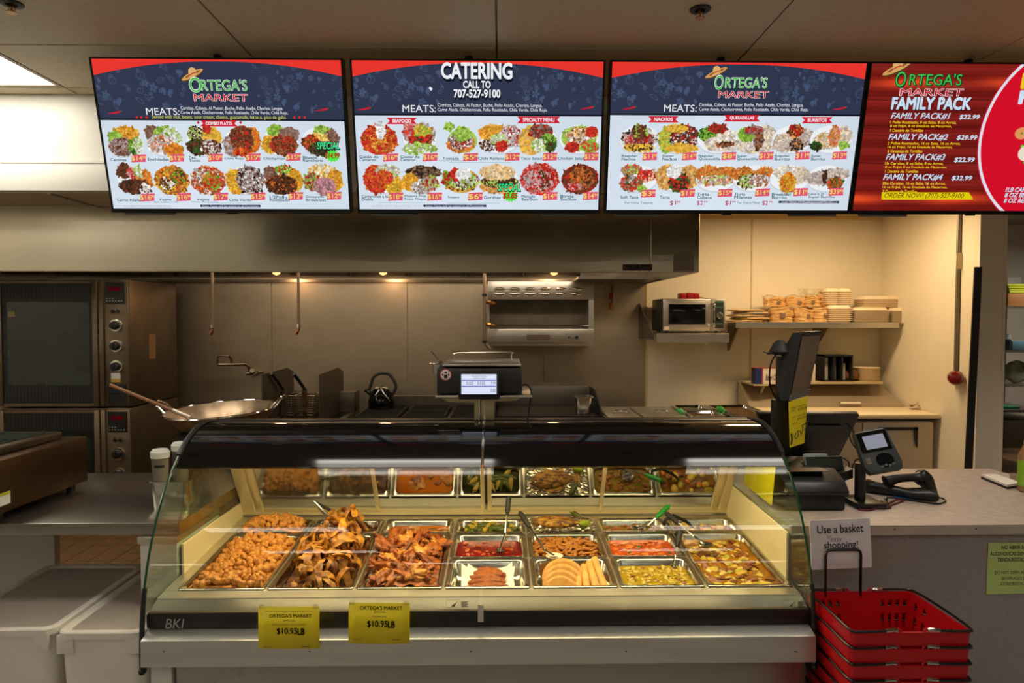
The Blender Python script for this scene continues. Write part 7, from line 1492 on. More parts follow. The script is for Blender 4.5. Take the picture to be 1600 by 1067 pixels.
# each dish: base dish colour and patches (dx, dy, rx, ry in half-sizes, colours)
D = {
 'carnitas': [('white', 0, 0, 1, .9), [(.1, -.5, .7, .4, 'rice', 'rice2'), (-.6, -.3, .35, .3, 'lett', 'green'), (-.35, .35, .65, .5, 'pork', 'meat', 'pork2'), (.5, .35, .3, .4, 'green', 'dgreen'), (.75, .2, .25, .45, 'lett', 'crema')]],
 'enchiladas': [('white', 0, 0, 1, .9), [(-.7, -.5, .35, .45, 'bean', 'bean2'), (0, -.6, .5, .3, 'lett', 'green'), (.5, -.3, .5, .5, 'crema', 'lett', 'white'), (-.2, .15, .75, .5, 'crema', 'orange', 'pork2'), (.55, .55, .5, .35, 'rice', 'orange')]],
 'tacos': [('white', 0, 0, 1, .9), [(-.4, -.5, .45, .4, 'dark', 'lett', 'tort'), (.55, -.3, .5, .5, 'rice2', 'yel'), (-.45, .35, .5, .45, 'dark', 'meat', 'dgreen'), (.4, .4, .55, .45, 'meat', 'crema', 'brown'), (.3, -.8, .18, .18, 'tom', 'red')]],
 'chilerojo': [('white', 0, 0, 1, .9), [(-.6, .3, .45, .6, 'pork2', 'pork'), (.65, -.1, .4, .7, 'orange', 'rice'), (.0, -.2, .6, .7, 'meat2', 'meat', 'brown', 'red'), (0, .7, .5, .2, 'red', 'orange')]],
 'chicharron': [('white', 0, 0, 1, .9), [(-.3, -.7, .4, .3, 'lett', 'green'), (.5, -.4, .5, .45, 'bean', 'pork'), (-.7, .2, .35, .5, 'rice', 'yel'), (.15, .25, .7, .55, 'meat2', 'red', 'brown')]],
 'bistec': [('white', 0, 0, 1, .9), [(.2, -.7, .4, .25, 'lett', 'green'), (.7, -.2, .35, .5, 'bean', 'bean2'), (-.1, -.2, .5, .3, 'egg', 'rice2'), (-.5, .1, .45, .4, 'red', 'orange', 'brown'), (.1, .5, .7, .35, 'dark', 'dgreen', 'meat')]],
 'asada': [('white', 0, 0, 1, .9), [(.6, 0, .45, .6, 'orange', 'rice2'), (-.5, -.6, .4, .4, 'meat', 'brown'), (.0, .4, .8, .4, 'brown', 'meat', 'dark'), (-.05, -.5, .25, .3, 'pink', 'tom'), (.3, -.6, .2, .3, 'crema', 'lett'), (.6, .6, .3, .3, 'crema', 'brown')]],
 'fajita1': [('black', 0, 0, 1, .92), [(0, 0, .9, .8, 'orange', 'yel', 'meat2', 'rice'), (-.3, .3, .4, .4, 'yel', 'crema', 'brown'), (.4, -.2, .4, .4, 'brown', 'orange', 'green')]],
 'fajita2': [('black', 0, 0, 1, .92), [(0, 0, .9, .8, 'tom', 'crema', 'orange', 'meat2'), (-.3, -.2, .4, .4, 'crema', 'meat2'), (.2, .1, .5, .5, 'green', 'tom', 'orange')]],
 'verde': [('white', 0, 0, 1, .9), [(-.55, .1, .5, .7, 'rice', 'yel'), (.3, 0, .7, .8, 'pork', 'pork2', 'dark', 'crema')]],
 'pollo': [('white', 0, 0, 1, .9), [(-.7, -.4, .35, .4, 'bean', 'bean2'), (.1, -.7, .45, .25, 'lett', 'green', 'red'), (.7, 0, .4, .6, 'rice', 'yel'), (-.1, .3, .8, .55, 'brown', 'meat', 'dark', 'orange')]],
 'desayuno': [('white', 0, 0, 1, .9), [(.0, -.6, .7, .35, 'egg', 'crema', 'rice2'), (.75, .0, .35, .6, 'rice', 'rice2'), (-.6, .1, .45, .5, 'lett', 'red', 'bean'), (.1, .4, .55, .5, 'ham', 'pink', 'pork')]],
 'caldo': [('black', 0, .05, 1, .95), [(0, .05, .88, .82, 'tom', 'red', 'orange'), (.2, .1, .6, .6, 'orange', 'red', 'rice2'), (.1, -.6, .2, .5, 'white', 'crema')]],
 'coctel': [('white', 0, .1, .9, .8), [(0, -.3, .75, .6, 'glassy', 'pork2', 'meat2'), (0, -.1, .55, .4, 'tom', 'brown', 'red'), (.1, -.55, .5, .25, 'yel', 'avo'), (-.6, -.6, .25, .4, 'pink', 'tom'), (0, .6, .8, .3, 'lett', 'crema', 'avo')]],
 'tostada': [('lett', .1, .1, .8, .8), [(0, .3, .65, .45, 'bun', 'orange'), (0, .1, .55, .45, 'crema', 'pork', 'brown', 'red'), (.1, -.35, .4, .4, 'avo', 'lett'), (-.6, -.8, .2, .22, 'avo', 'lett')]],
 'relleno': [('white', 0, 0, 1, .9), [(-.3, -.4, .7, .45, 'rice', 'rice2'), (.6, -.2, .5, .6, 'pork2', 'red', 'crema'), (-.6, .4, .4, .3, 'brown', 'crema'), (.0, .0, .4, .3, 'crema', 'lett'), (.15, .45, .25, .28, 'tom', 'red')]],
 'tacosalad': [('white', 0, .1, .9, .8), [(-.4, .1, .55, .8, 'rice2', 'yel', 'bun2'), (.1, -.5, .55, .4, 'meat', 'pork', 'red'), (.5, .2, .4, .5, 'avo', 'green', 'dgreen'), (0, .4, .35, .35, 'crema', 'lett'), (.6, .5, .2, .25, 'brown', 'dgreen')]],
 'chickensalad': [('white', 0, 0, 1, .9), [(0, -.1, .8, .65, 'avo', 'crema', 'bun', 'lett'), (0, -.2, .5, .45, 'bun2', 'meat2', 'crema'), (-.35, .5, .3, .28, 'tom', 'red'), (.7, -.5, .25, .25, 'tom', 'red'), (.6, .5, .4, .35, 'avo', 'tom')]],
 'diabla': [('white', 0, 0, 1, .9), [(-.4, 0, .6, .8, 'tom', 'orange', 'red'), (.6, .4, .45, .5, 'rice', 'yel'), (.3, -.5, .6, .35, 'pork2', 'lett', 'crema'), (.1, -.1, .4, .4, 'tom', 'orange')]],
 'mojarra': [('white', 0, 0, 1, .9), [(.1, -.45, .85, .35, 'fish', 'fish2', 'dark'), (-.65, .2, .4, .5, 'rice', 'yel'), (.0, .55, .5, .35, 'pork2', 'crema', 'pork'), (.5, .25, .4, .4, 'lett', 'red', 'pork2')]],
 'sopes': [('bun', 0, .1, .98, .8), [(0, .1, .85, .6, 'yel', 'bun', 'brown'), (.1, .1, .7, .45, 'lett', 'crema', 'brown'), (-.3, -.3, .3, .35, 'tom', 'red'), (.1, -.35, .35, .3, 'crema', 'white'), (-.8, 0, .2, .4, 'green', 'red')]],
 'gorditas': [('white', 0, .1, 1, .8), [(0, .5, .95, .35, 'bun', 'bun2'), (.0, .15, .9, .3, 'brown', 'lett', 'meat', 'dark'), (-.1, -.45, .85, .4, 'bun2', 'tort')]],
 'menudo': [('brown', 0, 0, .98, .98), [(0, 0, .88, .88, 'tom', 'red', 'pink'), (.1, .1, .5, .5, 'pork2', 'red', 'brown'), (-.4, 0, .35, .5, 'pink', 'glassy', 'red')]],
 'birria': [('white', 0, 0, 1, .98), [(0, 0, .85, .82, 'red', 'meat', 'brown'), (.1, -.05, .55, .6, 'orange', 'meat2', 'brown'), (-.3, .5, .3, .2, 'pink', 'red')]],
 'nachos1': [('white', 0, 0, 1, .9), [(0, 0, .85, .65, 'crema', 'white', 'pork2', 'dark'), (0, .05, .65, .35, 'red', 'meat', 'pink'), (0, -.5, .35, .35, 'avo', 'meat', 'brown'), (0, .55, .7, .2, 'rice2', 'yel', 'dark')]],
 'nachos2': [('white', 0, 0, 1, .9), [(-.5, 0, .45, .75, 'avo', 'yel', 'lett'), (.3, -.1, .65, .7, 'meat', 'crema', 'red', 'dark'), (.2, .6, .7, .25, 'yel', 'rice2'), (-.1, -.7, .5, .2, 'rice2', 'yel')]],
 'ques1': [('white', 0, 0, 1, .9), [(-.4, -.3, .5, .45, 'green', 'avo', 'dgreen'), (.3, .3, .85, .45, 'tort', 'crema', 'burr'), (.5, -.1, .45, .5, 'crema', 'tort'), (-.05, -.7, .4, .25, 'red', 'meat'), (.45, .35, .4, .1, 'brown', 'meat2')]],
 'ques2': [('white', 0, 0, 1, .9), [(0, .3, .9, .55, 'tort', 'crema', 'burr'), (.5, -.2, .45, .6, 'burr', 'tort'), (-.5, -.3, .35, .4, 'avo', 'green'), (-.1, -.6, .4, .25, 'pork', 'red'), (.15, .1, .18, .5, 'meat2', 'pork', 'brown')]],
 'burr1': [('white', 0, 0, 1, .9), [(.4, -.1, .5, .55, 'burr', 'burr2'), (-.35, .2, .55, .5, 'burr', 'tort', 'burr2'), (.1, -.55, .3, .35, 'brown', 'red', 'bun'), (.2, .4, .25, .35, 'dark', 'pork', 'bun')]],
 'burr2': [('white', 0, 0, 1, .9), [(.45, -.2, .5, .5, 'burr', 'tort'), (-.15, .1, .6, .45, 'burr', 'tort', 'bun2'), (.15, -.2, .22, .6, 'orange', 'bun', 'pink'), (-.7, .45, .25, .25, 'dgreen', 'dark'), (.65, .4, .2, .2, 'avo', 'lett')]],
 'soft': [('white', 0, 0, 1, .9), [(-.4, -.6, .45, .3, 'lett', 'tom', 'pork'), (.45, -.2, .45, .35, 'tom', 'red', 'tort'), (-.4, .35, .5, .45, 'tom', 'dgreen', 'pork2'), (.2, .7, .2, .18, 'avo', 'lett')]],
 'torta': [('white', 0, 0, 1, .9), [(-.55, -.1, .5, .75, 'bun', 'bun2'), (.6, -.1, .45, .7, 'bun', 'bun2'), (.1, .3, .45, .6, 'dgreen', 'red', 'dark', 'tom'), (-.2, -.5, .3, .4, 'crema', 'white')]],
 'cubana': [('white', 0, 0, 1, .9), [(-.45, -.3, .55, .5, 'bun', 'orange'), (.5, -.3, .5, .45, 'bun', 'orange'), (0, .15, .85, .3, 'lett', 'crema', 'orange', 'pink')]],
 'milanesa': [('white', 0, 0, 1, .9), [(-.5, -.25, .5, .45, 'bun', 'orange'), (.55, -.25, .45, .45, 'bun', 'orange'), (-.25, .2, .5, .4, 'lett', 'crema', 'brown'), (.35, .15, .45, .35, 'crema', 'meat2', 'pork2')]],
 'breakfast': [('white', 0, 0, 1, .9), [(.4, -.2, .55, .5, 'burr', 'tort'), (-.3, -.4, .5, .4, 'crema', 'tort'), (-.1, .3, .35, .6, 'rice', 'yel', 'orange')]],
 'leos': [('white', 0, 0, 1, .9), [(-.2, .0, .8, .4, 'burr', 'pork2', 'burr2'), (.5, -.3, .5, .35, 'burr', 'burr2'), (.45, .35, .35, .35, 'dgreen', 'tom', 'orange'), (-.1, -.1, .06, .4, 'dark', 'brown')]],
}
def plate(img, cx, cy, rx, ry, key):
    base, patches = D[key]
    if base[0] == 'white': ell(img, cx + base[1] * rx, cy + 0.06 * ry, rx * base[3] * 1.06, ry * base[4] * 1.06, (206, 214, 226)); ell(img, cx + base[1] * rx, cy, rx * base[3] * 1.03, ry * base[4] * 1.02, (240, 243, 247))
    else: ell(img, cx + base[1] * rx, cy + base[2] * ry, rx * base[3], ry * base[4], C[base[0]])
    for dx, dy, sx, sy, *cols in patches:
        sx *= 1.16; sy *= 1.18
        ell(img, cx + dx * rx, cy + dy * ry, sx * rx, sy * ry, C[cols[0]])
        n = int(70 * sx * sy * rx * ry / 900) + 16
        for _ in range(n):
            a, r_ = rs.uniform(0, 6.28), math.sqrt(rs.uniform(0, 1)); c = s255(C[cols[rs.randint(len(cols))]]) * rs.uniform(0.72, 1.12)
            big = _ < n * 0.45; sc_ = 1.0 if big else 0.5
            ell(img, cx + (dx + math.cos(a) * r_ * sx * 0.98) * rx, cy + (dy + math.sin(a) * r_ * sy * 0.98) * ry, rs.uniform(5, 15) * sc_, rs.uniform(3, 8) * sc_, np.clip(c, 0, 255), rs.uniform(0, 3.1))
def make_image(name, img):
    im = bpy.data.images.new(name, IW, IH); out = np.ones((IH, IW, 4), np.float32); out[..., :3] = np.clip(img, 0, 255) / 255.0
    im.pixels.foreach_set(out[::-1].ravel()); im.update(); im.pack(); return im
class TV:
    def __init__(s, k, x0, x1, zy0, zx0, label):
        """k-th screen, zoom frame of the photo: px = zx0 + u*zs ..."""
        s.x0, s.x1 = x0, x1; w = x1 - x0; s.w = w; top = Vector(((x0 + x1) / 2, 3.32, P(783, 93, 3.32).z)); s.h = 0.728
        dn = Vector((0, math.sin(TVT), -math.cos(TVT))); ctr = top + dn * (s.h / 2)
        s.t = thing('menu_screen', label, 'screen', ctr, (TVT, 0, 0)); s.M = Matrix.Translation(ctr) @ Matrix.Rotation(TVT, 4, 'X'); s.Mi = s.M.inverted()
        s.co = ctr; s.no = s.M.to_3x3() @ Vector((0, -1, 0))
        s.sw0, s.sw1 = -w / 2 + 0.010, w / 2 - 0.010; s.sh0, s.sh1 = -s.h / 2 + 0.020, s.h / 2 - 0.008
        bm = BM(); box(bm, -w/2, w/2, -0.004, 0.045, -s.h/2, s.h/2, bev=0.004, seg=1)
        box(bm, -w/2 + 0.2, w/2 - 0.2, 0.045, 0.075, -s.h/2 + 0.08, s.h/2 - 0.2, bev=0.01, seg=1); obj('housing', bm, blk, s.t, local=True)
        bm = BM()
        for a, b, c, d in ((-w/2, w/2, s.sh1, s.h/2), (-w/2, w/2, -s.h/2, s.sh0), (-w/2, s.sw0, s.sh0, s.sh1), (s.sw1, w/2, s.sh0, s.sh1)): box(bm, a, b, -0.009, -0.003, c, d)
        obj('bezel', bm, blk_gloss, s.t, local=True)
        bm = BM(); box(bm, -0.025, 0.025, -0.008, 0.0, -s.h/2 - 0.006, -s.h/2 + 0.001); obj('sensor', bm, blk, s.t, local=True)
        bm = BM(); box(bm, w/2 - 0.30, w/2 - 0.06, 0.0, 0.03, -s.h/2 - 0.012, -s.h/2 - 0.002); box(bm, -w/2 + 0.06, -w/2 + 0.3, 0.0, 0.03, -s.h/2 - 0.012, -s.h/2 - 0.002); obj('bottom_bracket', bm, grey_pl, s.t, local=True)
        bm = BM(); cyl(bm, (-0.05, 0.06, s.h/2 - 0.25), (-0.05, 0.16, s.h/2 + 0.08), 0.02); obj('mount_pole', bm, blk_matte, s.t, local=True)
        s.emat = {}
    def frame(s, ox, oy, sc): s.ox, s.oy, s.sc = ox, oy, sc
    def loc(s, zx, zy):
        v = s.Mi @ onplane(s.ox + zx / s.sc, s.oy + zy / s.sc, s.co, s.no); return v.x, v.z
    def px(s, zx, zy):
        x, z = s.loc(zx, zy); return (x - s.sw0) / (s.sw1 - s.sw0) * IW, (s.sh1 - z) / (s.sh1 - s.sh0) * IH
    def txt(s, st, x0, y0, x1, y1, m, bold=0.0, shear=0.0, y=-0.0078):
        (a, b), (c, d) = s.loc(x0, y1), s.loc(x1, y0)
        text(st, None, a, c, b, d, m, s.t, bold, y, 'lettering', shear)
    def rect(s, img, x0, y0, x1, y1, col, alpha=1.0):
        a = s.px(x0, y0); b = s.px(x1, y1); rect(img, a[0], b[0], a[1], b[1], col, alpha)
    def poly(s, img, pts, col, alpha=1.0): poly(img, [s.px(*p) for p in pts], col, alpha)
    def screen(s, img):
        im = make_image('menu_picture', img); m = bpy.data.materials.new('menu_screen_picture'); m.use_nodes = True; nt = m.node_tree; nt.nodes.clear(); N = nt.nodes; L = nt.links
        ti = N.new('ShaderNodeTexImage'); ti.image = im; ti.extension = 'EXTEND'; e = N.new('ShaderNodeEmission'); e.inputs[1].default_value = TV_GAIN
        g = N.new('ShaderNodeBsdfGlossy'); g.inputs['Roughness'].default_value = 0.06; g.inputs[0].default_value = (0.03, 0.03, 0.03, 1)
        ad = N.new('ShaderNodeAddShader'); o = N.new('ShaderNodeOutputMaterial')
        L.new(ti.outputs[0], e.inputs[0]); L.new(e.outputs[0], ad.inputs[0]); L.new(g.outputs[0], ad.inputs[1]); L.new(ad.outputs[0], o.inputs[0])
        me = bpy.data.meshes.new('screen'); me.from_pydata([(s.sw0, -0.006, s.sh0), (s.sw1, -0.006, s.sh0), (s.sw1, -0.006, s.sh1), (s.sw0, -0.006, s.sh1)], [], [(0, 1, 2, 3)])
        uv = me.uv_layers.new(name='uv'); 
        for i, c in enumerate(((0, 0), (1, 0), (1, 1), (0, 1))): uv.data[i].uv = c
        me.materials.append(m); o_ = bpy.data.objects.new('screen', me); COL.objects.link(o_); o_.parent = s.t
def em(name, c): return emit('print_' + name, c, TV_GAIN)
T_teal = em('teal', (24, 92, 108)); T_yel = em('yellow', (252, 214, 110)); T_white = em('white', (240, 242, 246)); T_red = em('red', (206, 30, 44)); T_dark = em('dark', (16, 20, 34))
T_green = em('green', (70, 190, 70)); T_dgreen = em('dark_green', (14, 54, 40)); T_pale = em('pale', (196, 190, 206)); T_mint = em('mint', (60, 240, 150)); T_lime = em('lime_yellow', (214, 220, 100)); T_mag = em('magenta', (190, 20, 90)); T_gold = em('gold', (240, 200, 40)); T_maroon = em('maroon', (90, 20, 16)); T_ice = em('ice', (206, 226, 244))
def header(tv, img, y_split, cx):
    img[:] = s255((216, 228, 240)); img[:] += (YYg / IH * 6 - np.abs(XXg / IW - 0.4) * 14)[..., None]
    _, ys = tv.px(cx, y_split); n = (np.sin(YYg * 1.9) + np.sin(YYg * 0.61 + 1)) * 3
    hd = YYg < ys; dark = np.stack([46 + n, 54 + n, 78 + n], -1); img[hd] = dark[hd]
    r2 = np.random.RandomState(9); pc_ = (76, 92, 122)
    for _ in range(120):
        x, y, rr = r2.uniform(0, IW), r2.uniform(20, ys - 40), r2.uniform(7, 22); q = r2.randint(5); a = r2.uniform(0, 3)
        if abs(x - IW * 0.5) < 150: continue
        if q == 0: ell(img, x, y, rr, rr * .9, pc_, a, 1.6); ell(img, x - rr * .3, y, rr * .5, rr * .7, pc_, a, 1.2)
        elif q == 1: ell(img, x, y, rr, rr * .35, pc_, a, 1.6)
        elif q == 2:
            for w in range(5): ell(img, x + math.cos(w * 1.26) * rr * .6, y + math.sin(w * 1.26) * rr * .6, rr * .45, rr * .3, (66, 82, 112), w * 1.26)
        elif q == 3: ell(img, x, y, rr * .8, rr * .5, (68, 84, 116), a); poly(img, [(x - 3, y), (x + 3, y), (x + 4, y + rr), (x - 4, y + rr)], (68, 84, 116))
        else: ell(img, x, y, rr, rr * .6, pc_, a, 1.4); ell(img, x, y, rr * .6, rr * .3, pc_, a, 1.2)
    # red sweep above the arc
    arc = 7 + 58 * np.abs((XXg - IW * 0.50) / (IW * 0.5)) ** 2.1; m_ = YYg < arc; img[m_] = s255((236, 52, 44))
    img[(YYg > ys - 3) & (YYg < ys + 4)] = s255((14, 18, 30))
    return ys
def logo(tv, img, ox, oy, k, white_edge=True, ky=None):
    ky = ky or k
    """sombrero, ORTEGA'S, MARKET; (ox, oy) is the left top of the O in the zoom frame, k the scale"""
    f = lambda x, y: tv.px(ox + x * k, oy + y * ky)
    a = f(12, -14); k2 = (f(100, 0)[0] - f(0, 0)[0]) / 100
    ell(img, a[0], a[1], 74 * k2, 19 * k2, (90, 60, 30), -0.42); ell(img, a[0], a[1] - 3 * k2, 72 * k2, 15 * k2, (214, 160, 92), -0.42); ell(img, a[0] + 3 * k2, a[1] - 6 * k2, 50 * k2, 8 * k2, (150, 90, 50), -0.42)
    ell(img, a[0] + 2 * k2, a[1] - 18 * k2, 24 * k2, 24 * k2, (226, 176, 110)); ell(img, a[0] + 3 * k2, a[1] - 3 * k2, 26 * k2, 9 * k2, (196, 60, 40), -0.42); ell(img, a[0] + 3 * k2, a[1] + 2 * k2, 30 * k2, 8 * k2, (214, 170, 100), -0.42)
    for dx, dy, m, b, yy in ((5, 5, T_dgreen, 0.035, -0.0070), (0, 0, T_white if white_edge else T_dgreen, 0.03, -0.0073), (1, 1, T_green, 0.004, -0.0078)):
        tv.txt('O', ox + dx * k, oy + dy * ky, ox + (62 + dx) * k, oy + (88 + dy) * ky, m, b, y=yy); tv.txt("RTEGA'S", ox + (68 + dx) * k, oy + (14 + dy) * ky, ox + (335 + dx) * k, oy + (78 + dy) * ky, m, b, y=yy)
    for dx, dy, m, b, yy in ((2, 3, T_dark, 0.035, -0.0070), (0, 0, T_white, 0.035, -0.0073), (0, 0, T_red, 0.008, -0.0078)):
        tv.txt('MARKET', ox + (26 + dx) * k, oy + (101 + dy) * ky, ox + (340 + dx) * k, oy + (140 + dy) * ky, m, b, y=yy)
def chili(tv, img, x, y, s_=1):
    for q in range(9):
        a = tv.px(x + q * 8 * s_, y + 9 - 0.18 * (q - 1) ** 2 * 1.0 + (q < 2) * 2); ell(img, a[0], a[1], 5.2, 1.4 + 0.45 * min(q, 6), (206, 26, 50), -0.2)
    a = tv.px(x + 74 * s_, y - 3); ell(img, a[0], a[1], 4, 1.2, (60, 140, 60), -0.8)
def ribbon(tv, img, x0, y0, x1, y1, st, col=(214, 32, 52)):
    m = (y0 + y1) / 2; tv.poly(img, [(x0 - 28, y0), (x0 + 6, y0), (x0 + 6, y1), (x0 - 28, y1), (x0 - 10, m)], col); tv.poly(img, [(x1 + 28, y0), (x1 - 6, y0), (x1 - 6, y1), (x1 + 28, y1), (x1 + 10, m)], col)
    tv.poly(img, [(x0, y0), (x1, y0), (x1, y1), (x0, y1)], col); tv.txt(st, x0 + 6, y0 + 9, x1 - 6, y1 - 9, T_white, 0.03)
def item(tv, img, key, cx, cy, rx, ry, names, lx, ly, lw, price, px_, py_, special=None):
    a = tv.px(cx - rx, cy - ry); b = tv.px(cx + rx, cy + ry); plate(img, (a[0] + b[0]) / 2, (a[1] + b[1]) / 2, (b[0] - a[0]) / 2, (b[1] - a[1]) / 2, key)
    for q, nm in enumerate(names):
        dy = (q - len(names) + 1) * 17; tv.txt(nm, lx, ly - 16 + dy, lx + lw * len(nm) / max(len(n_) for n_ in names), ly + dy, T_teal, 0.02)
    if special:
        c = tv.px(px_ + 40, py_ + 20)
        for w in range(14):
            an = w * math.pi / 7; an2 = an + math.pi / 14; r1, r2_ = 38, 26
            poly(img, [(c[0] + math.cos(an - .22) * r2_, c[1] + math.sin(an - .22) * r2_ * .75), (c[0] + math.cos(an) * r1, c[1] + math.sin(an) * r1 * .75), (c[0] + math.cos(an + .22) * r2_, c[1] + math.sin(an + .22) * r2_ * .75)], (80, 236, 70))
        ell(img, c[0], c[1], 29, 21, (80, 236, 70))
        tv.txt(price, px_ - 4, py_ + 2, px_ + 80, py_ + 36, T_dark, 0.05, 0.2, -0.0072); tv.txt(price, px_ - 4, py_ + 2, px_ + 80, py_ + 36, T_red if False else em('sale', (200, 60, 20)), 0.02, 0.2)
        sx, sy = special; tv.txt('SPECIAL', sx, sy, sx + 134, sy + 46, T_dark, 0.06, 0.2, -0.0072); tv.txt('SPECIAL', sx + 2, sy + 2, sx + 132, sy + 42, T_mint, 0.02, 0.2)
    else:
        tv.poly(img, [(px_ + 3, py_), (px_ + 84, py_ - 3), (px_ + 80, py_ + 42), (px_ + 60, py_ + 42), (px_ - 4, py_ + 45)], (226, 84, 116))
        tv.txt(price, px_, py_ + 7, px_ + 60, py_ + 38, T_mag, 0.05, 0.0, -0.0072); tv.txt(price, px_, py_ + 7, px_ + 60, py_ + 38, T_yel, 0.02); tv.txt('99', px_ + 62, py_ + 8, px_ + 82, py_ + 22, T_yel, 0.02)
def meats(tv, x, y, k=1.0):
    tv.txt('MEATS:', x, y, x + 192, y + 41, T_white, 0.0); tv.txt('Carnitas, Cabeza, Al Pastor, Buche, Pollo Asado, Chorizo, Lengua.', x + 204, y - 8, x + 810, y + 15, T_white, 0.0)
    tv.txt('Carne Asada, Chicharrones, Pollo Rostizado, Chile Verde, Chile Rojo.', x + 204, y + 19, x + 840, y + 41, T_white, 0.004)
def hline(tv, img, x0, x1, y): tv.rect(img, x0, y - 1, x1, y + 1, (96, 160, 180))
def footer(tv, img, x0, x1, y, fx0, fx1):
    tv.rect(img, x0, y, x1, y + 14, (30, 44, 86)); tv.txt('Sales Taxes will be added to all Purchases', x0 + 14, y + 2, x1 - 14, y + 12, T_pale, 0.0)
    tv.txt('ALL MENU ITEMS ARE AVAILABLE TO GO', fx0, y + 2, fx1, y + 16, T_pale, 0.0)

t0 = TV(0, P(140, 95, 3.32).x, P(536, 95, 3.32).x, 0, 0, 'leftmost wall menu screen, combo plates page with the hat logo'); t0.frame(130, 70, 3.8095)
img = np.zeros((IH, IW, 3), np.float32); header(t0, img, 445, 800); logo(t0, img, 640, 195, 1.0); meats(t0, 382, 377); chili(t0, img, 155, 398); chili(t0, img, 1385, 381)
t0.txt('Served with rice, beans, sour cream, cheese, guacamole, lettuce, pico de gallo.', 415, 422, 1212, 446, T_lime, 0.006)
for x_ in (322, 349, 380, 1258, 1289, 1320): a = t0.px(x_, 432); ell(img, a[0], a[1], 5.5, 5.5, (226, 40, 34))
ribbon(t0, img, 728, 450, 893, 486, 'COMBO PLATES')
for x_ in (688, 940): a = t0.px(x_, 463); poly(img, [(a[0] - 7, a[1]), (a[0], a[1] - 7), (a[0] + 7, a[1]), (a[0], a[1] + 7)], (206, 36, 60))
r1 = [('carnitas', 255, ['Carnitas'], 168, 92, '$14', 295), ('enchiladas', 485, ['Enchiladas'], 390, 122, '$12', 522), ('tacos', 718, ['Two', 'Tacos'], 634, 64, '$10', 750), ('chilerojo', 945, ['Chile Rojo'], 845, 114, '$15', 975), ('chicharron', 1178, ['Chicharron'], 1077, 126, '$15', 1214), ('bistec', 1408, ['Bistec', 'Ranchero'], 1312, 114, '$14.99', 1446)]
for q, (k_, cx, nm, lx, lw, pr, px_) in enumerate(r1): item(t0, img, k_, cx, 575, 108, 92, nm, lx, 696 if len(nm) > 1 else 692 - 2 * q, lw, pr, px_, 655 - q * 2 if q < 5 else 642, (1393, 578) if q == 5 else None)
r2_ = [('asada', 305, ['Carne Asada'], 208, 134, '$16', 346), ('fajita1', 530, ['Fajita'], 462, 66, '$16', 562), ('fajita2', 745, ['Fajita'], 686, 68, '$17', 782), ('verde', 965, ['Chile Verde'], 873, 126, '$15', 1004), ('pollo', 1190, ['1/2Pollo', 'Rostizado'], 1114, 116, '$13', 1228), ('desayuno', 1425, ['Desayuno', 'Breakfast'], 1330, 116, '$12', 1456)]
for q, (k_, cx, nm, lx, lw, pr, px_) in enumerate(r2_): item(t0, img, k_, cx, 805, 108, 90, nm, lx, 930, lw, pr, px_, 887 - q * 2)
t0.txt('Beef, Chicken or Mix', 428, 930, 568, 940, T_teal); t0.txt('Chicken, Beef & shrimp', 648, 930, 806, 940, T_teal)
hline(t0, img, 215, 550, 711); hline(t0, img, 640, 1050, 706); hline(t0, img, 1140, 1450, 710); hline(t0, img, 255, 640, 945); hline(t0, img, 740, 1070, 940); hline(t0, img, 1160, 1550, 938)
footer(t0, img, 700, 1058, 951, 250, 525); t0.screen(img)

t1 = TV(1, P(546.5, 95, 3.32).x, P(946, 95, 3.32).x, 0, 0, 'second wall menu screen, catering and seafood page'); t1.frame(530, 70, 3.7209)
img = np.zeros((IH, IW, 3), np.float32); header(t1, img, 408, 800); meats(t1, 370, 351); chili(t1, img, 112, 366); chili(t1, img, 1407, 361)
for st_, x0, y0, x1, y1 in (('CATERING', 596, 108, 1004, 196), ('CALL TO', 722, 212, 880, 252), ('707-527-9100', 668, 262, 936, 306)):
    t1.txt(st_, x0 + 3, y0 + 10, x1 + 2, y1 + 13, T_dark, 0.06, y=-0.0072); t1.txt(st_, x0, y0, x1, y1, T_white, 0.035)
a = t1.px(533, 256); poly(img, [(a[0] - 9, a[1] - 2), (a[0] - 2, a[1] - 9), (a[0] + 9, a[1] + 1), (a[0] + 1, a[1] + 9)], (240, 244, 250))
ribbon(t1, img, 305, 424, 425, 461, 'SEAFOOD'); ribbon(t1, img, 1062, 417, 1256, 456, 'SPECIALTY MENU')
r1 = [('caldo', 232, ['Caldo de', 'Camaron'], 120, 110, '$16', 260), ('coctel', 468, ['Coctel de', 'Camaron'], 358, 110, '$16', 490), ('tostada', 705, ['Tostada'], 602, 94, '$5', 724), ('relleno', 930, ['Chile Relleno'], 808, 152, '$12', 966), ('tacosalad', 1160, ['Taco Salad'], 1055, 122, '$12', 1184), ('chickensalad', 1392, ['Chicken Salad'], 1270, 152, '$12', 1424)]
for q, (k_, cx, nm, lx, lw, pr, px_) in enumerate(r1): item(t1, img, k_, cx, 548, 108, 90, nm, lx, 676 if len(nm) > 1 else 668, lw, pr, px_, 634 - q)
r2_ = [('diabla', 255, ['Camarones a la', 'Diabla'], 134, 150, '$18', 290), ('mojarra', 478, ['Mojarra Frita', 'Fried Tilapia'], 382, 124, '$16', 516), ('sopes', 708, ['Sopes'], 632, 66, '$6', 752), ('gorditas', 930, ['Gorditas'], 842, 96, '$3.85', 956), ('menudo', 1165, ['Menudo', 'Sat/Sun'], 1060, 92, '$14', 1186), ('birria', 1398, ['Birria', 'Sat/Sun'], 1286, 90, '$14', 1420)]
for q, (k_, cx, nm, lx, lw, pr, px_) in enumerate(r2_): item(t1, img, k_, cx, 780, 106, 88, nm, lx, 905 if len(nm) > 1 else 894, lw, pr, px_, 862 - q, (922, 806) if q == 3 else None)
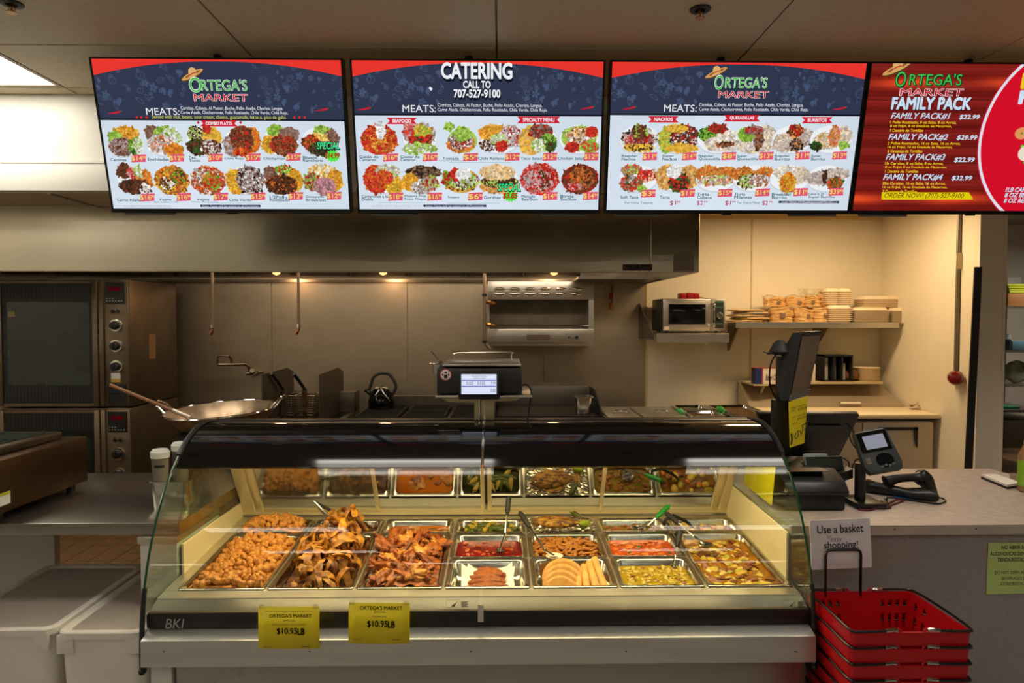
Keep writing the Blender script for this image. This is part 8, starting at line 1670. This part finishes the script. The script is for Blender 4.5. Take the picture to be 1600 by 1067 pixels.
t1.txt('Camaron or Ceviche', 580, 669, 718, 677, T_teal); hline(t1, img, 175, 600, 686); hline(t1, img, 640, 1000, 683); hline(t1, img, 1120, 1500, 680); hline(t1, img, 230, 500, 917); hline(t1, img, 630, 930, 919); hline(t1, img, 1110, 1500, 920)
footer(t1, img, 490, 855, 928, 188, 480); t1.screen(img)

t2 = TV(2, P(953.5, 95, 3.32).x, P(1357, 95, 3.32).x, 0, 0, 'third wall menu screen, nachos, quesadillas and burritos page'); t2.frame(940, 70, 3.7209)
img = np.zeros((IH, IW, 3), np.float32); header(t2, img, 406, 800); logo(t2, img, 652, 178, 0.93); meats(t2, 360, 349); chili(t2, img, 124, 362); chili(t2, img, 1347, 364)
ribbon(t2, img, 298, 415, 418, 452, 'NACHOS'); ribbon(t2, img, 736, 408, 890, 446, 'QUESADILLAS'); ribbon(t2, img, 1188, 420, 1312, 457, 'BURRITOS')
r1 = [('nachos1', 216, ['Regular', 'Nachos'], 115, 94, '$11', 238), ('nachos2', 445, ['Super', 'Nachos'], 350, 84, '$14', 468), ('ques1', 672, ['Regular', 'Quesadilla'], 561, 126, '$8', 697), ('ques2', 892, ['Super', 'Quesadilla'], 782, 124, '$13', 914), ('burr1', 1108, ['Regular', 'Burrito'], 1001, 90, '$11', 1124), ('burr2', 1330, ['Super', 'Burrito'], 1214, 82, '$13', 1340)]
for q, (k_, cx, nm, lx, lw, pr, px_) in enumerate(r1): item(t2, img, k_, cx, 548, 106, 88, nm, lx, 672, lw, pr, px_, 628 - q)
r2_ = [('soft', 212, ['Soft Taco'], 108, 104, '$3', 230), ('torta', 438, ['Torta'], 336, 58, '$11', 458), ('cubana', 662, ['Torta', 'Cubana'], 552, 86, '$15', 676), ('milanesa', 878, ['Torta', 'Milanesa'], 768, 104, '$14', 892), ('breakfast', 1092, ['Breakfast', 'Burrito'], 986, 112, '$11', 1114), ('leos', 1306, ["Leo's Jr", 'Super Burrito'], 1198, 154, '$39', 1320)]
for q, (k_, cx, nm, lx, lw, pr, px_) in enumerate(r2_): item(t2, img, k_, cx, 775, 104, 82, nm, lx, 893, lw, pr, px_, 843 - q * 2)
hline(t2, img, 110, 530, 680); hline(t2, img, 560, 945, 680); hline(t2, img, 1000, 1435, 682); hline(t2, img, 110, 1000, 900); hline(t2, img, 1030, 1390, 902)
t2.txt('For Extra Topping', 133, 911, 295, 926, T_teal); t2.txt('For Extra Meat', 784, 910, 918, 923, T_teal)
for st_, x_ in (('$1', 394), ('$2', 551), ('$1', 714), ('$2', 929)): t2.txt(st_, x_, 906, x_ + 36, 934, T_mag, 0.01); t2.txt('99', x_ + 40, 907, x_ + 62, 918, T_mag, 0.01)
footer(t2, img, 1028, 1376, 906, 1060, 1340); t2.screen(img)

t3 = TV(3, P(1359, 95, 3.32).x, P(1359, 95, 3.32).x + 1.245, 0, 0, 'rightmost wall menu screen, family pack page on red wood'); t3.frame(1330, 60, 3.6779)
img = np.zeros((IH, IW, 3), np.float32); wv = np.sin(YYg * 0.09) * 12 + np.sin(XXg * 0.011 + YYg * 0.9) * 4 + np.sin(YYg * 0.37) * 5
img[:] = np.stack([120 + wv, 26 + wv * .5, 22 + wv * .4], -1)
for yc_, wd_, gx in ((76, 22, 0.6), (575, 24, 0.2)):
    g_ = np.exp(-((YYg - yc_ - np.sin(XXg * 0.02) * 3) / wd_) ** 2)[..., None]; img += g_ * s255((110, 50, 10)) * (0.6 + 0.4 * np.sin(XXg * 0.013 + gx * 9))[..., None]
for yy in (150, 262, 300, 350, 420): img[(np.abs(YYg - yy - 4 * np.sin(XXg * 0.012 + yy)) < 1.3)] *= 0.6
pa, pb, pc = t3.px(985, 140), t3.px(725, 620), t3.px(828, 965)
ax_, ay_, bx2, by2, cx2, cy2 = *pa, *pb, *pc
dd = 2 * (ax_ * (by2 - cy2) + bx2 * (cy2 - ay_) + cx2 * (ay_ - by2))
ux = ((ax_**2 + ay_**2) * (by2 - cy2) + (bx2**2 + by2**2) * (cy2 - ay_) + (cx2**2 + cy2**2) * (ay_ - by2)) / dd
uy = ((ax_**2 + ay_**2) * (cx2 - bx2) + (bx2**2 + by2**2) * (ax_ - cx2) + (cx2**2 + cy2**2) * (bx2 - ax_)) / dd
r0 = math.hypot(ax_ - ux, ay_ - uy)
for rr, col in ((r0 + 5, (200, 16, 50)), (r0, (226, 226, 236)), (r0 - 13, (214, 12, 40))):
    m_ = ((XXg - ux) ** 2 + ((YYg - uy)) ** 2) < rr ** 2; img[m_] = s255(col)
r3 = np.random.RandomState(3)
for _ in range(120):
    a, r_ = r3.uniform(0, 6.28), r3.uniform(0.3, 1); x, y = t3.px(1120, 640); ell(img, x + math.cos(a) * 110 * r_, y + math.sin(a) * 85 * r_, r3.uniform(10, 22), r3.uniform(7, 14), np.array((70, 150, 40)) * r3.uniform(.7, 1.5), r3.uniform(0, 3))
a = t3.px(975, 545); ell(img, a[0], a[1], 32, 26, (226, 150, 90)); ell(img, a[0], a[1], 5, 5, (90, 140, 50)); a = t3.px(1000, 660); ell(img, a[0], a[1], 38, 34, (236, 224, 204)); 
logo(t3, img, 243, 190, 1.17, False, 1.0)
t3.txt('FAMILY PACK', 228, 345, 690, 410, T_dark, 0.06, y=-0.0072); t3.txt('FAMILY PACK', 226, 342, 688, 406, T_ice, 0.045)
for q, (y, pr, yp, xo) in enumerate(((430, '$22.99', 440, 222), (550, '$29.99', 557, 208), (665, '$22.99', 685, 193), (780, '$32.99', 790, 178))):
    t3.txt('FAMILY PACK#%d' % (q + 1), xo, y, xo + 344, y + 36, T_ice, 0.02, 0.25); t3.txt(pr, xo + 392, yp, xo + 512, yp + 28, T_ice, 0.03, 0.15)
    ln = [['1 Pollo Rostizado, 8 oz Salsa, 8 oz Arroz,', '8 oz Frijol, 8 oz Ensalada de Macarron,', '1 Docena de Tortillas'], ['2 Pollos Rostizados, 16 oz Salsa, 16 oz Arroz,', '16 oz Frijol, 16 oz Ensalada de Macarron,', '2 Docenas de Tortillas'], ['1lb Carnitas, 8 oz Salsa, 8 oz Arroz,', '8 oz Frijol, 8 oz Ensalada de Macarron,', '1 Docena de Tortillas'], ['2lbs Carnitas, 16 oz Salsa, 16 oz Arroz,', '16 oz Frijol, 16 oz Ensalada de Macarron,', '2 Docenas de Tortillas']][q]
    for w, l in enumerate(ln): t3.txt(l, xo - 4, y + 46 + w * 22, xo - 4 + len(l) * 9.1, y + 62 + w * 22, T_gold, 0.02)
t3.poly(img, [(172, 884), (672, 884), (698, 926), (170, 926)], (226, 206, 10)); t3.txt('ORDER NOW! (707)-527-9100', 184, 890, 644, 922, T_maroon, 0.0, 0.2)
t3.txt('MEGA', 972, 205, 1300, 285, T_gold, 0.06); t3.txt('PACK', 958, 305, 1280, 375, T_ice, 0.06)
for q, l in enumerate(('1LB CARNITAS', '8 OZ BEANS & RICE', '8 OZ RED SALSA')): t3.txt(l, 880 - q * 5, 857 + q * 31, 880 - q * 5 + len(l) * 17, 881 + q * 31, T_ice, 0.03, 0.2)
t3.screen(img)

flush_text()
# linked meshes keep plain names
for o in bpy.data.objects:
    if o.parent is None and o.type == 'MESH' and 'label' not in o and 'kind' not in o: print('UNTAGGED', o.name)
